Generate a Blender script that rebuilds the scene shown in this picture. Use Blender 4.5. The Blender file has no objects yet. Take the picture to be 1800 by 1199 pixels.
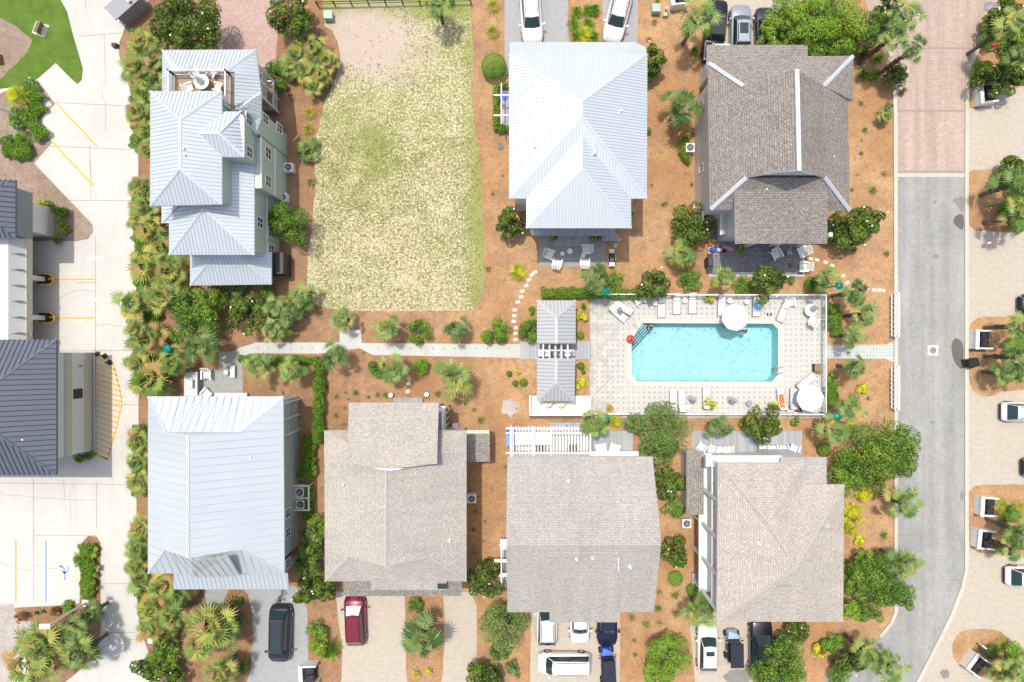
import bpy, bmesh, math, random
import numpy as np
from mathutils import Vector, Matrix
from mathutils.geometry import tessellate_polygon
random.seed(7); rs = np.random.RandomState(11)
S = bpy.context.scene; COL = S.collection; PI = math.pi
# ---------------------------------------------------------------- camera, sky, sun, exposure
HC = 63.0; K = 19.0
cd = bpy.data.cameras.new('camera'); cam = bpy.data.objects.new('camera', cd); COL.objects.link(cam)
cam.location = (0, 0, HC); cd.sensor_width = 36; cd.lens = 36*HC/(1800/K); cd.clip_end = 2000; cd.clip_start = 1
S.camera = cam
SUN = Vector((-.151, .230, 1)).normalized()
elev = math.asin(SUN.z); az = math.atan2(SUN.x, SUN.y)
w = bpy.data.worlds.new('World'); S.world = w; w.use_nodes = True
sky = w.node_tree.nodes.new('ShaderNodeTexSky'); sky.sky_type = 'NISHITA'; sky.sun_disc = False
sky.sun_elevation = elev; sky.sun_rotation = az; sky.dust_density = 4.0; sky.ozone_density = .6
bg = w.node_tree.nodes['Background']; bg.inputs[1].default_value = .15
w.node_tree.links.new(sky.outputs[0], bg.inputs[0])
sd = bpy.data.lights.new('sun', 'SUN'); sd.energy = 2.7; sd.angle = math.radians(.5); sd.color = (1, .95, .87)
so = bpy.data.objects.new('sun', sd); COL.objects.link(so); so.rotation_euler = SUN.to_track_quat('Z', 'Y').to_euler()
S.view_settings.view_transform = 'Standard'; S.view_settings.look = 'None'
S.view_settings.exposure = .24; S.view_settings.gamma = 1
# ---------------------------------------------------------------- survey: photo pixel + height -> metres
def P(x, y, z=0.0):
    f = (HC-z)/HC/K
    return Vector(((x-900)*f, (599.5-y)*f, z))
# ---------------------------------------------------------------- materials
class NG:
    def __init__(s, name):
        s.m = bpy.data.materials.new(name); s.m.use_nodes = True; s.t = s.m.node_tree
        s.b = s.t.nodes['Principled BSDF']; s.out = s.t.nodes['Material Output']
    def n(s, t, **kw):
        nd = s.t.nodes.new('ShaderNode'+t)
        for k, v in kw.items():
            if k[0] == '_': setattr(nd, k[1:], v)
            else:
                k = int(k[1:]) if k[0] == 'i' and k[1:].isdigit() else k.replace('__', ' ')
                s.set(nd, k, v)
        return nd
    def set(s, nd, k, v):
        if hasattr(v, 'is_linked') or isinstance(v, bpy.types.NodeSocket): s.t.links.new(v, nd.inputs[k])
        else:
            if isinstance(v, tuple) and len(v) == 3 and nd.inputs[k].type == 'RGBA': v = v+(1,)
            nd.inputs[k].default_value = v
    def pos(s): return s.n('NewGeometry').outputs['Position']
    def noise(s, sc, det=3, vec=None, rough=.55, dist=0):
        return s.n('TexNoise', Vector=vec or s.pos(), Scale=sc, Detail=float(det), Roughness=rough, Distortion=float(dist)).outputs['Fac']
    def ramp(s, f, *st):
        r = s.n('ValToRGB', Fac=f).color_ramp
        while len(r.elements) < len(st): r.elements.new(.5)
        for e, (p, c) in zip(r.elements, st):
            e.position = p; e.color = (c+(1,)) if isinstance(c, tuple) else (c, c, c, 1)
        return s.t.nodes[-1].outputs[0]
    def mix(s, f, a, b, mode='MIX'):
        nd = s.n('Mix', _data_type='RGBA', _blend_type=mode)
        s.set(nd, 0, f); s.set(nd, 6, a); s.set(nd, 7, b)
        return nd.outputs[2]
    def math(s, op, a, b=0.0, c=None):
        nd = s.n('Math', _operation=op, i0=a, i1=b)
        if c is not None: s.set(nd, 2, c)
        return nd.outputs[0]
    def bump(s, h, st=.3, d=.05):
        s.set(s.b, 'Normal', s.n('Bump', Strength=st, Distance=d, Height=h).outputs[0])
    def fin(s, col, rough=.7, metal=0.0, spec=.5):
        s.set(s.b, 'Base Color', col); s.set(s.b, 'Roughness', rough); s.set(s.b, 'Metallic', metal)
        s.set(s.b, 'Specular IOR Level', spec); return s.m
def lerp(a, b, t): return tuple(x+(y-x)*t for x, y in zip(a, b))
def mul(c, k): return tuple(min(1, x*k) for x in c)
def plain(name, c, rough=.6, metal=0.0, var=.15, sc=3.0, spec=.4, bump=0):
    g = NG(name); n = g.noise(sc, 4)
    if bump: g.bump(g.noise(sc*6, 3), bump, .03)
    return g.fin(g.mix(n, mul(c, 1-var), mul(c, 1+var)), rough, metal, spec)
def leafmat(name, c, rough=.5, tr=.25):
    g = NG(name); n = g.noise(1.3, 3); oi = g.n('ObjectInfo').outputs['Random']
    col = g.mix(n, mul(c, .7), mul(c, 1.35)); col = g.mix(oi, g.mix(.35, col, mul(c, .8)), g.mix(.35, col, (c[0]*1.5, c[1]*1.2, c[2])))
    g.fin(col, rough, 0, .18)
    t = g.n('BsdfTranslucent', Color=g.mix(.5, col, (c[0]*1.6, c[1]*1.7, c[2]*.8)))
    ms = g.n('MixShader', Fac=tr); g.t.links.new(g.b.outputs[0], ms.inputs[1]); g.t.links.new(t.outputs[0], ms.inputs[2])
    g.t.links.new(ms.outputs[0], g.out.inputs[0]); return g.m
def mulch(name, c1, c2, c3, spk=.62):
    g = NG(name); a = g.noise(.16, 4); b = g.noise(9, 6, rough=.75); c = g.noise(38, 2, rough=.8); d = g.noise(.5, 5, rough=.7)
    col = g.mix(g.ramp(a, (.38, 0.), (.6, 1.)), c1, c2)
    e_ = g.noise(1.7, 5, rough=.75, dist=1.5); col = g.mix(g.ramp(e_, (.5, 0.), (.66, .75)), col, mul(c3, .8)); col = g.mix(g.ramp(e_, (.3, .5), (.44, 0.)), col, mul(c2, 1.12))
    col = g.mix(g.ramp(d, (.45, 0.), (.7, .85)), col, c3)
    col = g.mix(g.ramp(b, (.3, 0.), (.75, 1.)), g.mix(1.0, col, (.62, .55, .5), 'MULTIPLY'), g.mix(1.0, col, (1.25, 1.22, 1.2), 'MULTIPLY'))
    if name == 'pine_straw':
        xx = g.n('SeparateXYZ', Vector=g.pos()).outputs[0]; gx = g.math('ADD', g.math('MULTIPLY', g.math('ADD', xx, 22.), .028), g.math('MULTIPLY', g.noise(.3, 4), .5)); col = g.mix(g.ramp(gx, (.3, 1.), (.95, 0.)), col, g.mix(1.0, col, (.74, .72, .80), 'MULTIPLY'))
    wh = g.math('MULTIPLY', g.ramp(c, (spk, 0.), (spk+.06, 1.)), g.ramp(g.noise(.8, 3), (.42, 0.), (.62, .75)))
    col = g.mix(wh, col, (.66, .53, .4)); g.bump(b, .5, .05)
    return g.fin(col, .95, 0, .1)
def paver(name, c1, c2, mort, bw=.2, bh=.1, ms=.012, stain=(.5, .48, .45), st=.35, rot=0., off=.5, bst=.25):
    g = NG(name); mp = g.n('Mapping', Vector=g.pos(), Rotation=(0, 0, rot)).outputs[0]
    br = g.n('TexBrick', Vector=mp, Color1=c1, Color2=c2, Mortar=mort, Scale=1.0, _offset=off)
    br.inputs['Mortar Size'].default_value = ms; br.inputs['Brick Width'].default_value = bw; br.inputs['Row Height'].default_value = bh
    br.inputs['Bias'].default_value = 0
    n = g.noise(.35, 5, rough=.65); n2 = g.noise(2.2, 4); n3 = g.noise(14, 3)
    col = g.mix(g.ramp(n, (.4, 0.), (.72, st)), br.outputs[0], stain)
    col = g.mix(1.0, col, g.mix(n2, (.84, .84, .84), (1.14, 1.14, 1.14)), 'MULTIPLY')
    col = g.mix(1.0, col, g.mix(n3, (.82, .82, .82), (1.18, 1.18, 1.18)), 'MULTIPLY')
    g.bump(br.outputs[1], -bst, .01)
    if name in ('grey_road_pavers', 'pink_road_pavers'):
        t = g.n('TexNoise', Vector=g.n('Mapping', Vector=g.pos(), Scale=(1.1, .07, 1)).outputs[0], Scale=1.0, Detail=5.0).outputs[0]; col = g.mix(1.0, col, g.mix(g.ramp(t, (.35, 0.), (.65, 1.)), (.86, .86, .86), (1.08, 1.08, 1.07)), 'MULTIPLY')
        sp = g.noise(6, 2, rough=.9); col = g.mix(g.ramp(sp, (.68, 0.), (.75, .5)), col, (.16, .155, .15))
    return g.fin(col, .85, 0, .2)
def concrete(name, c, joint=None):
    g = NG(name); a = g.noise(.11, 5, rough=.6); b = g.noise(1.1, 6, rough=.7); d = g.noise(25, 3)
    st = g.n('TexNoise', Vector=g.n('Mapping', Vector=g.pos(), Scale=(1.2, .12, 1)).outputs[0], Scale=1.0, Detail=6.0).outputs[0]
    col = g.mix(g.ramp(a, (.35, 0.), (.7, 1.)), c, mul(c, .86))
    col = g.mix(g.ramp(b, (.5, 0.), (.8, .5)), col, (c[0]*.7, c[1]*.67, c[2]*.62))
    col = g.mix(g.ramp(st, (.55, 0.), (.75, .35)), col, mul(c, .72))
    col = g.mix(1.0, col, g.mix(d, (.92, .92, .92), (1.08, 1.08, 1.08)), 'MULTIPLY')
    return g.fin(col, .85, 0, .2)
def shingle(name, c, c2, q=1.):
    L_ = lambda v: tuple(1+(t-1)*q for t in v)
    g = NG(name); uv = g.n('UVMap').outputs[0]
    br = g.n('TexBrick', Vector=uv, Color1=c, Color2=c2, Mortar=mul(c, .42 if q == 1 else .62), Scale=1.0)
    br.inputs['Mortar Size'].default_value = .014; br.inputs['Brick Width'].default_value = .3; br.inputs['Row Height'].default_value = .19
    br.inputs['Bias'].default_value = -.1
    n = g.noise(5, 4, vec=uv, rough=.7); n2 = g.noise(.3, 4); n3 = g.noise(30, 2)
    sk = g.n('TexNoise', Vector=g.n('Mapping', Vector=uv, Scale=(1.4, .16, 1)).outputs[0], Scale=1.0, Detail=5.0).outputs[0]
    col = g.mix(g.ramp(n, (.36, 0.), (.66, 1.)), g.mix(1.0, br.outputs[0], L_((.66, .65, .64)), 'MULTIPLY'), g.mix(1.0, br.outputs[0], L_((1.28, 1.27, 1.24)), 'MULTIPLY'))
    col = g.mix(1.0, col, g.mix(n2, (.85, .85, .87), (1.15, 1.13, 1.1)), 'MULTIPLY')
    col = g.mix(1.0, col, g.mix(sk, (.85, .85, .86), (1.12, 1.12, 1.1)), 'MULTIPLY')
    col = g.mix(1.0, col, g.mix(n3, (.85, .85, .85), (1.15, 1.15, 1.15)), 'MULTIPLY')
    g.bump(n, .5, .03)
    return g.fin(col, .92, 0, .15)
def metalroof(name, c, rough=.42, metal=.25):
    g = NG(name); uv = g.n('UVMap').outputs[0]
    n = g.n('TexNoise', Vector=g.n('Mapping', Vector=uv, Scale=(2.6, .25, 1)).outputs[0], Scale=1.0, Detail=5.0).outputs[0]
    n2 = g.noise(.25, 4)
    col = g.mix(n, mul(c, .93), mul(c, 1.05)); col = g.mix(g.ramp(n2, (.4, 0.), (.75, .4)), col, mul(c, .85))
    g.bump(n, .12, .02)
    return g.fin(col, g.ramp(n2, (.3, rough-.08), (.7, rough+.1)), metal, .5)
def siding(name, c):
    g = NG(name); z = g.n('SeparateXYZ', Vector=g.pos()).outputs[2]
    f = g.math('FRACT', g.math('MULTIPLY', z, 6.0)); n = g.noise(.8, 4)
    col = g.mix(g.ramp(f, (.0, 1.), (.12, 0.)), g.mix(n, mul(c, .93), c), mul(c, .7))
    g.bump(f, .4, .02); return g.fin(col, .6, 0, .3)
def planks(name, c, w_=.14, axis=0):
    g = NG(name); x = g.n('SeparateXYZ', Vector=g.pos()).outputs[axis]
    q = g.math('MULTIPLY', x, 1/w_); f = g.math('FRACT', q); i = g.math('FLOOR', q)
    r = g.n('TexWhiteNoise', _noise_dimensions='1D', W=i).outputs[0]; n = g.noise(4, 4)
    col = g.mix(r, mul(c, .82), mul(c, 1.15)); col = g.mix(g.math('MULTIPLY', n, .5), col, mul(c, .7))
    col = g.mix(g.math('LESS_THAN', f, .1), col, mul(c, .3)); return g.fin(col, .75, 0, .25)
M = {}
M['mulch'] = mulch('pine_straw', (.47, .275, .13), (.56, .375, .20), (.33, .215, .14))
M['bark'] = mulch('bark_bed', (.33, .26, .21), (.40, .33, .28), (.26, .2, .155), .58)
M['gravel'] = mulch('pale_gravel', (.5, .49, .46), (.42, .41, .39), (.56, .55, .52), .55)
M['concrete'] = concrete('concrete', (.60, .585, .535))
M['kerb'] = concrete('kerb', (.56, .54, .46))
M['cream'] = paver('cream_pavers', (.55, .48, .385), (.49, .44, .355), (.34, .3, .25), .26, .16, .012, (.46, .42, .37), .5)
M['redpave'] = paver('red_pavers', (.46, .30, .265), (.54, .40, .35), (.32, .22, .19), .22, .22, .02, (.5, .38, .34), .4, .785)
M['pinkroad'] = paver('pink_road_pavers', (.44, .345, .29), (.52, .425, .35), (.33, .25, .21), .3, .15, .014, (.42, .33, .29), .45)
M['greyroad'] = paver('grey_road_pavers', (.355, .36, .345), (.31, .31, .30), (.25, .25, .24), .2, .2, .014, (.44, .425, .395), .5)
M['greydrive'] = paver('grey_drive_pavers', (.42, .43, .43), (.36, .375, .38), (.27, .27, .27), .2, .1, .014, (.3, .3, .3), .3)
M['darkpatio'] = paver('charcoal_patio_pavers', (.19, .195, .21), (.29, .295, .315), (.09, .09, .1), .3, .24, .016, (.2, .2, .21), .3)
M['lightpatio'] = paver('light_patio_pavers', (.40, .405, .40), (.32, .325, .32), (.22, .22, .21), .24, .16, .014, (.3, .3, .29), .5)
M['greenpath'] = paver('green_grey_pavers', (.44, .49, .45), (.38, .43, .40), (.58, .6, .57), .3, .3, .03, (.46, .48, .44), .3, 0, 0.)
M['walk'] = concrete('walk', (.55, .555, .52))
def lawnmat():
    g = NG('lawn'); n = g.noise(.7, 5, rough=.65); m_ = g.noise(22, 4)
    col = g.mix(g.ramp(n, (.3, 0.), (.7, 1.)), (.075, .145, .022), (.14, .22, .04)); col = g.mix(1.0, col, g.mix(m_, (.6, .6, .6), (1.35, 1.35, 1.35)), 'MULTIPLY')
    return g.fin(col, .9, 0, .1)
M['lawn'] = lawnmat()
def lotmat():
    g = NG('dry_grass'); p = g.pos(); big = g.noise(.085, 4, rough=.6); mid = g.noise(.45, 5, rough=.65); f = g.noise(2.6, 5, rough=.75); ff = g.noise(11, 4, rough=.8)
    green = g.mix(mid, (.20, .23, .075), (.36, .37, .13)); sand = g.mix(ff, (.46, .40, .26), (.78, .70, .53))
    sx = g.n('SeparateXYZ', Vector=p); tr_ = g.math('ADD', g.math('MULTIPLY', sx.outputs[1], -.012), g.math('MULTIPLY', sx.outputs[0], .004)); fl = g.noise(5.0, 4, rough=.72)
    bd = g.n('VectorMath', _operation='DISTANCE', i0=g.n('Mapping', Vector=p, Location=(13.5, -18.5*.55, 0), Scale=(1, .55, 1)).outputs[0], i1=(0, 0, 0)).outputs['Value']
    blob_ = g.ramp(g.math('ADD', g.math('MULTIPLY', bd, .14), g.math('MULTIPLY', mid, .5)), (.25, .05), (.95, 0.))
    rim = g.ramp(g.math('ADD', g.math('MULTIPLY', g.math('ADD', sx.outputs[0], 4.6), .35), g.math('MULTIPLY', mid, .9)), (.38, 0.), (.95, .08))
    top_ = g.ramp(g.math('ADD', g.math('MULTIPLY', g.math('ADD', sx.outputs[1], -29.5), .35), g.math('MULTIPLY', mid, .9)), (.25, 0.), (.85, .11))
    k = g.math('MULTIPLY', g.math('ADD', g.math('ADD', g.math('MULTIPLY', fl, .85), g.math('MULTIPLY', big, .36)), g.math('ADD', g.math('MULTIPLY', mid, .34), g.math('MULTIPLY', ff, .2))), .55)
    k = g.math('SUBTRACT', k, g.math('ADD', blob_, g.math('MAXIMUM', rim, top_)))
    sand = g.mix(g.ramp(fl, (.36, 0.), (.58, 1.)), (.30, .27, .12), sand)
    col = g.mix(g.ramp(k, (.43, 0.), (.50, 1.)), green, sand)
    xy = g.n('SeparateXYZ', Vector=p)
    d = g.n('VectorMath', _operation='DISTANCE', i0=g.n('Mapping', Vector=p, Location=(13.4*.8, -27.5*1.2, 0), Scale=(.8, 1.2, 1)).outputs[0], i1=(0, 0, 0)).outputs['Value']
    bare = g.ramp(g.math('ADD', g.math('MULTIPLY', d, .085), g.math('MULTIPLY', mid, .6)), (.5, 1.), (.78, 0.))
    col = g.mix(bare, col, g.mix(f, (.40, .33, .27), (.58, .50, .42)))
    col = g.mix(1.0, col, g.mix(ff, (.75, .75, .72), (1.25, 1.25, 1.22)), 'MULTIPLY'); g.bump(ff, .6, .06)
    return g.fin(col, .95, 0, .1)
M['lot'] = lotmat()
def deckmat():
    g = NG('pool_deck_tiles'); s = g.n('SeparateXYZ', Vector=g.pos()); T = 1/.485
    fx = g.math('FRACT', g.math('MULTIPLY', s.outputs[0], T)); fy = g.math('FRACT', g.math('MULTIPLY', s.outputs[1], T))
    sq = g.math('MULTIPLY', g.math('LESS_THAN', fx, .42), g.math('LESS_THAN', fy, .42))
    n = g.noise(.3, 5, rough=.7); n2 = g.noise(1.3, 5, rough=.7); nn = g.noise(16, 3)
    sq = g.math('MULTIPLY', sq, g.ramp(n, (.36, .22), (.6, 1.)))
    col = g.mix(sq, (.53, .52, .48), (.34, .355, .335))
    ln = g.math('ADD', g.math('LESS_THAN', fx, .05), g.math('LESS_THAN', fy, .05))
    col = g.mix(g.math('MULTIPLY', ln, .22), col, (.33, .33, .3))
    xl = g.ramp(g.math('MULTIPLY', g.math('ADD', s.outputs[0], -7.0), .2), (0., 1.), (1., 0.)); col = g.mix(g.math('MULTIPLY', g.ramp(n2, (.44, 0.), (.58, .8)), xl), col, (.36, .345, .28)); col = g.mix(g.ramp(n2, (.58, 0.), (.76, .5)), col, (.35, .34, .3))
    col = g.mix(1.0, col, g.mix(nn, (.9, .9, .9), (1.1, 1.1, 1.1)), 'MULTIPLY')
    return g.fin(col, .8, 0, .25)
M['deck'] = deckmat()
M['coping'] = concrete('coping', (.70, .63, .55))
M['stone'] = plain('stepping_stone', (.60, .57, .50), .85)
M['metal'] = metalroof('pale_metal_roof', (.625, .685, .705), .40, .32)
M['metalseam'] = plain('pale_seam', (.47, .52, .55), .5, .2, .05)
M['metalgrey'] = metalroof('grey_metal_roof', (.50, .52, .53), .55, .1)
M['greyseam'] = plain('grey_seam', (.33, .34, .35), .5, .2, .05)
M['slate'] = metalroof('slate_blue_roof', (.13, .145, .185), .5, .1)
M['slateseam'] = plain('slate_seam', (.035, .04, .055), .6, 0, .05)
M['shA'] = shingle('brown_shingles', (.29, .265, .24), (.37, .345, .32))
M['shB'] = shingle('beige_shingles', (.45, .42, .375), (.51, .475, .43), .6)
M['shC'] = shingle('grey_beige_shingles', (.42, .405, .375), (.48, .46, .425), .6)
M['shD'] = shingle('grey_shingles', (.29, .275, .25), (.37, .35, .32))
M['shG'] = shingle('warm_beige_shingles', (.45, .415, .365), (.52, .475, .42), .6)
M['ridge'] = plain('ridge_shingle', (.455, .425, .385), .9, 0, .2, 8, .1)
M['white'] = plain('white_paint', (.78, .78, .76), .5, 0, .03)
M['offwhite'] = plain('off_white', (.78, .77, .74), .6, 0, .05)
M['cap'] = plain('ridge_cap_metal', (.60, .64, .68), .45, .3, .04)
M['beige'] = plain('beige_trim', (.62, .57, .45), .7, 0, .05)
M['green'] = siding('pale_green_siding', (.52, .62, .54))
M['wsid'] = siding('white_siding', (.70, .71, .70))
M['gsid'] = siding('grey_siding', (.62, .63, .63))
M['greydeck'] = planks('grey_deck', (.42, .445, .46), .14, 0)
M['brdeck'] = planks('brown_deck', (.40, .29, .19), .14, 1)
M['wood'] = planks('weathered_wood', (.30, .22, .15), .12, 0)
g_ = NG('window_glass'); M['glass'] = g_.fin((.02, .035, .04), .06, 0, .7)
g_ = NG('dark_glass'); M['cglass'] = g_.fin((.02, .045, .05), .08, 0, .7)
M['dark'] = plain('dark_plastic', (.03, .033, .038), .5, 0, .2)
M['black'] = plain('black_rubber', (.018, .018, .02), .7, 0, .2)
M['steel'] = plain('steel', (.5, .5, .5), .3, .8, .05)
M['grey'] = plain('mid_grey', (.30, .31, .32), .6, 0, .1)
M['teal'] = plain('teal_metal', (.0, .23, .18), .35, .2, .1)
M['util'] = plain('utility_green', (.36, .47, .40), .5, 0, .06)
M['yellow'] = plain('yellow_paint', (.80, .42, .02), .7, 0, .2, 2.)
M['bluep'] = plain('blue_paint', (.19, .34, .64), .7, 0, .15)
M['whitep'] = plain('worn_white_paint', (.63, .64, .65), .7, 0, .08, 1.)
M['joint'] = plain('joint_line', (.30, .28, .24), .9, 0, .2)
M['stain'] = plain('damp_stain', (.13, .115, .10), .6, 0, .3, 1.)
M['stain2'] = plain('faint_stain', (.24, .23, .21), .8, 0, .25, 2.)
M['shadepave'] = plain('dark_paver_band', (.33, .25, .24), .85, 0, .2, 3)
M['red'] = plain('red_plastic', (.62, .04, .03), .4, 0, .1)
M['orange'] = plain('orange_cloth', (.85, .16, .06), .7, 0, .1)
M['blue'] = plain('royal_blue', (.02, .09, .5), .5, 0, .2)
M['skyb'] = plain('sky_blue_cloth', (.22, .42, .70), .8, 0, .15, 5)
M['pink'] = plain('pink_plastic', (.75, .2, .45), .5, 0, .1)
M['terra'] = plain('terracotta', (.42, .17, .08), .7, 0, .15)
M['purple'] = plain('purple_plastic', (.25, .15, .5), .5)
M['canvas'] = plain('white_canvas', (.80, .80, .80), .8, 0, .03)
M['canvasg'] = plain('grey_canvas', (.50, .54, .60), .8, 0, .08)
M['skin'] = plain('skin', (.50, .28, .19), .5, 0, .08)
M['hair'] = plain('dark_hair', (.045, .028, .02), .5)
M['swim'] = plain('navy_swimwear', (.03, .04, .12), .7)
M['trunk'] = plain('trunk_bark', (.17, .14, .115), .95, 0, .4, 6, .1, .8)
M['rock'] = plain('pale_rock', (.55, .52, .47), .9, 0, .2, 5, .1, .5)
for nme, c in dict(lg=(.26, .42, .06), mg=(.14, .28, .04), dg=(.05, .12, .025), yl=(.42, .46, .06), mgl=(.15, .24, .035), mgd=(.045, .09, .02), mgb=(.28, .24, .06),
                   pg=(.135, .235, .06), pl=(.25, .35, .09), pd=(.06, .12, .035), ps=(.18, .29, .10), dead=(.40, .28, .12), gy=(.42, .41, .11), yb=(.72, .74, .04), bg=(.12, .27, .03), bgl=(.22, .42, .045), tan=(.42, .34, .2),
                   ol=(.18, .29, .07), oll=(.31, .42, .14), rd=(.3, .07, .03), tus=(.20, .20, .07)).items():
    M[nme] = leafmat('leaf_'+nme, c, .32 if nme in('mgl', 'mgd') else .5, .22)
M['blos'] = plain('blossom', (.8, .78, .68), .7, 0, .05)
def carpaint(name, c, metal=.3):
    g = NG(name); g.fin(c, .35, metal, .5); g.set(g.b, 'Coat Weight', .6); g.set(g.b, 'Coat Roughness', .08); return g.m
for nme, c in dict(cwhite=(.74, .74, .73), cpearl=(.72, .69, .66), cblack=(.012, .013, .016), cmaroon=(.19, .012, .03), cnavy=(.012, .018, .045), csilver=(.33, .37, .43), cgrey=(.03, .034, .045), cblue=(.01, .06, .36), clblue=(.30, .42, .52)).items():
    M[nme] = carpaint(nme, c, .05 if c[0] > .6 else .35)
def watermat():
    g = NG('pool_water'); p = g.n('Mapping', Vector=g.pos(), Scale=(1, 1, 1)).outputs[0]
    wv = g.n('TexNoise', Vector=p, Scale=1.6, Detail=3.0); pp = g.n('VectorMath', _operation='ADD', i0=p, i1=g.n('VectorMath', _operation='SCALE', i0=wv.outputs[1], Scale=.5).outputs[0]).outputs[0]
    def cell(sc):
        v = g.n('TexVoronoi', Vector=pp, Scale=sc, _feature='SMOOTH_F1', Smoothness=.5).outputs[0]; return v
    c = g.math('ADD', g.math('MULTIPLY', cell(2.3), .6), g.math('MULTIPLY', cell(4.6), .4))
    col = g.mix(g.ramp(c, (.10, 0.), (.24, .55), (.42, 1.)), (.22, .64, .72), (.99, 1., 1.))  # caustic light ripples painted into the transparent tint by the cell pattern
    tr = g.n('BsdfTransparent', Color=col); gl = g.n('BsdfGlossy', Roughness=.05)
    bp = g.n('Bump', Strength=.35, Distance=.08, Height=g.noise(3.5, 3, dist=1)); g.t.links.new(bp.outputs[0], gl.inputs['Normal'])
    fr = g.n('Fresnel', IOR=1.33); g.t.links.new(bp.outputs[0], fr.inputs['Normal'])
    ms = g.n('MixShader', Fac=fr.outputs[0]); g.t.links.new(tr.outputs[0], ms.inputs[1]); g.t.links.new(gl.outputs[0], ms.inputs[2])
    g.t.links.new(ms.outputs[0], g.out.inputs[0]); return g.m
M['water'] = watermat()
M['shell'] = plain('pool_plaster', (.30, .58, .61), .7, 0, .08, 1.)
M['tread'] = plain('blue_tile', (.05, .16, .25), .5)
# ---------------------------------------------------------------- mesh helpers
class MB:
    def __init__(s): s.v = []; s.f = []; s.mi = []; s.cur = 0
    def slot(s, i): s.cur = i; return s
    def face(s, pts):
        b = len(s.v); s.v += [tuple(p) for p in pts]; s.f.append(tuple(range(b, b+len(pts)))); s.mi.append(s.cur)
    def hull(s, lo, hi):                              # two rings of equal length: closed prism
        n = len(lo); b = len(s.v); s.v += [tuple(p) for p in lo]+[tuple(p) for p in hi]
        s.f.append(tuple(b+i for i in range(n))[::-1]); s.f.append(tuple(b+n+i for i in range(n))); s.mi += [s.cur]*2
        for i in range(n):
            j = (i+1) % n; s.f.append((b+i, b+j, b+n+j, b+n+i)); s.mi.append(s.cur)
        return s
    def box(s, c, d, rz=0., top=1.):
        x, y, z = c; a, b_, h = d[0]/2, d[1]/2, d[2]/2; cs, sn = math.cos(rz), math.sin(rz)
        r = lambda u, v, k: (x+u*cs-v*sn, y+u*sn+v*cs, k)
        s.hull([r(u, v, z-h) for u, v in((-a, -b_), (a, -b_), (a, b_), (-a, b_))], [r(u*top, v*top, z+h) for u, v in((-a, -b_), (a, -b_), (a, b_), (-a, b_))]); return s
    def prism(s, pts, z0, z1):
        a = sum(pts[i][0]*pts[(i+1) % len(pts)][1]-pts[(i+1) % len(pts)][0]*pts[i][1] for i in range(len(pts)))
        if a < 0: pts = pts[::-1]
        s.hull([(p[0], p[1], z0) for p in pts], [(p[0], p[1], z1) for p in pts]); return s
    def tube(s, p0, p1, r0, r1=None, n=6):
        p0, p1 = Vector(p0), Vector(p1); r1 = r0 if r1 is None else r1; d = (p1-p0)
        if d.length < 1e-6: return s
        q = d.to_track_quat('Z', 'Y'); ring = [q @ Vector((math.cos(2*PI*i/n), math.sin(2*PI*i/n), 0)) for i in range(n)]
        s.hull([p0+k*r0 for k in ring], [p1+k*r1 for k in ring]); return s
    def lathe(s, c, prof, n=14):                      # prof: (r, z)
        b = len(s.v); m_ = len(prof)
        for r, z in prof:
            for i in range(n): s.v.append((c[0]+r*math.cos(2*PI*i/n), c[1]+r*math.sin(2*PI*i/n), c[2]+z))
        for k in range(m_-1):
            for i in range(n):
                j = (i+1) % n; s.f.append((b+k*n+i, b+k*n+j, b+(k+1)*n+j, b+(k+1)*n+i)); s.mi.append(s.cur)
        s.f.append(tuple(b+i for i in range(n))[::-1]); s.f.append(tuple(b+(m_-1)*n+i for i in range(n))); s.mi += [s.cur]*2
        return s
    def build(s, name, mats, parent=None, smooth=False):
        me = bpy.data.meshes.new(name); me.from_pydata(s.v, [], s.f)
        for m_ in (mats if isinstance(mats, (list, tuple)) else [mats]): me.materials.append(M[m_] if isinstance(m_, str) else m_)
        me.polygons.foreach_set('material_index', s.mi)
        if smooth: me.polygons.foreach_set('use_smooth', [True]*len(s.f))
        me.update(); return link(name, me, parent)
def link(name, me, parent=None):
    o = bpy.data.objects.new(name, me); COL.objects.link(o)
    if parent: o.parent = parent
    return o
def B(c, d, rz=0., top=1.): return MB().box(c, d, rz, top)
def child(mb, name, mat_, root, smooth=False):       # mesh given in world coordinates, parented to a root Empty that may sit elsewhere
    o = mb.build(name, mat_, root, smooth)
    r = root; off = Vector((0, 0, 0))
    while r is not None: off += Vector(r.location); r = r.parent
    if off.length: o.data.transform(Matrix.Translation(-off))
    return o
def tag(o, label=None, cat=None, group=None, kind=None):
    if label: o['label'] = label
    if cat: o['category'] = cat
    if group: o['group'] = group
    if kind: o['kind'] = kind
    return o
def root(name, loc, rz=0.): 
    o = bpy.data.objects.new(name, None); COL.objects.link(o); o.location = loc; o.rotation_euler = (0, 0, rz); o.empty_display_size = .3; return o
def dup(o, loc=None, rz=None, sc=None):
    c = o.copy(); COL.objects.link(c)
    for k in ('label', 'kind'): 
        if k in c: del c[k]
    if loc is not None: c.location = loc
    if rz is not None: c.rotation_euler = (0, 0, rz)
    if sc is not None: c.scale = (sc, sc, sc) if not isinstance(sc, tuple) else sc
    for ch in list(o.children):
        d = ch.copy(); COL.objects.link(d); d.parent = c
        for g in list(ch.children):
            e = g.copy(); COL.objects.link(e); e.parent = d
    return c
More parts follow.
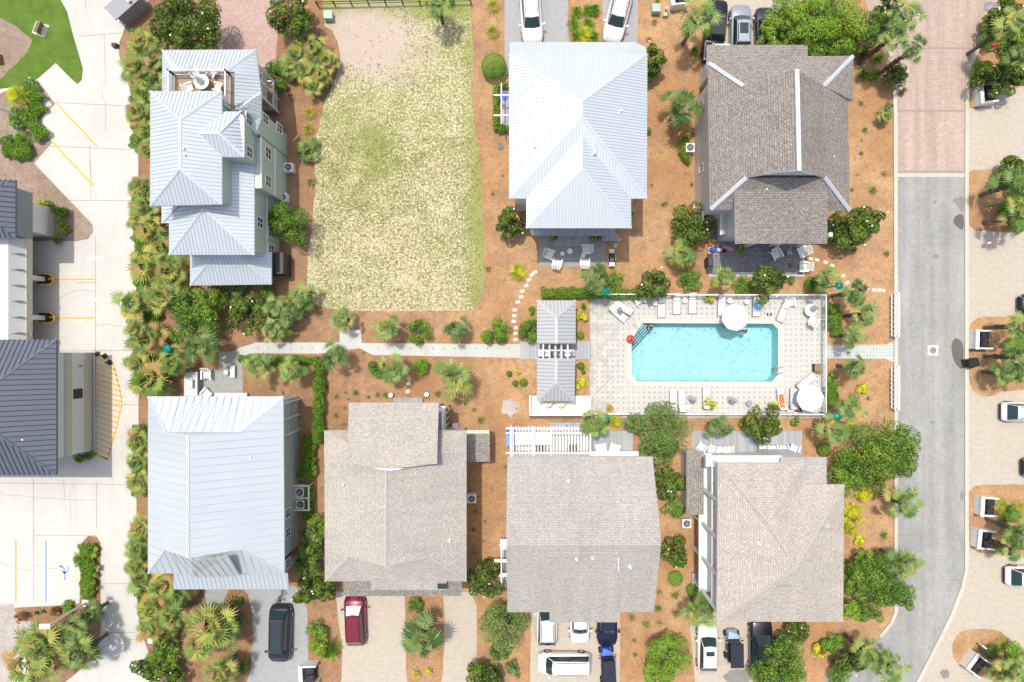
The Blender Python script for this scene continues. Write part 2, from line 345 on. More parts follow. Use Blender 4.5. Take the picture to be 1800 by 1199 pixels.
# ---------------------------------------------------------------- labels that point: nearest landmark + side + rank among look-alikes
LM = [('the stepped metal roof', 264, 87, 477, 502), ('the hipped metal roof', 895, 74, 1137, 401), ('the white-capped brown roof', 1243, 79, 1500, 428),
      ('the pale blue roof', 260, 697, 498, 1036), ('the roof above maroon car', 570, 708, 820, 1048), ('the pergola house', 890, 803, 1162, 1094),
      ('the balcony house', 1206, 793, 1484, 1093), ('the swimming pool', 1102, 561, 1376, 680), ('the slate blue roof', 0, 597, 99, 835),
      ('the grass lot', 566, 5, 850, 545), ('the pool pavilion', 944, 528, 1012, 705), ('the red brick driveway', 385, 0, 495, 112),
      ('the manhole plate', 1629, 604, 1652, 628), ('the upper lattice screen', 1560, 516, 1572, 592), ('the lower lattice screen', 1560, 642, 1572, 720),
      ('the pink brick road', 1578, 0, 1694, 305), ('the striped yellow hatching', 167, 620, 215, 805), ('the blue parking line', 78, 950, 84, 1058), ('the green corner lawn', 0, 0, 145, 145),
      ('the maroon car', 600, 1048, 642, 1140), ('the black van', 462, 1066, 514, 1173), ('the overhead pergola', 893, 748, 1040, 800), ('the golf carts', 1272, 1095, 1308, 1175)]
PEND = []
def lab(o, desc, px, py, cat, group=None, skip=None):
    best = None
    for n, x0, y0, x1, y1 in LM:
        if skip and skip in n: continue
        dx = max(x0-px, 0, px-x1); dy = max(y0-py, 0, py-y1); d = math.hypot(dx, dy)
        if d == 0: d = -1
        if best is None or d < best[0]:
            if d < 0: pr = 'on'
            elif dx > dy: pr = 'left of' if px < x0 else 'right of'
            else: pr = 'above' if py < y0 else 'below'
            best = (d, pr, n)
    tag(o, cat=cat, group=group); PEND.append([o, desc+' '+best[1]+' '+best[2], px, py]); return o
ORD = 'zeroth first second third fourth fifth sixth seventh eighth ninth tenth eleventh twelfth thirteenth fourteenth fifteenth sixteenth seventeenth eighteenth nineteenth twentieth'.split()
NUM = 'zero one two three four five six seven eight nine ten eleven twelve thirteen fourteen fifteen sixteen seventeen eighteen nineteen twenty'.split()
def finish_labels():
    d = {}
    for p in PEND: d.setdefault(p[1], []).append(p)
    for k, ps in d.items():
        n = len(ps)
        if n == 1: ps[0][0]['label'] = k; continue
        xs = [p[2] for p in ps]; ys = [p[3] for p in ps]; hor = max(xs)-min(xs) > max(ys)-min(ys)
        ps.sort(key=lambda p: p[2] if hor else p[3])
        for i, p in enumerate(ps):
            if n == 2: t = ('the left one' if i == 0 else 'the right one') if hor else ('the upper one' if i == 0 else 'the lower one')
            elif i == 0: t = ('leftmost of ' if hor else 'topmost of ')+NUM[n]
            elif i == n-1: t = ('rightmost of ' if hor else 'lowest of ')+NUM[n]
            else: t = ORD[i+1]+(' from left of ' if hor else ' from top of ')+NUM[n]
            p[0]['label'] = k+', '+t
    for p in PEND:
        if len(p[0]['label'].split()) > 16: print('LONG', p[0]['label'])
# ---------------------------------------------------------------- sheets of ground
def sheet(name, poly, mat_, z, kind='structure', holes=None, world=False):
    pts = [[Vector(p) if world else P(*p) for p in poly]]+[[P(*q) for q in h] for h in (holes or [])]
    flat = [p for r in pts for p in r]
    tri = tessellate_polygon(pts); me = bpy.data.meshes.new(name); v = [(p.x, p.y, z) for p in flat]; f = []
    for t in tri:
        a, b, c = [v[i] for i in t]
        f.append(t if (b[0]-a[0])*(c[1]-a[1])-(b[1]-a[1])*(c[0]-a[0]) > 0 else t[::-1])
    me.from_pydata(v, [], f); me.materials.append(M[mat_]); me.update(); o = link(name, me); o['kind'] = kind; return o
def smooth_poly(p, it=2):                            # Chaikin corner cutting for curved bed edges
    for _ in range(it):
        q = []
        for i in range(len(p)):
            a, b = p[i], p[(i+1) % len(p)]; q += [(a[0]*.75+b[0]*.25, a[1]*.75+b[1]*.25), (a[0]*.25+b[0]*.75, a[1]*.25+b[1]*.75)]
        p = q
    return p
def jitter(p, a=1.2, step=9):
    q = []
    for i in range(len(p)):
        s, e = p[i], p[(i+1) % len(p)]; n = max(1, int(math.hypot(e[0]-s[0], e[1]-s[1])/step))
        for k in range(n): t = k/n; q.append((s[0]+(e[0]-s[0])*t+random.uniform(-a, a), s[1]+(e[1]-s[1])*t+random.uniform(-a, a)))
    return q
def strip(mb, pts, w_, z):                           # flat painted line through photo points
    for a, b in zip(pts, pts[1:]):
        A, B_ = P(*a), P(*b); d = (B_-A).normalized(); n = Vector((-d.y, d.x, 0))*w_/2
        q = [A-n, B_-n, B_+n, A+n]; mb.face([(p.x, p.y, z) for p in q])
def kerb(mb, pts, w_=.3, h=.12):
    for a, b in zip(pts, pts[1:]):
        A, B_ = P(*a), P(*b); d = (B_-A); L = d.length; c = (A+B_)/2
        mb.box((c.x, c.y, h/2+.02), (L, w_, h), math.atan2(d.y, d.x))
# ================================================================ THE SETTING
POOL = [(1130, 568), (1358, 569), (1367, 579), (1367, 659), (1356, 671), (1120, 670), (1110, 659), (1110, 596)]
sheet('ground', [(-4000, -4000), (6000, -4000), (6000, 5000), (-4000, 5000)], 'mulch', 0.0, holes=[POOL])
ZC = .012
sheet('concrete_pavement', [(-1500, -600), (300, -600), (262, 0), (222, 42), (210, 75), (209, 95), (218, 125), (228, 155), (237, 205), (243, 255), (244, 600), (243, 868), (240, 876), (240, 905), (243, 912), (240, 1040), (243, 1080), (250, 1115), (262, 1150), (280, 1199), (330, 1500), (-1500, 1500)], 'concrete', ZC)
sheet('lawn', [(-300, -200), (90, -200), (104, -5)]+[(118, 20), (128, 60), (140, 100), (146, 122), (144, 140), (137, 148), (130, 143), (98, 111), (67, 138), (40, 152), (-300, 190)], 'lawn', ZC+.008)
sheet('bark_bed', jitter([(-200, 20), (0, 30), (30, 48), (58, 70), (48, 92), (0, 140), (-200, 190)], 1), 'bark', ZC+.014)
sheet('bark_bed', [(-200, 160), (0, 165), (35, 148), (66, 140), (97, 183), (62, 215), (92, 250), (60, 287), (163, 395), (164, 408), (155, 420), (135, 424), (90, 424), (-200, 424)], 'bark', ZC+.018)
sheet('path', [(36, 150), (52, 135), (92, 185), (78, 190)], 'walk', ZC+.024)
sheet('planting_bed', [(26, 1068), (130, 1063), (140, 1060), (143, 955), (155, 942), (170, 943), (177, 955), (177, 1110), (170, 1150), (130, 1187), (100, 1210), (40, 1210), (75, 1100), (30, 1090)], 'mulch', ZC+.012)
sheet('gravel', jitter([(-300, 1060), (24, 1064), (28, 1088), (78, 1098), (50, 1140), (20, 1210), (-300, 1500)], 2), 'gravel', ZC+.016)
sheet('brick_driveway', [(380, -300), (500, -300), (494, 10), (488, 60), (484, 118), (400, 118), (380, 100)], 'redpave', .01)
sheet('grass_lot', jitter(smooth_poly([(560, -200), (828, -200), (826, 5), (832, 60), (827, 180), (845, 290), (850, 400), (850, 546), (790, 545), (700, 548), (560, 545), (540, 520), (540, 460), (556, 330), (552, 260), (570, 180), (600, 110), (590, 60), (565, 40)], 1), 1.3), 'lot', .01)
sheet('driveway', [(887, -300), (1121, -300), (1121, 130), (887, 130)], 'greydrive', .01)
sheet('planting_bed', jitter([(1000, -60), (1056, -60), (1060, 30), (1062, 130), (1002, 130), (998, 40)], 1), 'mulch', .016)
sheet('driveway', [(1233, -300), (1400, -300), (1420, 130), (1236, 130)], 'cream', .01)
sheet('brick_road', [(1500, -400), (1900, -400), (1820, -5), (1765, 2), (1740, 36), (1722, 70), (1704, 110), (1697, 150), (1695, 305), (1577, 305), (1575, 200), (1573, 130), (1556, 90), (1535, 50), (1520, 0)], 'pinkroad', .02)
sheet('road', [(1577, 311), (1695, 311), (1695, 1000), (1688, 1030), (1670, 1080), (1640, 1140), (1606, 1205), (1500, 1400), (1300, 1400), (1440, 1205), (1470, 1165), (1510, 1145), (1545, 1122), (1564, 1096), (1575, 1070), (1577, 1040)], 'greyroad', .02)
m = MB(); strip(m, [(1577, 308), (1695, 308)], .34, .024); m.build('road_band', 'kerb')['kind'] = 'structure'
m = MB(); strip(m, [(1558, 85), (1707, 85)], .16, .024); strip(m, [(1577, 195), (1695, 195)], .18, .024); strip(m, [(1578, 302), (1694, 302)], .2, .024); m.build('brick_band', 'shadepave')['kind'] = 'structure'
m = MB(); kerb(m, [(1574, 1075), (1574, 600), (1573, 200), (1571, 160)], .34); kerb(m, [(1566, 1095), (1574, 1075)]); kerb(m, [(1546, 1119), (1566, 1095)]); kerb(m, [(1556, 80), (1562, 92), (1566, 100)])
m.build('kerb', 'kerb')['kind'] = 'structure'
m = MB(); kerb(m, [(1765, 4), (1742, 36), (1724, 72), (1706, 112), (1699, 152), (1698, 305), (1698, 1000), (1691, 1032), (1672, 1082), (1642, 1142), (1608, 1207)], .34)
m.build('kerb', 'kerb')['kind'] = 'structure'
sheet('driveway', [(1698, 120), (2600, 120), (2600, 1500), (1560, 1500), (1608, 1207), (1645, 1142), (1674, 1082), (1693, 1030), (1700, 1000)], 'cream', .01)
isl = [[(1703, 190), (1698, 150), (1706, 112), (1724, 72), (1742, 36), (1770, 0), (1900, -300), (2000, 140), (1800, 152), (1755, 162), (1742, 184), (1712, 192)],
       [(1712, 297), (1900, 292), (1900, 407), (1722, 408), (1700, 395), (1699, 308)], [(1703, 575), (1715, 560), (1735, 556), (1900, 556), (1900, 683), (1765, 686), (1748, 695), (1728, 698), (1702, 680), (1700, 600)],
       [(1704, 855), (1740, 851), (1900, 852), (1900, 977), (1725, 976), (1702, 960), (1699, 900)], [(1692, 1106), (1742, 1105), (1765, 1113), (1782, 1140), (1850, 1160), (1850, 1230), (1745, 1199), (1690, 1172), (1672, 1150), (1676, 1124)]]
for i in isl: sheet('planting_bed', jitter(smooth_poly(i, 1), .8), 'mulch', .03)
sheet('driveway', [(590, 1040), (828, 1040), (838, 1065), (838, 1420), (580, 1420), (600, 1199), (602, 1130), (596, 1100)], 'cream', .01)
sheet('planting_bed', jitter(smooth_poly([(712, 1030), (778, 1030), (782, 1100), (778, 1199), (770, 1230), (725, 1230), (714, 1199), (712, 1100)], 1), .8), 'mulch', .016)
sheet('driveway', [(934, 1060), (1090, 1060), (1088, 1420), (928, 1420)], 'cream', .01)
sheet('driveway', [(355, 1030), (520, 1030), (540, 1070), (542, 1150), (537, 1420), (380, 1420), (400, 1199)], 'greydrive', .01)
sheet('planting_bed', jitter(smooth_poly([(396, 1030), (432, 1030), (446, 1090), (440, 1199), (400, 1260), (330, 1230), (325, 1060), (355, 1060), (395, 1110)], 1), .8), 'mulch', .016)
sheet('driveway', [(1209, 1060), (1320, 1060), (1322, 1420), (1225, 1420), (1222, 1199)], 'greydrive' if 0 else 'cream', .01)
sheet('walkway', [(392, 634), (420, 612), (450, 602), (597, 602), (597, 580), (634, 580), (636, 603), (915, 605), (915, 629), (655, 624), (632, 612), (560, 622), (450, 621), (428, 640)], 'walk', .014)
m = MB()
for i in range(24): 
    if i not in (7, 8, 9, 10): strip(m, [(452+i*19.2, 612.5), (455+i*19.2, 612.5)], .17, .018)
m.build('walkway_insets', 'grey')['kind'] = 'structure'
sheet('patio', [(332, 648), (384, 650), (386, 618), (420, 618), (426, 640), (428, 720), (332, 720)], 'lightpatio', .018)
sheet('path', [(1450, 606), (1556, 606), (1574, 598), (1574, 638), (1558, 631), (1450, 630)], 'greenpath', .014)
sheet('patio', [(947, 395), (1065, 395), (1065, 469), (947, 469)], 'lightpatio', .012)
sheet('patio_border', [(1246, 420), (1414, 420), (1414, 486), (1246, 486)], 'walk', .008)
sheet('patio', [(1249, 400), (1411, 400), (1411, 483), (1249, 483)], 'darkpatio', .014)
m = MB(); q = [P(1040, 757), P(1113, 757), P(1113, 815), P(1040, 815)]; m.prism(q, 0, .15); m.build('wooden_deck', 'greydeck')['kind'] = 'structure'
m = MB(); q = [P(1215, 757), P(1408, 757), P(1408, 830), P(1215, 830)]; m.prism(q, 0, .15); m.build('wooden_deck', 'greydeck')['kind'] = 'structure'
m = MB(); q = [P(966, 742), P(1024, 742), P(1024, 760), P(966, 760)]; m.prism(q, 0, .2); m.build('wooden_deck', 'greydeck')['kind'] = 'structure'
m = MB(); q = [P(914, 600), P(1039, 600), P(1039, 632), P(914, 632)]; m.prism(q, 0, .12); m.build('boardwalk', 'greydeck')['kind'] = 'structure'
sheet('pool_deck', [(1037, 522), (1452, 518), (1452, 727), (1037, 727)], 'deck', .03, holes=[[(1128, 560), (1361, 561), (1376, 576), (1376, 665), (1361, 680), (1116, 679), (1102, 663), (1102, 592)]])
sheet('path', [(1037, 722), (1452, 722), (1452, 734), (1037, 734)], 'walk', .008)
# concrete joints and cracks, painted lines
m = MB()
for q in ([(60, 256), (230, 263)], [(0, 849), (243, 852)], [(60, 941), (170, 941)], [(170, 848), (170, 930)], [(59, 840), (59, 1060)], [(90, 180), (236, 187)], [(137, 64), (214, 58)], [(168, 415), (168, 618)], [(104, 352), (244, 353)], [(104, 617), (244, 616)], [(180, 710), (243, 712)], [(240, 640), (240, 700)], [(158, 255), (160, 352)], [(132, 497), (169, 497)], [(160, 850), (160, 0)][:1]):
    if len(q) > 1: strip(m, q, .05, ZC+.004)
strip(m, [(0, 1062), (24, 1062)], .05, ZC+.004); strip(m, [(180, 1026), (243, 1026)], .05, ZC+.004); strip(m, [(186, 1112), (240, 1112)], .05, ZC+.004); strip(m, [(150, 0), (152, 25)], .04, ZC+.004); strip(m, [(183, 60), (186, 150)], .04, ZC+.004)
for q in ([(0, 868), (18, 871), (30, 870), (44, 872), (60, 874), (90, 876), (120, 878), (165, 879)], [(0, 988), (15, 994), (28, 999), (45, 1001), (57, 1003)], [(60, 995), (72, 994), (84, 999), (105, 999)], [(106, 524), (120, 516), (132, 511), (150, 510), (166, 512)], [(168, 572), (190, 570), (205, 573), (224, 575)], [(123, 860), (124, 900), (123, 936)], [(112, 843), (114, 876)], [(157, 280), (163, 320), (170, 350)], [(178, 150), (181, 170), (186, 186), (186, 230)]):
    strip(m, jitter(q, .8, 6)[:-8] if 0 else q, .035, ZC+.004)
m.build('concrete_joints', 'joint')['kind'] = 'structure'
m = MB(); zp = ZC+.008
for q in ([(97, 179), (171, 258)], [(92, 249), (165, 328)], [(94, 491), (168, 491)], [(94, 559), (168, 559)]): strip(m, q, .13, zp)
strip(m, [(28, 950), (28, 1059)], .13, zp)
hat = [(176, 622), (190, 626), (199, 642), (208, 672), (214, 700), (214, 714), (207, 745), (199, 775), (189, 807), (168, 800)]
strip(m, hat, .11, zp)
for i in range(19):
    y = 632+i*9.3; k = (y+12-626)/(700-626) if y < 700 else 1-(y-705)/(100); xe = 199+15*max(0, min(1, k)) if y < 705 else 214-(y-705)*.245
    strip(m, [(168, y-3), (xe, y+9)], .13, zp)
m.build('yellow_markings', 'yellow')['kind'] = 'structure'
m = MB(); strip(m, [(81, 950), (81, 1059)], .13, zp)
ic = (116, 1002)                                      # wheelchair symbol
arc = [(ic[0]+7*math.cos(t)-2, ic[1]+7*math.sin(t)-3) for t in [i*.42-.6 for i in range(9)]]
strip(m, arc, .12, zp); strip(m, [(107, 994), (113, 999), (113, 1004), (115, 1018)], .14, zp); strip(m, [(111, 1007), (117, 1007)], .12, zp); strip(m, [(104, 995), (109, 997)], .2, zp); strip(m, [(115, 1018), (112, 1019)], .14, zp)
m.build('blue_markings', 'bluep')['kind'] = 'structure'
m = MB()
def arrow(x, y, dx, dy, s=1.):
    d = Vector((dx, dy)).normalized(); n = Vector((-d.y, d.x)); o = Vector((x, y))
    pt = [o+d*10*s, o+d*1*s+n*5*s, o+d*1*s+n*1.6*s, o-d*10*s+n*1.6*s, o-d*10*s-n*1.6*s, o+d*1*s-n*1.6*s, o+d*1*s-n*5*s]
    v = [P(*q) for q in pt]; m.face([(q.x, q.y, zp) for q in (v[0], v[6], v[1])]); m.face([(q.x, q.y, zp) for q in (v[2], v[5], v[4], v[3])])
arrow(171, 46, 0, -1, 1.5); arrow(168, 454, -1, 0, 1.5); arrow(164, 526, -1, 0, 1.4); arrow(205, 1132, 0, 1, 1.6)
m.build('direction_arrows', 'whitep')['kind'] = 'structure'
for f in m.f: pass
# damp stains on road
def blob(name, cx, cy, rx, ry, mt, z, n=22, a=0, j=.08):
    pts = []
    for i in range(n):
        t = 2*PI*i/n; r = 1+random.uniform(-j, j); u, v = rx*r*math.cos(t), ry*r*math.sin(t); pts.append((cx+u*math.cos(a)-v*math.sin(a), cy+u*math.sin(a)+v*math.cos(a)))
    return sheet(name, pts, mt, z)
sheet('damp_patch', jitter(smooth_poly([(1673, 353), (1684, 346), (1694, 345), (1694, 374), (1689, 373), (1683, 362)], 1), .3), 'stain2', .026)
sheet('damp_patch', jitter(smooth_poly([(1675, 386), (1682, 377), (1694, 377), (1694, 405), (1684, 401), (1676, 393)], 1), .3), 'stain', .026)
sheet('damp_patch', jitter(smooth_poly([(1671, 612), (1675, 596), (1683, 594), (1691, 602), (1694, 612), (1693, 636), (1694, 648), (1686, 648), (1676, 635)], 1), .3), 'stain', .026)
for a in ((1643, 355, 4, 3), (1645, 450, 5, 4), (1638, 742, 4, 2), (1740, 12, 12, 10), (1661, 1185, 8, 9), (1691, 872, 3, 10)): blob('damp_patch', *a, 'stain2', .037, j=.25)
blob('damp_patch', 1300, 1190, 26, 13, 'stain2', .016, j=.2); blob('sand_patch', 896, 715, 14, 14, 'gravel', .006, j=.45)
m = MB(); m.box(tuple(P(1640, 616, .03)), (1.0, .95, .02)); mh = m.build('manhole', 'stone'); mh['kind'] = 'structure'
m = MB(); m.lathe(tuple(P(1640, 616, .04)), [(.3, 0), (.3, .012)], 20); child(m, 'manhole_lid', 'stain2', mh)
m = MB(); m.lathe(tuple(P(1740, 14, .03)), [(.26, 0), (.26, .02)], 18); m.build('drain_cover', 'grey')['kind'] = 'structure'
# stepping stones
st = [(941, 478, .5), (935, 483, .6), (930, 492, .6), (925, 502, .5), (918, 512, .3), (916, 522, .2), (910, 531, .2), (905, 545, .1), (904, 555, 0), (903, 565, 0), (907, 576, 0), (906, 586, 0), (906, 597, 0),
      (1425, 455, -.2), (1436, 457, -.3), (1451, 461, -.3), (1463, 467, -.3), (1482, 485, .4), (1489, 497, .4), (1524, 509, .1), (1536, 510, .1), (1545, 510, .1), (1552, 511, -.1)]
for i, (x, y, a) in enumerate(st):
    o = B((0, 0, .02), (.42, .30, .05), 0, .96).build('stepping_stone', 'stone'); o.location = P(x, y); o.rotation_euler.z = a
    lab(o, 'pale square stepping stone', x, y, 'stepping stone', 'stepping stones across the pine straw')
for x, y in ((718, 664), (719, 675), (717, 688), (1088, 421), (1082, 431)):
    o = MB().lathe((0, 0, 0), [(.24, 0), (.26, .05), (.18, .08)], 9).build('flat_rock', 'rock'); o.location = P(x, y); o.scale = (1, .75, 1); o.rotation_euler.z = x
    lab(o, 'pale flat rock', x, y, 'rock', 'flat stepping rocks')
# ================================================================ POOL
POOLW = [P(*p) for p in POOL]
m = MB(); dep = -1.5
m.face([(p.x, p.y, dep) for p in POOLW][::-1])
for i in range(8): a, b = POOLW[i], POOLW[(i+1) % 8]; m.face([(a.x, a.y, dep), (b.x, b.y, dep), (b.x, b.y, .02), (a.x, a.y, .02)])
bas = m.build('pool_basin', 'shell'); bas['kind'] = 'structure'
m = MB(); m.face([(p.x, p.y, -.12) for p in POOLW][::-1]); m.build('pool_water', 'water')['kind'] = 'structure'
outer = [(1128, 560), (1361, 561), (1376, 576), (1376, 665), (1361, 680), (1116, 679), (1102, 663), (1102, 592)]
m = MB()
for i in range(8):
    a, b, c, d = [P(*q) for q in (POOL[i], POOL[(i+1) % 8], outer[(i+1) % 8], outer[i])]
    m.hull([(q.x, q.y, -.05) for q in (a, b, c, d)], [(q.x, q.y, .06) for q in (a, b, c, d)])
m.build('pool_coping', 'coping')['kind'] = 'structure'
m = MB()                                               # corner entry steps
for i in range(5):
    t = i*6.2; a, b = P(1112, 594+t*1.02), P(1131+t*1.1, 569); zz = -.22-.24*i; a0, b0 = P(1112, 588), P(1126, 569)
    m.hull([(q[0], q[1], -1.49) for q in (tuple(a0), tuple(a), tuple(b), tuple(b0))], [(q[0], q[1], zz) for q in (tuple(a0), tuple(a), tuple(b), tuple(b0))])
    m.slot(1); A, B2 = P(1112, 594+t*1.02-.6), P(1131+t*1.1-.8, 569); m.tube((A.x, A.y, zz+.01), (B2.x, B2.y, zz+.01), .05, n=4); m.slot(0)
m.build('pool_steps', ['shell', 'tread'])['kind'] = 'structure'
def rail_tube(pts, name, mt, r, parent=None):
    m = MB()
    for a, b in zip(pts, pts[1:]): m.tube(a, b, r, n=6)
    return m.build(name, mt, parent)
o = rail_tube([tuple(P(1114, 571, .05)), tuple(P(1116, 570, .9)), tuple(P(1122, 577, .85)), tuple(P(1132, 589, -.1)), tuple(P(1134, 590, -.9))], 'pool_handrail', 'steel', .03)
tag(o, 'slim metal handrail running down the grid-lined corner steps of the pool', 'handrail')
lr = root('pool_ladder', P(1371, 650)); tag(lr, 'steel exit ladder on the right side of the swimming pool', 'pool ladder')
for s in (-1, 1): child(MB().tube(P(1376, 650+s*5, .06), P(1374, 650+s*5, .7), .035).tube(P(1374, 650+s*5, .7), P(1366, 650+s*5, .7), .035).tube(P(1366, 650+s*5, .7), P(1365, 650+s*5, -.9), .035), 'rail', 'steel', lr)
for k in range(3): child(B((P(1365, 650).x, P(1365, 650).y, -.3-.25*k), (.12, .5, .03)), 'step', 'steel', lr)
# ================================================================ ROOFS AND HOUSES
def newell(p):
    n = Vector((0, 0, 0))
    for i in range(len(p)):
        a, b = p[i], p[(i+1) % len(p)]; n += Vector(((a.y-b.y)*(a.z+b.z), (a.z-b.z)*(a.x+b.x), (a.x-b.x)*(a.y+b.y)))
    return n.normalized()
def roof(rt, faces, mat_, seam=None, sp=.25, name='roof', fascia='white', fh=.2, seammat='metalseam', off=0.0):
    """faces: photo corner + height; builds slabs of true slope with real standing seams"""
    F = []
    for f in faces:
        p = [P(*q) for q in f]; n = newell(p)
        if n.z < 0: p = p[::-1]; n = -n
        F.append((p, n))
    me = bpy.data.meshes.new(name); V = []; FA = []; UV = []; MI = []; key = {}
    def vid(p):
        k = (round(p.x, 2), round(p.y, 2), round(p.z, 2))
        if k not in key: key[k] = len(V); V.append(tuple(p))
        return key[k]
    E = {}
    for p, n in F:
        ids = [vid(q) for q in p]; u = Vector((-n.y, n.x, 0)); u = u.normalized() if u.length > 1e-4 else Vector((1, 0, 0)); d = n.cross(u)
        for t in tessellate_polygon([p]):
            a, b, c = [p[i] for i in t]
            if (b-a).cross(c-a).z < 0: t = t[::-1]
            FA.append(tuple(ids[i] for i in t)); MI.append(0); UV += [(p[i].dot(u), p[i].dot(d)) for i in t]
        for i in range(len(ids)):
            a, b = ids[i], ids[(i+1) % len(ids)]; E[(a, b)] = 1
    th = Vector((0, 0, -fh)); nb = len(V); V += [tuple(Vector(v)+th) for v in V[:nb]]
    for t in list(FA): FA.append(tuple(i+nb for i in t[::-1])); MI.append(1); UV += [(0, 0)]*3
    for (a, b) in E:
        if (b, a) not in E: FA.append((b, a, a+nb, b+nb)); MI.append(1); UV += [(0, 0)]*4
    if seam:
        for p, n in F:
            u = Vector((-n.y, n.x, 0)).normalized(); s = [q.dot(u) for q in p]; k = math.floor(min(s)/sp)*sp+off+sp/2
            while k < max(s):
                cr = []
                for i in range(len(p)):
                    a, b = p[i], p[(i+1) % len(p)]; sa, sb = a.dot(u), b.dot(u)
                    if (sa-k)*(sb-k) < 0: cr.append(a+(b-a)*((k-sa)/(sb-sa)))
                d = n.cross(u); cr.sort(key=lambda q: q.dot(d))
                for i in range(0, len(cr)-1, 2):
                    A, B_ = cr[i], cr[i+1]
                    if (A-B_).length < .15: continue
                    hw = u*seam/2; up = n*.035; b0 = len(V)
                    V += [tuple(q) for q in (A-hw, B_-hw, B_+hw, A+hw, A-hw+up, B_-hw+up, B_+hw+up, A+hw+up)]
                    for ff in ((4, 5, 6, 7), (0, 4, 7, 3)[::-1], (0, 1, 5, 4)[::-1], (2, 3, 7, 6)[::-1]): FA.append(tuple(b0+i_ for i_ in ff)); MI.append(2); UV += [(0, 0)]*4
                k += sp
    me.from_pydata(V, [], FA); uv = me.uv_layers.new(name='UVMap')
    uv.data.foreach_set('uv', [c for q in UV for c in q])
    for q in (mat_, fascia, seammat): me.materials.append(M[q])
    me.polygons.foreach_set('material_index', MI); me.update()
    o = link(name, me, rt); off_ = Vector(rt.location); me.transform(Matrix.Translation(-off_)); return o
def caps(rt, segs, mat_, wd=.3, name='ridge_cap', parent=None, th=.05):
    for a, b in segs:
        m = MB(); A, B_ = P(*a), P(*b); d = (B_-A).normalized(); n = Vector((-d.y, d.x, 0)).normalized()*wd/2; up = Vector((0, 0, th)); lo = Vector((0, 0, -.05))
        m.hull([A-n+lo, B_-n+lo, B_+n+lo, A+n+lo], [A-n*.9+up*.6, B_-n*.9+up*.6, B_+n*.9+up*.6, A+n*.9+up*.6])
        m.tube(A+up*.7, B_+up*.7, wd*.16, n=5); child(m, name, mat_, rt)
def walls(rt, x0, y0, x1, y1, ze, inset, mat_, z0=0, name='wall', top=None):
    a, b = P(x0, y0, ze), P(x1, y1, ze); ins = inset if isinstance(inset, tuple) else (inset,)*4   # W,N,E,S
    X0, Y1, X1, Y0 = a.x+ins[0], a.y-ins[1], b.x-ins[2], b.y+ins[3]; t = ze-.2 if top is None else top
    child(B(((X0+X1)/2, (Y0+Y1)/2, (z0+t)/2), (X1-X0, Y1-Y0, t-z0)), name, mat_, rt); return (X0, Y0, X1, Y1)
def win(rt, side, c, along, z, wd=.9, h=1.3, mull=True, frame='white'):
    """side E/W: c = wall x, along = y ; N/S: c = wall y, along = x"""
    s = 1 if side in 'EN' else -1; ew = side in 'EW'
    def bx(m, a, z_, w_, h_, t, o): 
        m.box((c+s*o, a, z_) if ew else (a, c+s*o, z_), (t, w_, h_) if ew else (w_, t, h_))
    m = MB()
    for dz in (-1, 1): bx(m, along, z+dz*(h/2+.05), wd+.24, .12, .08, .03)
    for da in (-1, 1): bx(m, along+da*(wd/2+.05), z, .12, h, .08, .03)
    if mull: bx(m, along, z, .05, h, .05, .035); bx(m, along, z, wd, .05, .05, .037)
    f = child(m, 'window', frame, rt); m = MB(); bx(m, along, z, wd, h, .03, .012); p = m.build('pane', 'glass', f); p.data.transform(Matrix.Translation(-Vector(rt.location)))
def pipes(rt, pts):
    for x, y, z in pts:
        q = P(x, y, z); child(MB().tube((q.x, q.y, z-.1), (q.x, q.y, z+.4), .07, n=8).lathe((q.x, q.y, z), [(.16, 0), (.1, .12)], 8), 'vent_pipe', 'offwhite', rt)
def railing(rt, A, B_, z, h=1., sp=.13, mat_='white', name='railing'):
    A, B_ = Vector((A[0], A[1], z)), Vector((B_[0], B_[1], z)); L = (B_-A).length; m = MB(); n = int(L/sp); d = (B_-A)/max(n, 1); a = math.atan2(d.y, d.x); c = (A+B_)/2
    m.box((c.x, c.y, z+h), (L, .1, .06), a); m.box((c.x, c.y, z+.12), (L, .05, .05), a)
    for i in range(n+1): q = A+d*i; m.box((q.x, q.y, z+h/2), (.035, .035, h-.1), a)
    for i in range(int(L/2.2)+2):
        q = A+(B_-A)*min(1, i/(int(L/2.2)+1)); m.box((q.x, q.y, z+h/2+.04), (.11, .11, h+.08), a)
    return child(m, name, mat_, rt) if rt else m.build(name, mat_)
def house(name, label, cx, cy): r = root(name, P(cx, cy)); tag(r, label, 'house'); return r
# ---- A: three-storey house with stepped pale metal roofs
A = house('beach_house', 'three-storey pale green house with stepped white metal roofs and a roof deck, upper left', 380, 300)
e, mz = 9.5, 10.9
roof(A, [[(264, 160, e), (390, 160, e), (316, 211, mz)], [(264, 160, e), (316, 211, mz), (316, 297, mz), (264, 362, e)], [(390, 160, e), (316, 211, mz), (316, 297, mz), (390, 359, e)], [(264, 362, e), (316, 297, mz), (390, 359, e)]], 'metal', .042, .30)
caps(A, [((264, 160, e), (316, 211, mz)), ((390, 160, e), (316, 211, mz)), ((316, 211, mz), (316, 297, mz)), ((316, 297, mz), (264, 362, e)), ((316, 297, mz), (390, 359, e))], 'cap', .2)
roof(A, [[(350, 233, 10.4), (385, 234, 10.35), (420, 196, 9.4), (395, 196, 9.4)], [(385, 234, 10.35), (420, 196, 9.4), (429, 207, 9.4), (429, 276, 9.4)], [(350, 233, 10.4), (385, 234, 10.35), (429, 276, 9.4), (390, 276, 9.4)]], 'metal', .042, .30, name='wing_roof')
caps(A, [((350, 233, 10.4), (385, 234, 10.35)), ((385, 234, 10.35), (429, 276, 9.4)), ((385, 234, 10.35), (424, 194, 9.4))], 'cap', .2)
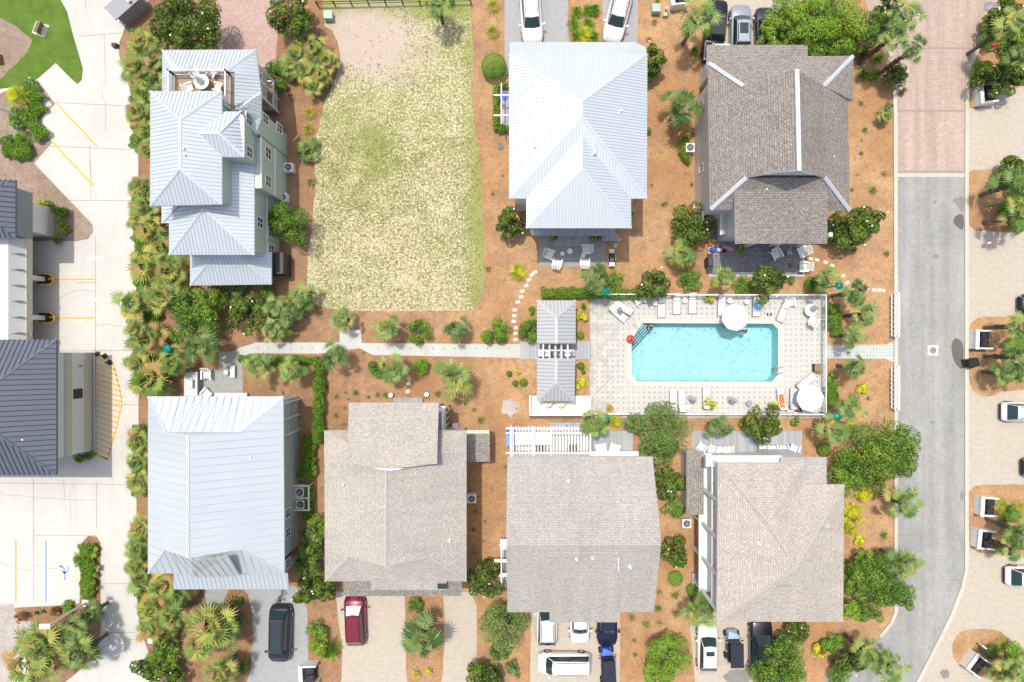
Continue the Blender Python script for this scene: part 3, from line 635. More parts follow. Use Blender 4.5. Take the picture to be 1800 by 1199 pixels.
roof(A, [[(397, 197, 7.6), (459, 162, 6.9), (459, 176, 6.9), (430, 190, 8.6)], [(424, 188, 8.7), (459, 163, 7.2), (459, 208, 7.2)], [(424, 188, 8.7), (459, 208, 7.2), (449, 236, 7.2), (429, 214, 7.8)]], 'metal', .042, .3, name='corner_roof')
e = 6.5
roof(A, [[(285, 88, e), (450, 87, e), (398, 126, 7.9), (320, 126, 7.9)], [(285, 88, e), (320, 126, 7.9), (303, 127, 7.6), (303, 175, 7.4), (285, 175, e)], [(450, 87, e), (459, 163, e), (412, 185, 7.9), (412, 126, 7.6), (398, 126, 7.9)]], 'metal', .042, .3, name='lower_roof')
caps(A, [((285, 88, e), (320, 126, 7.9)), ((450, 87, e), (398, 126, 7.9))], 'cap', .2)
roof(A, [[(297, 448, e), (358, 366, 8.2), (447, 448, e)], [(297, 448, e), (297, 392, e), (284, 392, e-.25), (284, 330, e-.2), (358, 300, 8.2), (358, 366, 8.2)], [(447, 448, e), (358, 366, 8.2), (358, 285, 8.2), (447, 285, e)]], 'metal', .042, .3, name='south_roof')
caps(A, [((297, 448, e), (358, 366, 8.2)), ((447, 448, e), (358, 366, 8.2)), ((284, 392, e-.2), (312, 361, 7.1))], 'cap', .2)
e = 3.2
roof(A, [[(334, 502, e), (378, 446, 4.6), (418, 446, 4.6), (477, 500, e)], [(334, 502, e), (334, 440, e), (378, 446, 4.6)], [(477, 500, e), (477, 443, e), (418, 446, 4.6)]], 'metal', .042, .3, name='porch_roof')
caps(A, [((334, 502, e), (378, 446, 4.6)), ((418, 446, 4.6), (477, 500, e))], 'cap', .2)
X0, Y0, X1, Y1 = walls(A, 264, 160, 429, 362, 9.5, (.4, .4, 1.9, .5), 'green')
a1 = walls(A, 390, 196, 429, 276, 9.4, (-.5, .2, .15, .15), 'green')
a2 = walls(A, 285, 88, 450, 178, 6.5, (.3, .3, 1.9, 0), 'green')
a3 = walls(A, 297, 280, 447, 448, 6.5, (.3, 0, .15, .4), 'green')
a4 = walls(A, 395, 190, 459, 240, 7.2, (0, 0, .25, .3), 'green')
a5 = walls(A, 423, 240, 459, 330, 6.6, (0, 0, .05, .0), 'green', name='side_wing')
for z_ in (3.2, 6.5): child(B((a5[2]+.02, (a5[1]+a5[3])/2, z_), (.12, a5[3]-a5[1], .18)), 'trim_band', 'white', A)
child(B((a3[2]+.02, (a3[1]+a3[3])/2, 3.2), (.1, a3[3]-a3[1]-.1, .16)), 'trim_band', 'white', A)
for yy, zz in ((-1.2, 4.9), (1.2, 4.9)): win(A, 'E', a5[2], (a5[1]+a5[3])/2+yy, zz, .9, 1.2)
for yy, zz in ((1.6, 8.1), (-1.0, 8.0)): win(A, 'E', a1[2], (a1[1]+a1[3])/2+yy, zz, .8, 1.1)
for yy, zz in ((2.4, 2.3), (-1.6, 2.2), (-3.2, 2.2), (-1.2, 4.9)): win(A, 'E', a3[2], (a3[1]+a3[3])/2+yy, zz, .8, 1.2)
for yy, zz in ((.6, 5.6), (.9, 2.2)): win(A, 'E', a4[2], (a4[1]+a4[3])/2+yy, zz, .7, 1.2)
win(A, 'E', P(390, 330, 8).x-.45, P(390, 330, 8).y, 8.0, .8, 1.1)
d0, d1 = P(303, 128, 7.7), P(412, 197, 7.7)           # roof deck
child(B(((d0.x+d1.x)/2, (d0.y+d1.y)/2, 7.6), (d1.x-d0.x-.1, d0.y-d1.y, .14)), 'roof_deck', 'brdeck', A)
railing(A, (d0.x+.2, d0.y-.2), (d1.x-.3, d0.y-.2), 7.7, 1.1); railing(A, (d0.x+.2, d0.y-.2), (d0.x+.2, d1.y+.8), 7.7, 1.1); railing(A, (d1.x-.3, d0.y-.2), (d1.x-.3, d1.y+.2), 7.7, 1.1)
bx0, bx1, by0, by1 = a2[2], a2[2]+1.6, P(0, 198).y, P(0, 152).y      # east balconies
for z_ in (.4, 3.1):
    child(B(((bx0+bx1)/2, (by0+by1)/2, z_), (bx1-bx0, by1-by0, .14)), 'balcony_floor', 'brdeck', A)
    railing(A, (bx1-.05, by0), (bx1-.05, by1), z_+.05, 1.0); railing(A, (bx0, by1-.05), (bx1, by1-.05), z_+.05, 1.0)
for yy in (by0, (by0+by1)/2, by1-.06): child(B((bx1-.06, yy, 2.7), (.14, .14, 5.4)), 'post', 'white', A)
child(B((bx1-.06, (by0+by1)/2, 5.5), (.2, by1-by0, .22)), 'beam', 'white', A); child(B(((bx0+bx1)/2, by0, 5.5), (bx1-bx0, .2, .22)), 'beam', 'white', A)
q = P(490, 452); child(B((q.x+.4, q.y-.8, 1.1), (1.5, 1.9, 2.2)), 'screened_entry', 'dark', A)
pipes(A, [(326, 263, 10.6), (328, 274, 10.55)])
# ---- B: hipped pale metal roof
Bh = house('beach_house', 'white house under one large hipped pale metal roof, top centre of the photo', 1015, 250)
e, r1, r2 = 8.0, 10.2, 9.7
roof(Bh, [[(895, 95, e), (1138, 95, e), (1022, 180, r1)], [(895, 95, e), (1022, 180, r1), (1022, 205, r1), (895, 349, e)], [(1138, 95, e), (1022, 180, r1), (1022, 205, r1), (1137, 349, e)], [(1022, 205, r1), (1137, 349, e), (1109, 349, e), (1022, 238, r2), (925, 349, e), (895, 349, e)],
          [(1022, 238, r2), (1021, 296, r2), (925, 401, e), (925, 349, e)], [(1022, 238, r2), (1021, 296, r2), (1110, 401, e), (1109, 349, e)], [(925, 401, e), (1110, 401, e), (1021, 296, r2)]], 'metal', .04, .245)
caps(Bh, [((895, 95, e), (1022, 180, r1)), ((1138, 95, e), (1022, 180, r1)), ((1022, 180, r1), (1022, 205, r1)), ((1022, 205, r1), (895, 349, e)), ((1022, 205, r1), (1137, 349, e)), ((1022, 238, r2), (1021, 296, r2)), ((1021, 296, r2), (925, 401, e)), ((1021, 296, r2), (1110, 401, e))], 'cap', .2)
roof(Bh, [[(896, 74, 4.6), (1117, 74, 4.6), (1100, 99, 5.5), (896, 99, 5.5)], [(1117, 74, 4.6), (1136, 84, 4.6), (1136, 99, 5.0), (1100, 99, 5.5)]], 'metal', .04, .245, name='entry_roof')
b1 = walls(Bh, 895, 95, 1137, 349, 8, (.5, .5, .5, .5), 'wsid'); b2 = walls(Bh, 925, 340, 1110, 401, 8, (.5, 0, .5, .75), 'wsid')
walls(Bh, 900, 78, 1130, 120, 4.6, (.3, .5, .3, 0), 'wsid')
for i in range(5):
    xx = b2[0]+1.3+i*(b2[2]-b2[0]-2.6)/4
    for zz in (1.9, 5.2): win(Bh, 'S', b2[1], xx, zz, 1.25 if i in(0, 4) else .75, 1.5, False)
child(B(((b2[0]+b2[2])/2, b2[1]-.3, 3.4), (b2[2]-b2[0]-.2, .7, .14)), 'balcony', 'greydeck', Bh)
m = MB(); 
for k in range(3): m.box(((b2[0]+b2[2])/2, b2[1]-.35-.3*k, .36-.12*k), (3.3, .32, .12))
child(m, 'steps', 'greydeck', Bh)
child(B(((b2[0]+b2[2])/2+3.6, b2[1]-.35, .3), (1.5, .7, .5)), 'landing', 'greydeck', Bh)
q = P(884, 196); child(B((q.x+.8, q.y, .25), (1.9, 3.4, .5)), 'side_porch', 'greydeck', Bh)
m = MB()
for k in (-1.2, 0.6): m.box((q.x+.4, q.y+k, 2.5), (2.4, .1, .16)); m.box((q.x-.1, q.y+k, 1.3), (.12, .12, 2.5))
m.box((q.x-.1, q.y-.2, 2.62), (.1, 3.6, .14)); child(m, 'trellis_arm', 'white', Bh)
pipes(Bh, [(940, 259, 8.7), (1091, 196, 8.9), (992, 321, 8.8), (1045, 270, 9.4)])
# ---- C: brown shingled with white caps
C_ = house('beach_house', 'white-sided house with brown shingled roof and white hip and ridge caps, upper right', 1370, 250)
e, mz, r = 7.6, 9.55, 12.2
roof(C_, [[(1245, 110, e), (1414, 99, e), (1500, 98, e), (1448, 151, mz), (1401, 122, r), (1307, 151, mz)], [(1245, 110, e), (1307, 151, mz), (1401, 122, r), (1405, 298, r), (1312, 312, mz), (1249, 368, e)],
          [(1500, 98, e), (1448, 151, mz), (1401, 122, r), (1405, 298, r), (1450, 312, mz), (1494, 370, e), (1490, 178, e), (1500, 177, e)], [(1312, 312, mz), (1450, 312, mz), (1494, 370, e), (1249, 368, e)]], 'shA')
roof(C_, [[(1292, 335, 8.9), (1455, 335, 8.9), (1454, 428, 7.2), (1293, 428, 7.2)]], 'shA', name='porch_roof')
roof(C_, [[(1243, 79, 4.6), (1420, 79, 4.6), (1420, 120, 5.8), (1243, 120, 5.8)]], 'shA', name='entry_roof')
caps(C_, [((1245, 110, e), (1307, 151, mz)), ((1500, 98, e), (1448, 151, mz)), ((1401, 122, r), (1405, 300, r)), ((1312, 312, mz), (1249, 368, e)), ((1450, 312, mz), (1494, 370, e))], 'cap', .34)
g1, g2, g3 = P(1345, 306, 10.6), P(1432, 306, 10.9), P(1405, 299, r); m = MB(); m.hull([g1+Vector((0, .1, -.3)), g2+Vector((0, .1, -.3)), g3+Vector((0, .1, -.05))], [g1+Vector((0, -.02, -.3)), g2+Vector((0, -.02, -.3)), g3+Vector((0, -.02, -.05))]); child(m, 'gable', 'cap', C_)
c1 = walls(C_, 1249, 110, 1490, 370, 7.6, (.75, .5, .5, .5), 'gsid'); c2 = walls(C_, 1300, 360, 1450, 428, 7.2, (.3, 0, .3, 1.2), 'wsid'); walls(C_, 1246, 82, 1415, 120, 4.6, (.4, .5, .3, 0), 'wsid')
for yy in (4.4, -1.2, -5.6): win(C_, 'W', c1[0], (c1[1]+c1[3])/2+yy, 2.2, .6, 1.1, True)
m = MB()
for k in range(26): m.box((P(1285, 390).x-1.4, P(1285, 371).y-.12*k+.4, 3.2), (.9, .05, .05))
child(m, 'balcony_slats', 'white', C_); child(B((P(1285, 390).x-1.9, P(1285, 390).y+.3, 3.05), (.14, 4., .3)), 'balcony_beam', 'white', C_)
for xx in (1310, 1355, 1400): q = P(xx, 437); child(B((q.x, q.y+.25, 3.4), (.3, .3, 6.8)), 'column', 'white', C_)
m = MB(); q = P(1233, 130)
m.box((q.x+.2, q.y-.2, 3.), (.14, 3.4, .3)); m.box((q.x+.2, q.y+1.3, 1.5), (.16, .16, 3)); m.box((q.x+.2, q.y-1.6, 1.5), (.16, .16, 3)); m.box((q.x+.9, q.y+1.35, 3), (1.5, .12, .3)); child(m, 'side_porch', 'white', C_)
pipes(C_, [(1298, 203, 8.9), (1462, 277, 8.4), (1345, 334, 8.7)])
# ---- D: lower left pale metal roof
D = house('beach_house', 'pale green house under a broad pale blue metal roof, lower left of the photo', 380, 860)
e, mz, r = 6.4, 8.0, 9.8
roof(D, [[(260, 697, e), (498, 697, e), (420, 759, mz), (330, 764, r), (292, 759, mz)], [(260, 697, e), (292, 759, mz), (330, 764, r), (330, 981, r), (290, 967, mz), (260, 1008, e)], [(498, 697, e), (420, 759, mz), (330, 764, r), (330, 981, r), (424, 966, mz), (500, 1008, e)],
         [(260, 1008, e), (290, 967, mz), (330, 981, r), (424, 966, mz), (500, 1008, e)]], 'metal', .036, .62)
caps(D, [((260, 697, e), (292, 759, mz)), ((498, 697, e), (420, 759, mz)), ((330, 764, r), (330, 981, r)), ((290, 967, mz), (260, 1008, e)), ((424, 966, mz), (500, 1008, e))], 'cap', .2)
roof(D, [[(305, 1008, 5.4), (505, 1008, 5.4), (508, 1036, 4.6), (305, 1036, 4.6)]], 'metal', .045, .38, name='porch_roof')
roof(D, [[(335, 988, 9.2), (400, 978, 9.2), (420, 1013, 6.9), (340, 1015, 6.9)]], 'metal', .04, .6, name='dormer_roof')
d1_ = walls(D, 260, 697, 498, 1008, 6.4, (.5, .5, .75, .5), 'green'); walls(D, 305, 1005, 505, 1036, 4.6, (.3, 0, .3, 1.3), 'green')
for py in (902, 936, 990): win(D, 'E', d1_[2], P(0, py, 3).y, 3.0, .7, 1.1)
q = P(513, 728); child(B((q.x+.2, q.y, 2.2), (1.2, 2.9, .14)), 'balcony_floor', 'greydeck', D)
m = MB(); 
for yy in (-1.4, 0, 1.4): m.box((q.x+.75, q.y+yy, 2.6), (.14, .14, 5.2)); m.box((q.x+.2, q.y+yy, 5.15), (1.1, .14, .2))
m.box((q.x+.75, q.y, 5.2), (.2, 3., .2)); child(m, 'porch_frame', 'white', D); child(B((q.x-.1, q.y, 3.6), (.12, 2.6, 2.4)), 'porch_screen', 'glass', D)
pipes(D, [(443, 803, 7.3)])
m = MB(); q = P(533, 870)
for yy in (-1.1, 0, 1.1): m.box((q.x+.2, q.y+yy, 1.3), (1.5, .1, .1)); m.box((q.x+.9, q.y+yy, .65), (.1, .1, 1.3))
m.box((q.x+.9, q.y, 1.3), (.12, 2.3, .14)); m.box((q.x+.2, q.y, .5), (1.3, 2.2, .06)); child(m, 'equipment_stand', 'white', D)
# ---- E: beige roof above maroon car
E_ = house('beach_house', 'house with beige shingle roof and lower wing, directly above the maroon car', 690, 880)
e, r = 6.6, 9.4; mz = 8.0
roof(E_, [[(570, 757, e), (612, 757, e), (655, 800, 8.81)], [(820, 757, e), (772, 757, e), (765, 800, 7.73)], [(570, 757, e), (655, 800, 8.81), (679, 827, r), (678, 996, r), (612, 980, 7.71), (571, 1022, e)], [(820, 757, e), (765, 800, 7.73), (679, 827, r), (678, 996, r), (758, 980, 7.87), (820, 1022, e)], [(571, 1022, e), (612, 980, 7.71), (678, 996, r), (758, 980, 7.87), (820, 1022, e)]], 'shB')
roof(E_, [[(613, 708, 7.0), (771, 708, 7.0), (768, 815, 9.4), (700, 823, 9.5), (655, 823, 9.5), (611, 815, 9.2)]], 'shB', name='wing_roof')
roof(E_, [[(605, 1018, 5.9), (812, 1018, 5.9), (812, 1048, 5.2), (605, 1048, 5.2)]], 'shD', name='porch_roof')
roof(E_, [[(652, 1000, 6.9), (785, 1000, 6.9), (785, 1037, 6.1), (652, 1037, 6.1)]], 'shB', name='centre_apron')
caps(E_, [((679, 827, r), (678, 996, r)), ((571, 1022, e), (612, 980, 7.71)), ((820, 1022, e), (758, 980, 7.87))], 'ridge', .16, 'ridge_shingles')
roof(E_, [[(819, 762, 2.9), (861, 762, 2.9), (861, 812, 2.9), (819, 812, 2.9)]], 'shD', name='side_roof'); child(B((P(840, 759, 2.8).x, P(840, 759, 2.8).y, 2.5), (2.0, .3, .7)), 'side_parapet', 'beige', E_)
q = P(683, 825, 9.5); child(MB().hull([(q.x-1.3, q.y+.06, 9.35), (q.x+.2, q.y-.14, 9.35), (q.x+1.3, q.y+.06, 9.35)], [(q.x-1.3, q.y+.08, 9.56), (q.x+.2, q.y-.1, 9.56), (q.x+1.3, q.y+.08, 9.56)]), 'gable_flashing', 'white', E_); q = P(777, 1029, 6.3); child(B((q.x, q.y, 6.28), (.75, .55, .14)), 'skylight', 'glass', E_)
e1 = walls(E_, 570, 757, 820, 1022, 6.6, (.5, .5, .5, .5), 'gsid'); e2 = walls(E_, 613, 708, 771, 770, 7.0, (.4, .6, .4, 0), 'wsid'); walls(E_, 605, 1010, 812, 1048, 5.2, (.4, 0, .4, .8), 'gsid')
a, b = P(821, 764, 2.9), P(858, 810, 2.9); child(B(((a.x+b.x)/2, (a.y+b.y)/2, 1.35), (b.x-a.x, a.y-b.y, 2.7)), 'side_room', 'gsid', E_)
q = P(783, 732); m = MB()
for k in range(5): m.box((q.x+.3, q.y+1.1-k*.55, 2.7), (.09, .09, 5.4))
m.box((q.x+.3, q.y, 5.4), (.16, 2.5, .2)); m.box((q.x-.3, q.y+1.15, 5.4), (1.4, .3, .14)); m.box((q.x-.3, q.y, 2.6), (1.2, 2.4, .12)); child(m, 'screen_frame', 'offwhite', E_)
child(B((q.x-.1, q.y, 3), (.05, 2.3, 5)), 'screen', 'glass', E_)
child(B((P(718, 704).x, P(718, 701).y-.5, .15), (2.7, 1.3, .3)), 'steps', 'lightpatio', E_)
pipes(E_, [(605, 851, 7.4), (791, 950, 7.2)])
# ---- F: gabled, below pergola
F_ = house('beach_house', 'white house with plain beige gable roof, directly below the white pergola', 1020, 940)
e, r = 7.0, 9.9
roof(F_, [[(892, 803, e), (1147, 803, e), (1162, 944, r), (1162, 958, r), (890, 958, r), (890, 944, r)], [(890, 958, r), (1162, 958, r), (1149, 1076, e), (892, 1076, e)]], 'shC')
roof(F_, [[(966, 972, 9.65), (1087, 972, 9.65), (1086, 1094, 6.9), (966, 1094, 6.9)]], 'shC', name='centre_roof')
caps(F_, [((890, 957, r), (1162, 957, r))], 'ridge', .14, 'ridge_shingles')
f1 = walls(F_, 892, 803, 1147, 1076, 7.0, (.4, .55, .4, .6), 'wsid'); walls(F_, 970, 1060, 1082, 1094, 6.9, (.3, 0, .3, .7), 'wsid', name='centre_bay')
q = P(1082, 800, 3.6); child(B((q.x, f1[3]+.1, 3.0), (4.2, .5, .2)), 'balcony_slab', 'white', F_)
m = MB(); q = P(884, 975)
for k in (-.95, .3): m.box((q.x+.1, q.y+k, 2.4), (1.7, .1, .14)); m.box((q.x+.1, q.y+k-.17, 2.4), (1.7, .1, .14))
m.box((q.x-.1, q.y, 2.5), (.1, 4.2, .12)); m.box((q.x-.25, q.y+1.6, 1.2), (.12, .12, 2.4)); m.box((q.x+.2, q.y+1.7, 2.45), (.8, .9, .1)); child(m, 'side_trellis', 'white', F_)
child(B((q.x+.35, q.y-.6, .25), (1.1, 4.4, .5)), 'side_porch', 'greydeck', F_)
m = MB(); q = P(1087, 990, 9.3); m.box((q.x, q.y, 9.35), (.07, 1.4, .1)); child(m, 'flashing', 'cap', F_)
pipes(F_, [(1000, 846, 8.1), (1013, 982, 9.4), (1041, 980, 9.4), (1107, 996, 9.2)])
# ---- G: balcony house
G_ = house('beach_house', 'house with warm beige hipped roof and white side balconies, lower right', 1350, 950)
e, m2, r = 8.6, 9.9, 10.3
roof(G_, [[(1262, 813, e), (1352, 920, m2), (1398, 998, r), (1260, 1093, e)], [(1262, 813, e), (1412, 813, e), (1352, 920, m2)], [(1412, 813, e), (1412, 852, e), (1352, 920, m2)], [(1412, 852, e), (1484, 852, e), (1398, 998, r), (1352, 920, m2)], [(1484, 852, e), (1482, 1093, e), (1398, 998, r)], [(1260, 1093, e), (1482, 1093, e), (1398, 998, r)]], 'shG')
caps(G_, [((1262, 813, e), (1352, 920, m2)), ((1352, 920, m2), (1398, 998, r)), ((1484, 852, e), (1398, 998, r)), ((1482, 1093, e), (1398, 998, r)), ((1260, 1093, e), (1398, 998, r))], 'ridge', .14, 'ridge_shingles')
roof(G_, [[(1374, 804, 7.6), (1453, 804, 7.6), (1453, 860, 8.3), (1374, 860, 8.3)]], 'shC', name='lower_roof')
roof(G_, [[(1207, 793, 3.6), (1237, 793, 4.1), (1237, 905, 4.1), (1207, 905, 3.6)]], 'shD', name='side_roof')
gx = (1225-900)/K
g1_ = walls(G_, 1262, 852, 1484, 1093, 8.6, (.9, .5, .5, .5), 'wsid'); walls(G_, 1262, 813, 1412, 860, 8.6, (.9, .5, .3, 0), 'wsid', name='north_wing'); walls(G_, 1385, 804, 1453, 860, 7.5, (0, .4, .4, 0), 'wsid', name='low_wing')
w0 = g1_[0]
a, b = P(1209, 797, 3.4), P(1237, 903, 3.4); child(B(((a.x+b.x)/2+.2, (a.y+b.y)/2, 1.6), (b.x-a.x, a.y-b.y-.3, 3.2)), 'side_room', 'wsid', G_)
ya, yb = P(0, 1060, 6).y, P(0, 806, 6).y
for z_, xo in ((3.3, 1.1), (5.9, .75)):
    child(B((w0-xo/2+.1, (ya+yb)/2, z_), (xo, yb-ya, .25)), 'balcony_slab', 'white', G_)
    if z_ > 3.4: railing(G_, (w0-xo+.2, ya+.1), (w0-xo+.2, yb-.1), z_+.12, 1.05, .13)
for k in range(5): yy = ya+(yb-ya)*k/4; child(B((w0-.72, yy+(.1 if k == 0 else -.1 if k == 4 else 0), 4.3), (.22, .22, 8.2)), 'column', 'white', G_)
child(B((w0-.72, (ya+yb)/2, 8.2), (.25, yb-ya, .35)), 'beam', 'white', G_)
for py in (850, 900, 985, 1040): win(G_, 'W', w0, P(0, py, 7).y, 7.1, .9, 1.6)
for py in (935, 1060): win(G_, 'W', w0, P(0, py, 2).y, 1.9, .8, 1.2)
a, b = P(1242, 803, 6.9), P(1376, 815, 6.9); child(B(((a.x+b.x)/2, (a.y+b.y)/2-.1, 6.6), (b.x-a.x, .9, .3)), 'north_balcony', 'white', G_)
a = P(1300, 803, 3.6); child(B((a.x+.6, a.y-.5, 3.4), (9.2, .9, .3)), 'lower_balcony', 'white', G_)
child(B((P(1227, 1018).x, P(1227, 1018).y, .2), (1.3, 1.3, .4)), 'side_steps', 'greydeck', G_)
pipes(G_, [(1333, 955, 9.6), (1452, 923, 9.1)])
m = MB(); q = P(1379, 1031, 9.75); m.box((q.x, q.y, 9.75), (1.0, .14, .12)); child(m, 'ridge_vent', 'grey', G_)
# ================================================================ BANK BUILDINGS, LEFT EDGE
K1 = root('drive_through_building', P(0, 717)); tag(K1, 'building with slate blue metal hip roof at the left edge, beside the yellow hatching', 'building')
e, r = 6.3, 9.6
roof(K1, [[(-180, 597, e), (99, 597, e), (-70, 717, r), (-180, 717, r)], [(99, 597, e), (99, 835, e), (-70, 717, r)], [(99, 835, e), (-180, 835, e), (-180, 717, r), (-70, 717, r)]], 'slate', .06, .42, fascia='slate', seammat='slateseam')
caps(K1, [((99, 597, e), (-70, 717, r)), ((99, 835, e), (-70, 717, r))], 'slate', .16)
KX, KN, KS = -38.8, P(0, 621).y, P(0, 790).y
for z0_, z1_, pr_, mt_, nm_ in ((0, 1.27, .08, 'beige', 'wainscot'), (1.27, 3.1, 0, 'offwhite', 'wall'), (3.1, 3.93, .1, 'beige', 'trim_band'), (3.93, 6.15, 0, 'offwhite', 'upper_wall')): child(B(((KX+pr_-60)/2, (KN+KS)/2, (z0_+z1_)/2), (KX+pr_+60, KN-KS+2*pr_, z1_-z0_)), nm_, mt_, K1)
pipes(K1, [(45, 772, 7.2)])
xe = KX
q = P(0, 690); child(B((xe+.02, P(0, 692, 2.2).y, 2.15), (.06, .85, 1.25)), 'service_window', 'dark', K1)
child(MB().box((xe+.1, P(0, 643, 1.8).y, 1.9), (.7, .05, .05)).box((xe+.0, P(0, 643, 1.8).y, 1.9), (.35, .18, .1)), 'wall_lamp', 'grey', K1)
m = MB(); kerb(m, [(167, 622), (168, 800)], .2, .14); m.build('kerb', 'kerb')['kind'] = 'structure'
K2 = root('canopy_building', P(0, 450)); tag(K2, 'white flat-roofed drive-through canopy building with dark dormer roof, left edge', 'building')
cx_, cn_, cs_, ln_ = -42.4, P(0, 367).y, P(0, 640).y, P(0, 416).y
child(B(((cx_-70)/2, (cn_+cs_)/2, 3.16), (cx_+70, cn_-cs_, .78)), 'parapet', 'beige', K2)
child(B(((cx_-.75-70)/2, (cn_+cs_)/2, 4.1), (cx_-.75+70, cn_-cs_-.3, 1.08)), 'flat_roof', 'white', K2)
m = MB()
for i in range(96): yy = P(0, 414).y+(cs_-P(0, 414).y)*i/96; m.hull([(cx_-.8, yy-.035, 3.56), (cx_-.05, yy-.035, 3.56), (cx_-.05, yy+.035, 3.56), (cx_-.8, yy+.035, 3.56)], [(cx_-.8, yy-.035, 4.72), (cx_-.74, yy-.035, 4.72), (cx_-.74, yy+.035, 4.72), (cx_-.8, yy+.035, 4.72)])
child(m, 'roof_fins', 'white', K2); m = MB(); m.hull([(cx_-.8, cs_, 3.55), (cx_-.1, cs_, 3.55), (cx_-.1, cn_-.2, 3.55), (cx_-.8, cn_-.2, 3.55)], [(cx_-.8, cs_, 4.66), (cx_-.78, cs_, 4.66), (cx_-.78, cn_-.2, 4.66), (cx_-.8, cn_-.2, 4.66)]); child(m, 'roof_slope', 'white', K2)
m = MB()
for k in range(7): yy = P(0, 430+26*k).y; m.box((cx_-.42, yy, 4.1), (.7, .05, .9))
child(m, 'expansion_joints', 'grey', K2)
child(B(((cx_-60)/2, (cn_+ln_)/2, 1.86), (cx_+60, cn_-ln_-.02, 1.8)), 'lobby_wall', 'offwhite', K2)
child(B(((cx_+.08-60)/2, (cn_+ln_)/2, .47), (cx_+.08+60, cn_-ln_+.1, .94)), 'wainscot', 'beige', K2)
for py, pc in ((491, 488), (559, 557)):
    q = P(73, py); child(B((q.x, q.y, 1.3), (.9, .42, 2.6)), 'column', 'offwhite', K2)
for py in (523, 588): q = P(58, py, 3.3); child(B((cx_+.05, q.y, 3.1), (.22, .28, .12)), 'canopy_light', 'grey', K2)
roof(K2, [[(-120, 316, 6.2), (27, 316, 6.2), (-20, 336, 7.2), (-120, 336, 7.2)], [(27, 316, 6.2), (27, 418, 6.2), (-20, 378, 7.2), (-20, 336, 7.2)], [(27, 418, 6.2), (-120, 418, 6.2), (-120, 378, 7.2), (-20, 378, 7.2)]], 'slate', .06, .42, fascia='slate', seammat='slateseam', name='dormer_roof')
a, b = P(-120, 316, 6.2), P(27, 418, 6.2); child(B(((a.x+b.x)/2-.4, (a.y+b.y)/2, 4.5), (b.x-a.x-.8, a.y-b.y-.8, 3.0)), 'dormer_wall', 'grey', K2)
m = MB(); q = P(8, 434, 4)
for k in range(9): m.box((q.x, q.y+.7-.17*k, 3.9), (1.1, .07, .05))
child(m, 'louvre', 'white', K2); child(B((q.x, q.y, 3.5), (1.3, 1.8, .5)), 'louvre_box', 'grey', K2)
for x_, y_ in ((88, 491), (90, 558)):
    g = root('bumper_rail', P(x_, y_)); tag(g, 'yellow U-shaped bumper rail at the %s canopy column by the left edge' % ('upper' if y_ < 520 else 'lower'), 'bumper rail', 'yellow bumper rails')
    m = MB(); pts = [(x_-8, y_+10), (x_-1, y_+10), (x_+4, y_+5), (x_+5, y_), (x_+3, y_-5), (x_-2, y_-9)]
    for p, q in zip(pts, pts[1:]): A_, B2 = P(*p, .6), P(*q, .6); m.tube(A_, B2, .07)
    child(m, 'rail', 'yellow', g); m = MB()
    for p in (pts[0], pts[3], pts[5]): q = P(*p); m.tube((q.x, q.y, 0), (q.x, q.y, .6), .07)
    child(m, 'posts', 'yellow', g); i_ = P(x_-8, y_); child(B((i_.x, i_.y, .08), (1.3, .8, .16)), 'island', 'dark', g)
for i, (x_, y_, a) in enumerate(((172, 622, 0), (185, 626, .6), (193, 637, -.5))):
    g = root('bollard_base', P(x_, y_), a); B((0, 0, .06), (.42, .42, .12)).build('base', 'dark', g); MB().tube((0, 0, .1), (0, 0, .9), .06, n=8).build('post', 'black', g); MB().tube((0, 0, .9), (0, 0, .93), .05, n=8).build('cap', 'offwhite', g)
    lab(g, 'black square-based bollard', x_, y_, 'bollard', 'black bollards at the hatching')
# light poles
def lightpole(bx, by, tx, ty, h, label):
    g = root('lamp_post', P(bx, by)); tag(g, label, 'lamp post'); b0, t0 = P(bx, by), P(tx, ty, h); t0 = Vector((b0.x, b0.y, h)) if tx is None else t0
    child(B((b0.x, b0.y, .3), (.6, .6, .6)), 'plinth', 'white', g); child(MB().tube((b0.x, b0.y, .5), (b0.x, b0.y, h), .11, .08, 8), 'pole', 'white', g)
    child(MB().box((b0.x-.2, b0.y, h+.05), (.9, .4, .18)), 'lamp_head', 'white', g); return g
lightpole(157, 1056, 157, 1056, 5.6, 'tall white lamp post leaning left over the planting bed in the lower left corner'); 
lightpole(41, 209, 41, 209, 6.0, 'white lamp post between the clipped shrubs at the left edge')
# NW objects
q = P(238, 22); g = root('equipment_shed', q); tag(g, 'grey flat-roofed shed with white edge beside the concrete, upper left', 'shed'); g.rotation_euler.z = 0
m = MB(); rr = .72; m.box((q.x, q.y, 1.9), (3.2, 1.5, .12), rr); child(m, 'roof', 'grey', g); m = MB(); m.box((q.x, q.y, .92), (2.8, 1.2, 1.84), rr); child(m, 'body', 'grey', g)
m = MB(); dn = Vector((math.cos(rr+PI/2), math.sin(rr+PI/2))); m.box((q.x+dn.x*.78, q.y+dn.y*.78, 1.9), (3.3, .1, .2), rr); child(m, 'fascia', 'white', g)
child(B((q.x+.55, q.y+.1, 2.1), (.35, .45, .25), rr), 'roof_box', 'white', g)
o = MB().tube(tuple(P(200, -25, 7.5)), tuple(P(256, 30, 6.8)), .03).build('overhead_wire', 'black'); tag(o, 'thin black overhead wire crossing the grey shed, top left', 'wire')
q = P(72, 52); g = root('park_bench', q, -.35); tag(g, 'dark slatted bench on a tan pad in the green lawn, top left', 'bench')
B((0, 0, .04), (1.3, 1.2, .06)).build('pad', 'beige', g)
m = MB(); 
for k in range(5): m.box((-.2+.13*k, 0, .45), (.1, 1.0, .04))
m.build('seat', 'wood', g); m = MB()
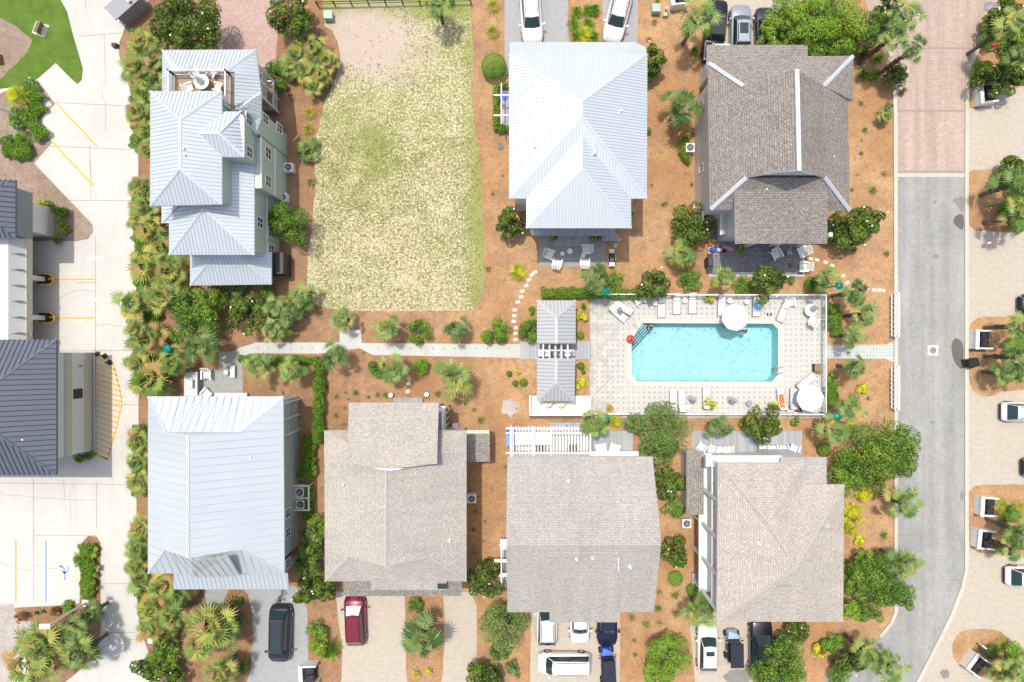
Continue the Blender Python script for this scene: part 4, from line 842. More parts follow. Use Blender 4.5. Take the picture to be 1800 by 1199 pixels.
for k in (-.4, .4): m.box((0, k, .23), (.5, .07, .42))
m.build('legs', 'black', g); B((.42, 0, .7), (.06, 1.0, .5)).build('backrest', 'wood', g)
q = P(2, 106); o = B((q.x, q.y, .3), (.5, .9, .6), .2, .8).build('utility_box', 'wood'); tag(o, 'small brown box in the bark bed at the left edge', 'box')
q = P(205, 82); o = MB().box((0, 0, .25), (.5, .35, .5), 0, .8).build('speed_sign_base', 'dark'); o.location = q; tag(o, 'small dark box on the concrete edge below the grey shed', 'box')
for x_, y_, c_, l_ in ((580, 32, 'util', 'pale green utility box on bare ground in the grass lot'), (1151, 20, 'util', 'larger pale green utility box between the driveways at the top'), (1168, 28, 'util', 'tiny green marker post beside the pale green utility box')):
    s_ = .45 if x_ == 1168 else 1; q = P(x_, y_); g = root('utility_box', q); tag(g, l_, 'utility box'); B((0, 0, .35*s_), (.75*s_, .7*s_, .7*s_), 0, .96).build('cabinet', 'util', g); B((0, 0, .72*s_), (.8*s_, .76*s_, .06), 0, .95).build('lid', 'util', g)
q = P(1170, 18); o = MB().tube((0, 0, 0), (0, 0, .5), .13, .1, 8).build('pipe_stub', 'white'); o.location = q; tag(o, 'short white pipe stub beside the green utility box, top', 'pipe')
# ================================================================ PAVILION
V = root('pool_pavilion', P(978, 617)); tag(V, 'open pavilion with two grey metal roofs left of the swimming pool', 'pavilion')
e, r = 2.8, 3.9
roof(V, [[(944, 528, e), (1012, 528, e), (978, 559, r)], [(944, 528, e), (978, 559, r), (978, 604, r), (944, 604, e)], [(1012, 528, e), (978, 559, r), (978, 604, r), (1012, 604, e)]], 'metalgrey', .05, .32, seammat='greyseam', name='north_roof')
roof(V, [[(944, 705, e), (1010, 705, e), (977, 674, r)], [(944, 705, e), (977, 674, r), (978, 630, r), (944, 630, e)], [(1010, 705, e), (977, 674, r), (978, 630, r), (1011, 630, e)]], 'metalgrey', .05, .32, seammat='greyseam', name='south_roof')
caps(V, [((944, 528, e), (978, 559, r)), ((1012, 528, e), (978, 559, r)), ((978, 559, r), (978, 604, r)), ((944, 705, e), (977, 674, r)), ((1010, 705, e), (977, 674, r)), ((977, 674, r), (978, 630, r))], 'metalgrey', .26)
for y0_, y1_ in ((531, 601), (633, 702)):
    a, b = P(948, y0_, e), P(1007, y1_, e); child(B(((a.x+b.x)/2, (a.y+b.y)/2, 1.2), (b.x-a.x-.2, a.y-b.y-.3, 2.4)), 'room_wall', 'wsid', V)
m = MB()
for x_ in (955, 966, 976.5, 987, 998): q = P(x_, 617, 2.9); m.box((q.x, q.y, 2.75), (.12, 1.5, .14))
for y_ in (616,): q = P(978, y_, 2.9); m.box((q.x, q.y, 2.86), (3.2, .1, .08))
child(m, 'breezeway_beams', 'white', V); q = P(978, 617); child(B((q.x, q.y, .14), (3.1, 1.7, .06)), 'breezeway_floor', 'grey', V)
m = MB()
for x_ in (950, 961, 995): q = P(x_, 620); m.box((q.x, q.y, 1.3), (.5, .6, 1.0))
child(m, 'cabinets', 'white', V)
# bar deck south of the pavilion
BD = root('fenced_bar_deck', P(983, 712)); tag(BD, 'white railed bar deck directly below the pool pavilion', 'deck')
q0, q1 = P(930, 695), P(1037, 728); child(B(((q0.x+q1.x)/2, (q0.y+q1.y)/2, .45), (q1.x-q0.x, q0.y-q1.y, .2)), 'deck_floor', 'white', BD)
def rail2(g, x0, y0, x1, y1, z0): a, b = P(x0, y0), P(x1, y1); railing(g, (a.x, a.y), (b.x, b.y), z0, 1., .14)
rail2(BD, 930, 727, 1036, 727, .5); rail2(BD, 931, 694, 931, 727, .5); rail2(BD, 1035, 694, 1035, 727, .5)
q = P(983, 722); m = MB(); m.box((q.x, q.y, 1.05), (4.6, .5, .06)); child(m, 'bar_top', 'white', BD)
q0 = P(983, 732); child(B((q0.x, q0.y-.05, .22), (5.6, .1, .42)), 'skirt', 'wood', BD)
for x_ in (962, 985):
    g = root('patio_table', P(x_, 707, .55)); lab(g, 'round tan table at the bar deck', x_, 709, 'table', 'round bar deck tables', 'grass'); MB().lathe((0, 0, 0), [(.42, .72), (.42, .76)], 18).build('tabletop', 'tan_', g) if 0 else MB().lathe((0, 0, 0), [(.42, .72), (.42, .76)], 18).build('tabletop', 'beige', g); MB().tube((0, 0, 0), (0, 0, .72), .05).build('leg', 'white', g)
# white pergola above house F
PG = root('pergola', P(967, 775)); tag(PG, 'large white slatted pergola above the plain gable roof', 'pergola')
m = MB(); z = 2.6
for x_ in np.linspace(897, 1037, 27): a = P(x_, 749, z); b = P(x_, 802, z); m.box((a.x, (a.y+b.y)/2, z+.16), (.07, a.y-b.y, .14))
child(m, 'rafters', 'white', PG); m = MB()
for y_ in (753, 761, 796): a, b = P(889, y_, z), P(1041, y_, z); m.box(((a.x+b.x)/2, a.y, z), (b.x-a.x, .14, .2))
for x_ in (899, 938, 968, 1037): a = P(x_, 749, z); b = P(x_, 802, z); m.box((a.x, (a.y+b.y)/2, z+.3), (.16, a.y-b.y, .12))
child(m, 'beams', 'white', PG)
for x_ in (899, 938, 968, 1000, 1037):
    for y_ in (753, 796): q = P(x_, y_, z); child(B((q.x, q.y, 1.3), (.16, .16, 2.6)), 'post', 'white', PG)
a, b = P(901, 753, .3), P(1035, 800, .3); child(B(((a.x+b.x)/2, (a.y+b.y)/2, .2), (b.x-a.x, a.y-b.y, .22)), 'pergola_floor', 'offwhite', PG)
a, b = P(905, 758, 1), P(965, 778, 1); child(B(((a.x+b.x)/2, (a.y+b.y)/2, 2.35), (b.x-a.x, a.y-b.y, .04)), 'shade_cloth', 'canvas', PG)
q = P(897, 768); o = B((0, 0, .7), (.85, 1.4, 1.35), 0, .93).build('covered_grill', 'skyb'); o.data.materials[0] = M['bluep']; o.location = q; tag(o, 'blue covered box sticking out left of the white pergola', 'covered grill')
for x_, y_ in ((1006, 786), (950, 786)):
    g = root('patio_table', P(x_, y_, .3)); lab(g, 'small table seen through pergola slats', x_, y_, 'table', 'tables under the pergola'); m = MB(); m.box((0, 0, .72), (.8, .7, .05)); m.build('tabletop', 'wood', g); m = MB()
    for sx in (-.3, .3):
        for sy in (-.25, .25): m.box((sx, sy, .36), (.05, .05, .7))
    m.build('legs', 'wood', g)
# ================================================================ FENCES AND SCREENS
def fence(pts, name, label, h=1.25, mt='white', sp=.13, z=.03):
    g = root(name, P(*pts[0])); tag(g, label, 'fence')
    for a, b in zip(pts, pts[1:]): A_, B2 = P(*a), P(*b); railing(g, (A_.x, A_.y), (B2.x, B2.y), z, h, sp, mt, 'fence_panel')
fence([(1182, 520), (1440, 520)], 'pool_fence', 'white picket fence along the top edge of the pool deck')
fence([(1441, 521), (1441, 727)], 'pool_fence', 'white picket fence along the right edge of the pool deck')
fence([(1040, 725), (1440, 726)], 'pool_fence', 'white picket fence along the bottom edge of the pool deck')
fence([(1048, 519), (1180, 519)], 'pool_fence', 'short white fence length behind the hedge at the deck top left')
g = root('rail_fence', P(566, -2)); tag(g, 'black post and rail fence along the top of the grass lot', 'fence'); A_, B2 = P(560, 12), P(828, 6); m = MB()
m.tube((A_.x, A_.y, .9), (B2.x, B2.y, .9), .04); m.tube((A_.x, A_.y, .5), (B2.x, B2.y, .5), .03); child(m, 'rails', 'black', g); m = MB()
for k in range(10): q = A_.lerp(B2, k/9); m.box((q.x, q.y, .5), (.09, .09, 1.0))
child(m, 'posts', 'black', g)
for y_, l_ in ((554, 'upper'), (681, 'lower')):
    g = root('lattice_screen', P(1566, y_)); tag(g, l_+' white diamond lattice screen standing along the grey road kerb', 'lattice screen', 'white lattice screens'); L_ = 3.9; x0_ = -.02; H_ = 1.05
    m = MB(); n_ = 9
    for t in (0., 1.): m.box((.1*t, 0, .12+t*(H_)), (.12, L_, .08))
    for s_ in (-1, 1): m.box((.05, s_*L_/2, .65), (.14, .08, 1.15))
    m.build('frame', 'white', g); m = MB()
    for k in range(n_):
        a = -L_/2+L_*k/n_; b = a+L_/n_
        m.tube((.02, a, .15), (.1, b, H_+.08), .035, n=4); m.tube((.1, b, .15), (.02, a, H_+.08), .035, n=4)
    m.build('lattice', 'white', g)
    m = MB(); m.box((-.22, 0, 1.22), (.5, L_+.1, .05)); 
    m = MB()
    for s_ in (-.3, .1): m.box((s_, 0, 1.2), (.07, L_+.2, .06))
    for k in range(n_*2): a = -L_/2+L_*(k+.5)/n_/2; d = .1 if k % 2 else -.1; m.tube((-.3, a-d, 1.2), (.1, a+d, 1.2), .035, n=4)
    m.build('top_lattice', 'white', g)
# ================================================================ SMALL FIXTURES
def bins(x, y, rz, desc, n=2, big=1.):
    g = root('bin_enclosure', P(x, y), rz); lab(g, desc, x, y, 'bin enclosure', 'white bin enclosures'); h = 1.15
    m = MB(); m.box((-.75, 0, h/2), (.1, 1.7, h)); m.box((0, .82, h/2), (1.5, .08, h)); m.box((0, -.82, h/2), (1.5, .08, h)); m.box((-.68, 0, h+.02), (.34, 1.8, .06)); m.box((.1, .8, h+.02), (1.3, .14, .06)); m.box((.1, -.8, h+.02), (1.3, .14, .06)); m.build('screen', 'white', g)
    for k in range(n):
        b = root('bin', (0, 0, 0)); b.parent = g; yy = (k-(n-1)/2)*.74
        b.name = 'bin_pair'; 
        bpy.data.objects.remove(b)
        mm = MB(); mm.box((.12, yy, .5), (.66, .58, 1.0), 0, 1.05); mm.build('bin', 'dark', g); mm = MB(); mm.hull([(-.27, yy-.33, 1.02), (.5, yy-.33, 1.0), (.5, yy+.33, 1.0), (-.27, yy+.33, 1.02)], [(-.2, yy-.26, 1.16), (.4, yy-.26, 1.06), (.4, yy+.26, 1.06), (-.2, yy+.26, 1.16)]); mm.build('bin_lid', 'dark', g)
    return g
bins(1724, 171, .1, 'white bin enclosure'); bins(1716, 597, -.02, 'white bin enclosure with two bins'); bins(1725, 886, -.06, 'white bin enclosure with two bins'); bins(1720, 943, -.1, 'white bin enclosure with two bins'); bins(548, 1177, .05, 'white bin enclosure with grey bins'); bins(1190, 2, .1, 'small white bin enclosure'); bins(1706, 1161, -.65, 'white bin enclosure under leaning trunk')
def wheelie(x, y, rz, label):
    g = root('wheelie_bin', P(x, y), rz); tag(g, label, 'bin'); B((0, 0, .52), (.75, .7, 1.0), 0, 1.1).build('body', 'dark', g); MB().hull([(-.42, -.4, 1.04), (.42, -.4, 1.04), (.42, .4, 1.04), (-.42, .4, 1.04)], [(-.3, -.3, 1.14), (.3, -.3, 1.1), (.3, .3, 1.1), (-.3, .3, 1.14)]).build('lid', 'black', g)
    MB().tube((-.45, -.3, 1), (-.45, .3, 1), .03).build('handle', 'black', g); MB().tube((-.4, -.38, .14), (-.4, .38, .14), .14, n=12).build('wheels', 'black', g)
wheelie(1700, 637, .25, 'dark lidded bin on the kerb beside the wet road patch'); wheelie(880+12, 1082, 0, 'dark bin at the lower left corner of the plain gable roof')
def acunit(x, y, desc, h=.85):
    g = root('air_conditioner', P(x, y)); lab(g, desc, x, y, 'air conditioner', 'air conditioner units'); B((0, 0, .05+h/2), (.8, .8, h)).build('casing', 'offwhite', g); MB().lathe((0, 0, h+.06), [(.31, 0), (.31, .02)], 20).build('fan_opening', 'dark', g)
    m = MB()
    for k in range(5): a = k*2*PI/5; m.box((.13*math.cos(a), .13*math.sin(a), h+.1), (.24, .09, .015), a)
    m.lathe((0, 0, h+.1), [(.06, 0), (.04, .04)], 8); m.build('fan', 'grey', g); m = MB()
    for r_ in (.12, .2, .28):
        for k in range(16): a, b = k*PI/8, (k+1)*PI/8; m.tube((r_*math.cos(a), r_*math.sin(a), h+.13), (r_*math.cos(b), r_*math.sin(b), h+.13), .008, n=3)
    m.build('grille', 'steel', g)
acunit(512, 298, 'white air conditioner'); acunit(502, 350, 'white air conditioner'); acunit(1209, 264, 'grey air conditioner inside round hedge'); acunit(830, 873, 'white air conditioner'); acunit(1203, 916, 'white air conditioner'); acunit(532, 862, 'grey air conditioner in white frame'); acunit(533, 883, 'grey air conditioner in white frame')
q = P(801, 748); o = B((0, 0, .35), (.5, .5, .7)).build('utility_box', 'offwhite'); o.location = q; tag(o, 'small white box right of the wing roof above the maroon car', 'utility box')
def greenlamp(x, y, h, dx, dy, label):
    t = P(x, y, h); g = root('pole_lamp', (t.x, t.y, 0)); tag(g, label, 'lamp', 'teal dome pole lamps')
    MB().tube((0, 0, 0), (0, 0, h), .06, .05, 8).build('pole', 'teal', g); MB().lathe((0, 0, h), [(.36, 0), (.33, .08), (.2, .16), (.05, .22)], 18).build('dome', 'teal', g)
greenlamp(294, 613, 3.6, 0, 0, 'teal dome lamp among palms left of the patio, upper left'); greenlamp(1475, 502, 3.6, 0, 0, 'teal dome lamp near the top right pool corner'); greenlamp(1064, 734, 3.6, 0, 0, 'teal dome lamp right of the bar deck'); greenlamp(1472, 732, 3.6, 0, 0, 'teal dome lamp near the bottom right pool corner'); greenlamp(1064, 512, 3.6, 0, 0, 'teal dome lamp inside the hedge above the pool deck left end')
greenlamp(1783, 351, 3.2, 0, 0, 'teal dome lamp among palms at the right edge')
def sign(x, y, rz, label, c='offwhite', w_=.5):
    g = root('yard_sign', P(x, y), rz); tag(g, label, 'sign'); MB().tube((0, 0, 0), (0, 0, .9), .03).build('post', 'black', g); B((0, .03, .85), (w_, .05, .45)).build('panel', c, g); MB().hull([(-w_/2, 0, 1.05), (w_/2, 0, 1.05), (w_/2, .14, 1.0), (-w_/2, .14, 1.0)], [(-w_/2, 0, 1.08), (w_/2, 0, 1.08), (w_/2, .14, 1.03), (-w_/2, .14, 1.03)]).build('top', c, g)
sign(1731, 393, .3, 'small white sign at the bottom of the second right-hand bed'); sign(1716, 1130, -.6, 'white and purple sign in the lowest right-hand bed', 'offwhite'); sign(1737, 88, .2, 'red sign in the upper right bed beside the brick road', 'red', .8); sign(1726, 431, .3, 'tiny white sign on the cream pavers below the palm shadow', 'offwhite', .35)
# ================================================================ FURNITURE
def lounger():
    g = root('sun_lounger', (0, 0, 0)); m = MB()
    for k in range(11): m.box((0, -.9+.112*k, .34), (.6, .1, .03))
    m.build('seat', 'white', g); m = MB(); a = math.radians(35)
    for k in range(7): d = .06+.1*k; m.hull([(-.3, .33+d*math.cos(a)-.045, .34+d*math.sin(a)), (.3, .33+d*math.cos(a)-.045, .34+d*math.sin(a)), (.3, .33+d*math.cos(a)+.04, .36+d*math.sin(a)), (-.3, .33+d*math.cos(a)+.04, .36+d*math.sin(a))], [(-.3, .33+d*math.cos(a)-.055, .37+d*math.sin(a)), (.3, .33+d*math.cos(a)-.055, .37+d*math.sin(a)), (.3, .33+d*math.cos(a)+.03, .39+d*math.sin(a)), (-.3, .33+d*math.cos(a)+.03, .39+d*math.sin(a))])
    m.build('backrest', 'offwhite', g); m = MB()
    for s in (-1, 1): m.box((s*.33, -.3, .33), (.05, 1.35, .07)); m.tube((s*.33, .35, .33), (s*.33, .95, .74), .03, n=4)
    m.build('frame', 'grey', g)
    for s in (-1, 1):
        for yy in (-.85, .75): MB().tube((s*.31, yy, 0), (s*.31, yy, .33), .03, n=5).build('leg', 'grey', g)
    return g
LG = lounger(); first = [True]
def put_lounger(x, y, a, desc='white slatted sun lounger', group='white sun loungers on the pool deck'):
    q = P(x, y); q.z = .03; o = LG if first[0] else dup(LG); first[0] = False; o.location = q; o.rotation_euler = (0, 0, a); return lab(o, desc, x, y, 'sun lounger', group)
for x, y, a in ((1161, 540, 0), (1188, 534, 0), (1215, 533, 0), (1266, 537, 0), (1374, 548, -.35), (1085, 551, .85), (1094, 541, -2.1), (1182, 703, PI), (1197, 705, PI), (1371, 702, PI+.1), (1392, 701, PI-.05), (1412, 672, 2.2), (1240, 700, PI)): put_lounger(x, y, a)
put_lounger(1327, 538, 0, 'lounger draped with blue towel')
def towel(x, y, a, c, label, s=1., nm='towel'):
    m = MB(); n = 7; b = []
    for i in range(n+1):
        t = i/n; yy = -.75+1.5*t; zz = .40 if yy < .3 else .42+(yy-.3)*.6
        b.append([(u*.29*s, yy*s, zz+.02*math.sin(7*t+u*2)) for u in (-1, -.3, .4, 1)])
    for i in range(n):
        for j in range(3): m.hull([b[i][j], b[i][j+1], b[i+1][j+1], b[i+1][j]], [tuple(Vector(q)+Vector((0, 0, .025))) for q in (b[i][j], b[i][j+1], b[i+1][j+1], b[i+1][j])])
    o = m.build(nm, c); o.location = P(x, y); o.rotation_euler.z = a; tag(o, label, 'towel'); return o
towel(1327, 534, 0, 'skyb', 'light blue towel draped over a lounger below the magnolia above the pool'); towel(1371, 704, PI+.1, 'orange', 'orange patterned towel on a lounger near the lower right deck corner', .8); towel(1392, 700, PI, 'canvasg', 'pale blue towel on the lounger beside the orange towel')
def rtable(x, y, r_, h, c, desc, cat='table', group='round white side tables', z=.03):
    q = P(x, y); q.z = z; g = root('side_table', q); lab(g, desc, x, y, cat, group); MB().lathe((0, 0, h-.04), [(r_, 0), (r_, .04)], 20).build('tabletop', c, g); MB().lathe((0, 0, 0), [(r_*.5, 0), (.06, .05), (.05, h-.04)], 10).build('pedestal', c, g); return g
for x, y in ((1202, 529), (1280, 529), (1310, 531), (1150, 533), (1207, 715)): rtable(x, y, .24, .45, 'offwhite', 'small round side table')
rtable(1314, 708, .28, .5, 'grey', 'small round grey table'); rtable(1419, 546, .55, .72, 'white', 'large round white table'); rtable(1320+104, 720, .3, .45, 'grey', 'small round grey table')
rtable(1001, 443, .26, .5, 'white', 'white round table on the patio'); rtable(988, 447, .2, .45, 'white', 'small round stool table on the patio'); rtable(1024, 451, .2, .45, 'white', 'small round side table on the patio'); rtable(1066, 769, .14, .45, 'skyb', 'tiny blue round table'); rtable(402, 654, .2, .6, 'white', 'slim white table on the patio')
def umbrella(x, y, r_, h, label, tilt=(0, 0)):
    t = P(x, y, h); g = root('parasol', (t.x, t.y, 0)); tag(g, label, 'parasol', 'open white parasols by the pool')
    MB().tube((0, 0, 0), (0, 0, h+.15), .03, n=6).build('pole', 'offwhite', g); MB().lathe((0, 0, 0), [(.28, .03), (.28, .08), (.06, .14)], 14).build('base', 'grey', g)
    m = MB(); n = 8; b0 = len(m.v)
    for k in range(n):
        a, b = 2*PI*(k+.2)/n, 2*PI*(k+1.2)/n; c = (a+b)/2; p = lambda t_, rr, zz: (rr*math.cos(t_), rr*math.sin(t_), zz)
        m.face([(0, 0, h), p(a, r_*.5, h-.22), p(c, r_*.47, h-.25), p(b, r_*.5, h-.22)][:4]); m.face([p(a, r_*.5, h-.22), p(a, r_, h-.42), p(c, r_*.94, h-.46), p(c, r_*.47, h-.25)]); m.face([p(c, r_*.47, h-.25), p(c, r_*.94, h-.46), p(b, r_, h-.42), p(b, r_*.5, h-.22)])
        m.face([p(a, r_, h-.42), p(a, r_, h-.52), p(c, r_*.94, h-.56), p(c, r_*.94, h-.46)]); m.face([p(c, r_*.94, h-.46), p(c, r_*.94, h-.56), p(b, r_, h-.52), p(b, r_, h-.42)])
    o = m.build('canopy', 'canvas', g); sm = o.modifiers.new('thick', 'SOLIDIFY'); sm.thickness = .012; m = MB()
    for k in range(n): a = 2*PI*(k+.2)/n; m.tube((0, 0, h-.04), (r_*.98*math.cos(a), r_*.98*math.sin(a), h-.46), .012, n=4)
    m.build('ribs', 'grey', g); MB().lathe((0, 0, h), [(.05, 0), (.02, .1)], 8).build('finial', 'dark', g); return g
umbrella(1295, 558, 1.2, 2.5, 'open white octagonal parasol overhanging the top edge of the pool'); umbrella(1428, 701, 1.22, 2.5, 'open white octagonal parasol in the lower right deck corner')
def folded(x, y, label, a):
    g = root('folded_parasol', P(x, y)); tag(g, label, 'parasol', 'folded parasols on the pool deck'); g.rotation_euler.z = a
    MB().tube((0, 0, 0), (0, 0, 2.3), .03, n=6).build('pole', 'offwhite', g); MB().lathe((0, 0, 0), [(.28, .03), (.28, .08), (.06, .14)], 14).build('base', 'grey', g); m = MB()
    for k in range(8): t_ = k*PI/4; m.tube((0, 0, 2.35), (.2*math.cos(t_), .2*math.sin(t_), 1.1), .05, .1, 5)
    m.build('canopy', 'canvasg', g)
folded(1086, 546, 'folded grey-white parasol between angled loungers at the deck top left', 0); folded(1213, 700, 'folded parasol left of the lower potted plant beside the pool', 1); folded(1282, 702, 'folded parasol right of the lower potted plant beside the pool', 2); folded(1421, 543, 'folded pale parasol through the large round table, top right deck corner', 3)
def adiron(nm='adirondack_chair', mt='white'):
    g = root(nm, (0, 0, 0)); m = MB()
    for k in range(5): m.box((-.24+.12*k, .02, .36-.0*k), (.105, .5, .03))
    m.build('seat', mt, g); m = MB()
    for k in range(5): u = -.26+.13*k; m.hull([(u*.85-.05, .26, .33), (u*.85+.05, .26, .33), (u*.85+.05, .3, .33), (u*.85-.05, .3, .33)], [(u*1.15-.055, .62, 1.0-abs(u)*.35), (u*1.15+.055, .62, 1.0-abs(u)*.35), (u*1.15+.055, .66, 1.0-abs(u)*.35), (u*1.15-.055, .66, 1.0-abs(u)*.35)])
    m.build('backrest', mt, g)
    for s in (-1, 1): B((s*.36, .06, .58), (.13, .75, .03)).build('armrest', mt, g); B((s*.33, -.26, .28), (.06, .1, .56)).build('leg', mt, g); m = MB(); m.hull([(s*.33-.03, .5, 0), (s*.33+.03, .5, 0), (s*.33+.03, .6, 0), (s*.33-.03, .6, 0)], [(s*.33-.03, .3, .56), (s*.33+.03, .3, .56), (s*.33+.03, .4, .56), (s*.33-.03, .4, .56)]); m.build('leg', mt, g)
    return g
AD = adiron(); fa = [True]
def put_chair(x, y, a, desc, group, z=.03, s=1.):
    o = AD if fa[0] else dup(AD); fa[0] = False; q = P(x, y); q.z = z; o.location = q; o.rotation_euler = (0, 0, a); o.scale = (s, s, s); return lab(o, desc, x, y, 'chair', group)
for x, y, a in ((1231, 783, PI-.6), (1250, 786, PI-.3), (1267, 789, PI-.15), (1277, 788, PI+.05), (1338, 787, PI), (1355, 787, PI+.1), (1373, 787, PI-.1), (1392, 786, PI-.35)): put_chair(x, y, a, 'white adirondack chair', 'white adirondack chairs on the grey deck', .15, 1.05)
for x, y, a in ((1054, 784, PI+.2), (1079, 784, PI-.3)): put_chair(x, y, a, 'white rounded chair on grey deck', 'white chairs on the small deck', .15, 1.1)
for x, y, a in ((967, 449, 1.2), (979, 462, 2.9), (1028, 440, -1.5), (1027, 461, 3.1)): put_chair(x, y, a, 'white patio armchair', 'white chairs on the grey patio', .03, 1.1)
for x, y, a in ((1362, 450, .5), (1405, 445, -1.2), (1407, 470, -1.6)): put_chair(x, y, a, 'white adirondack chair on dark patio', 'white chairs on the dark patio', .03, 1.15)
for x, y, a in ((1123, 529, .4), (1385, 534, .2), (1426, 563, 2.6)): put_chair(x, y, a, 'white armchair on the pool deck', 'white armchairs on the pool deck', .03, 1.1)
for x, y, a in ((368, 690, 2.4), (367, 660, 0)): put_chair(x, y, a, 'pale slatted chair on the patio', 'slatted chairs on the patio', .03, 1.1)
o = B((0, 0, .25), (.45, .4, .5)).build('side_table', 'grey'); o.location = P(1384, 445); tag(o, 'small square grey table between two chairs on the dark patio', 'table')
def grill(x, y, a, body, label):
    g = root('barbecue_grill', P(x, y), a); tag(g, label, 'grill'); B((0, 0, .45), (.75, .6, .8)).build('cart', body, g); MB().hull([(-.4, -.3, .85), (.4, -.3, .85), (.4, .3, .85), (-.4, .3, .85)], [(-.38, -.16, 1.15), (.38, -.16, 1.15), (.38, .2, 1.12), (-.38, .2, 1.12)]).build('lid', 'dark', g)
    for s in (-1, 1): B((s*.6, 0, .86), (.36, .5, .05)).build('side_shelf', body, g)
    MB().tube((-.3, -.34, .98), (.3, -.34, .98), .02).build('handle', 'steel', g)
grill(1073, 455, PI/2+.0, 'offwhite', 'steel and white grill at the right end of the patio, top centre'); grill(1243, 463, PI/2, 'dark', 'black covered grill at the left end of the dark patio')
g = root('outdoor_kitchen', P(344, 674)); tag(g, 'grey outdoor kitchen counter with grill on the patio above the pale blue roof', 'outdoor kitchen'); B((0, 0, .46), (1.1, 2.1, .92)).build('counter', 'grey', g); B((0, .0, .95), (1.2, 2.2, .05)).build('worktop', 'metalgrey', g); MB().hull([(-.3, -.4, .98), (.4, -.4, .98), (.4, .4, .98), (-.3, .4, .98)], [(-.2, -.35, 1.2), (.25, -.35, 1.2), (.25, .35, 1.2), (-.2, .35, 1.2)]).build('grill_lid', 'steel', g)
def bench(x, y, a, l, label, c='offwhite'):
    g = root('bench', P(x, y), a); tag(g, label, 'bench'); m = MB()
    for k in range(3): m.box((0, -.14+.14*k, .44), (l, .12, .04))
    m.build('seat', c, g); m = MB()
    for s in (-1, 1): m.box((s*(l/2-.15), 0, .22), (.07, .36, .42))
    m.build('legs', c, g)
bench(412, 653, PI/2, 1.1, 'narrow white bench at the right side of the patio above the pale blue roof', 'white'); bench(409, 694, 0, 3.0, 'long pale bench along the top edge of the pale blue roof'); bench(1436, 648, PI/2, .9, 'brown wooden chair at the right fence of the pool deck', 'wood')
q = P(1434, 646); o = B((q.x, q.y, .35), (.75, .7, .6)).build('towel_bin', 'wood'); tag(o, 'square wooden towel bin against the right pool fence', 'towel bin')
# potted plants are built with the planting; toys and beach things on C patio
random.seed(3)
for nm, x, y, c, sz, l_ in (('surfboard', 1281, 437, 'pink', (1.2, .38, .08), 'pink and blue bodyboard lying on the dark patio'), ('cooler', 1263, 440, 'canvasg', (.5, .35, .35), 'pale blue cooler box on the dark patio'), ('beach_bag', 1252, 440, 'blue', (.55, .4, .35), 'royal blue beach bag beside the black grill'), ('beach_bag', 1253, 424, 'yellow', (.4, .3, .3), 'yellow bag in the toy pile by the magnolia'), ('beach_bag', 1247, 430, 'red', (.3, .3, .3), 'red bag in the toy pile left of the dark patio'), ('backpack', 1272, 441, 'black', (.35, .3, .4), 'black backpack on the dark patio near the toy pile'),
                        ('pool_toy', 887, 172, 'blue', (.8, 1.0, .5), 'royal blue tub between hedge and hipped metal roof'), ('pool_toy', 889, 191, 'blue', (.7, .9, .45), 'blue float below the blue tub beside the hipped metal roof'), ('pool_toy', 1098, 745, 'skyb', (.5, .5, .4), 'light blue toy at the right end of the small grey deck'), ('beach_bag', 1104, 748, 'purple', (.35, .35, .4), 'purple bag at the right end of the small grey deck'), ('towel_heap', 890, 200, 'pink', (.4, .3, .3), 'pinkish heap beside the hipped metal roof trellis')):
    m = MB(); a, b, h = sz
    m.hull([(-a/2, -b/3, 0), (-a/3, -b/2, 0), (a/3, -b/2, 0), (a/2, -b/3, 0), (a/2, b/3, 0), (a/3, b/2, 0), (-a/3, b/2, 0), (-a/2, b/3, 0)], [(-a/2*.9, -b/3*.8, h), (-a/3*.8, -b/2*.85, h), (a/3*.8, -b/2*.85, h), (a/2*.9, -b/3*.8, h), (a/2*.9, b/3*.8, h), (a/3*.8, b/2*.85, h), (-a/3*.8, b/2*.85, h), (-a/2*.9, b/3*.8, h)])
    o = m.build(nm, c); o.location = P(x, y); o.location.z = .02 if y < 500 else .15; o.rotation_euler.z = random.uniform(-.5, .5); tag(o, l_, nm.replace('_', ' '))

q = P(358, 147, 8.0); g = root('roof_deck_table', (q.x, q.y, 7.68)); tag(g, 'white round table with parasol on the roof deck, upper left house', 'table'); MB().lathe((0, 0, 0), [(.6, .7), (.6, .75)], 20).build('tabletop', 'white', g); MB().tube((0, 0, 0), (0, 0, 1.7), .04).build('pole', 'white', g)
m = MB()
for k in range(8): t_ = k*PI/4; m.tube((0, 0, 1.9), (.22*math.cos(t_), .22*math.sin(t_), 1.0), .05, .1, 5)
m.build('folded_canopy', 'canvas', g)
for k in range(5): a = -.3+k*1.25; u = P(358, 147, 8.0); c = dup(AD); c.location = (u.x+1.15*math.cos(a), u.y+.95*math.sin(a), 7.68); c.rotation_euler = (0, 0, a-PI/2); c.scale = (.85,)*3; lab(c, 'white chair around roof deck table', 358+25*math.cos(a), 147-20*math.sin(a), 'chair', 'white chairs on the roof deck')
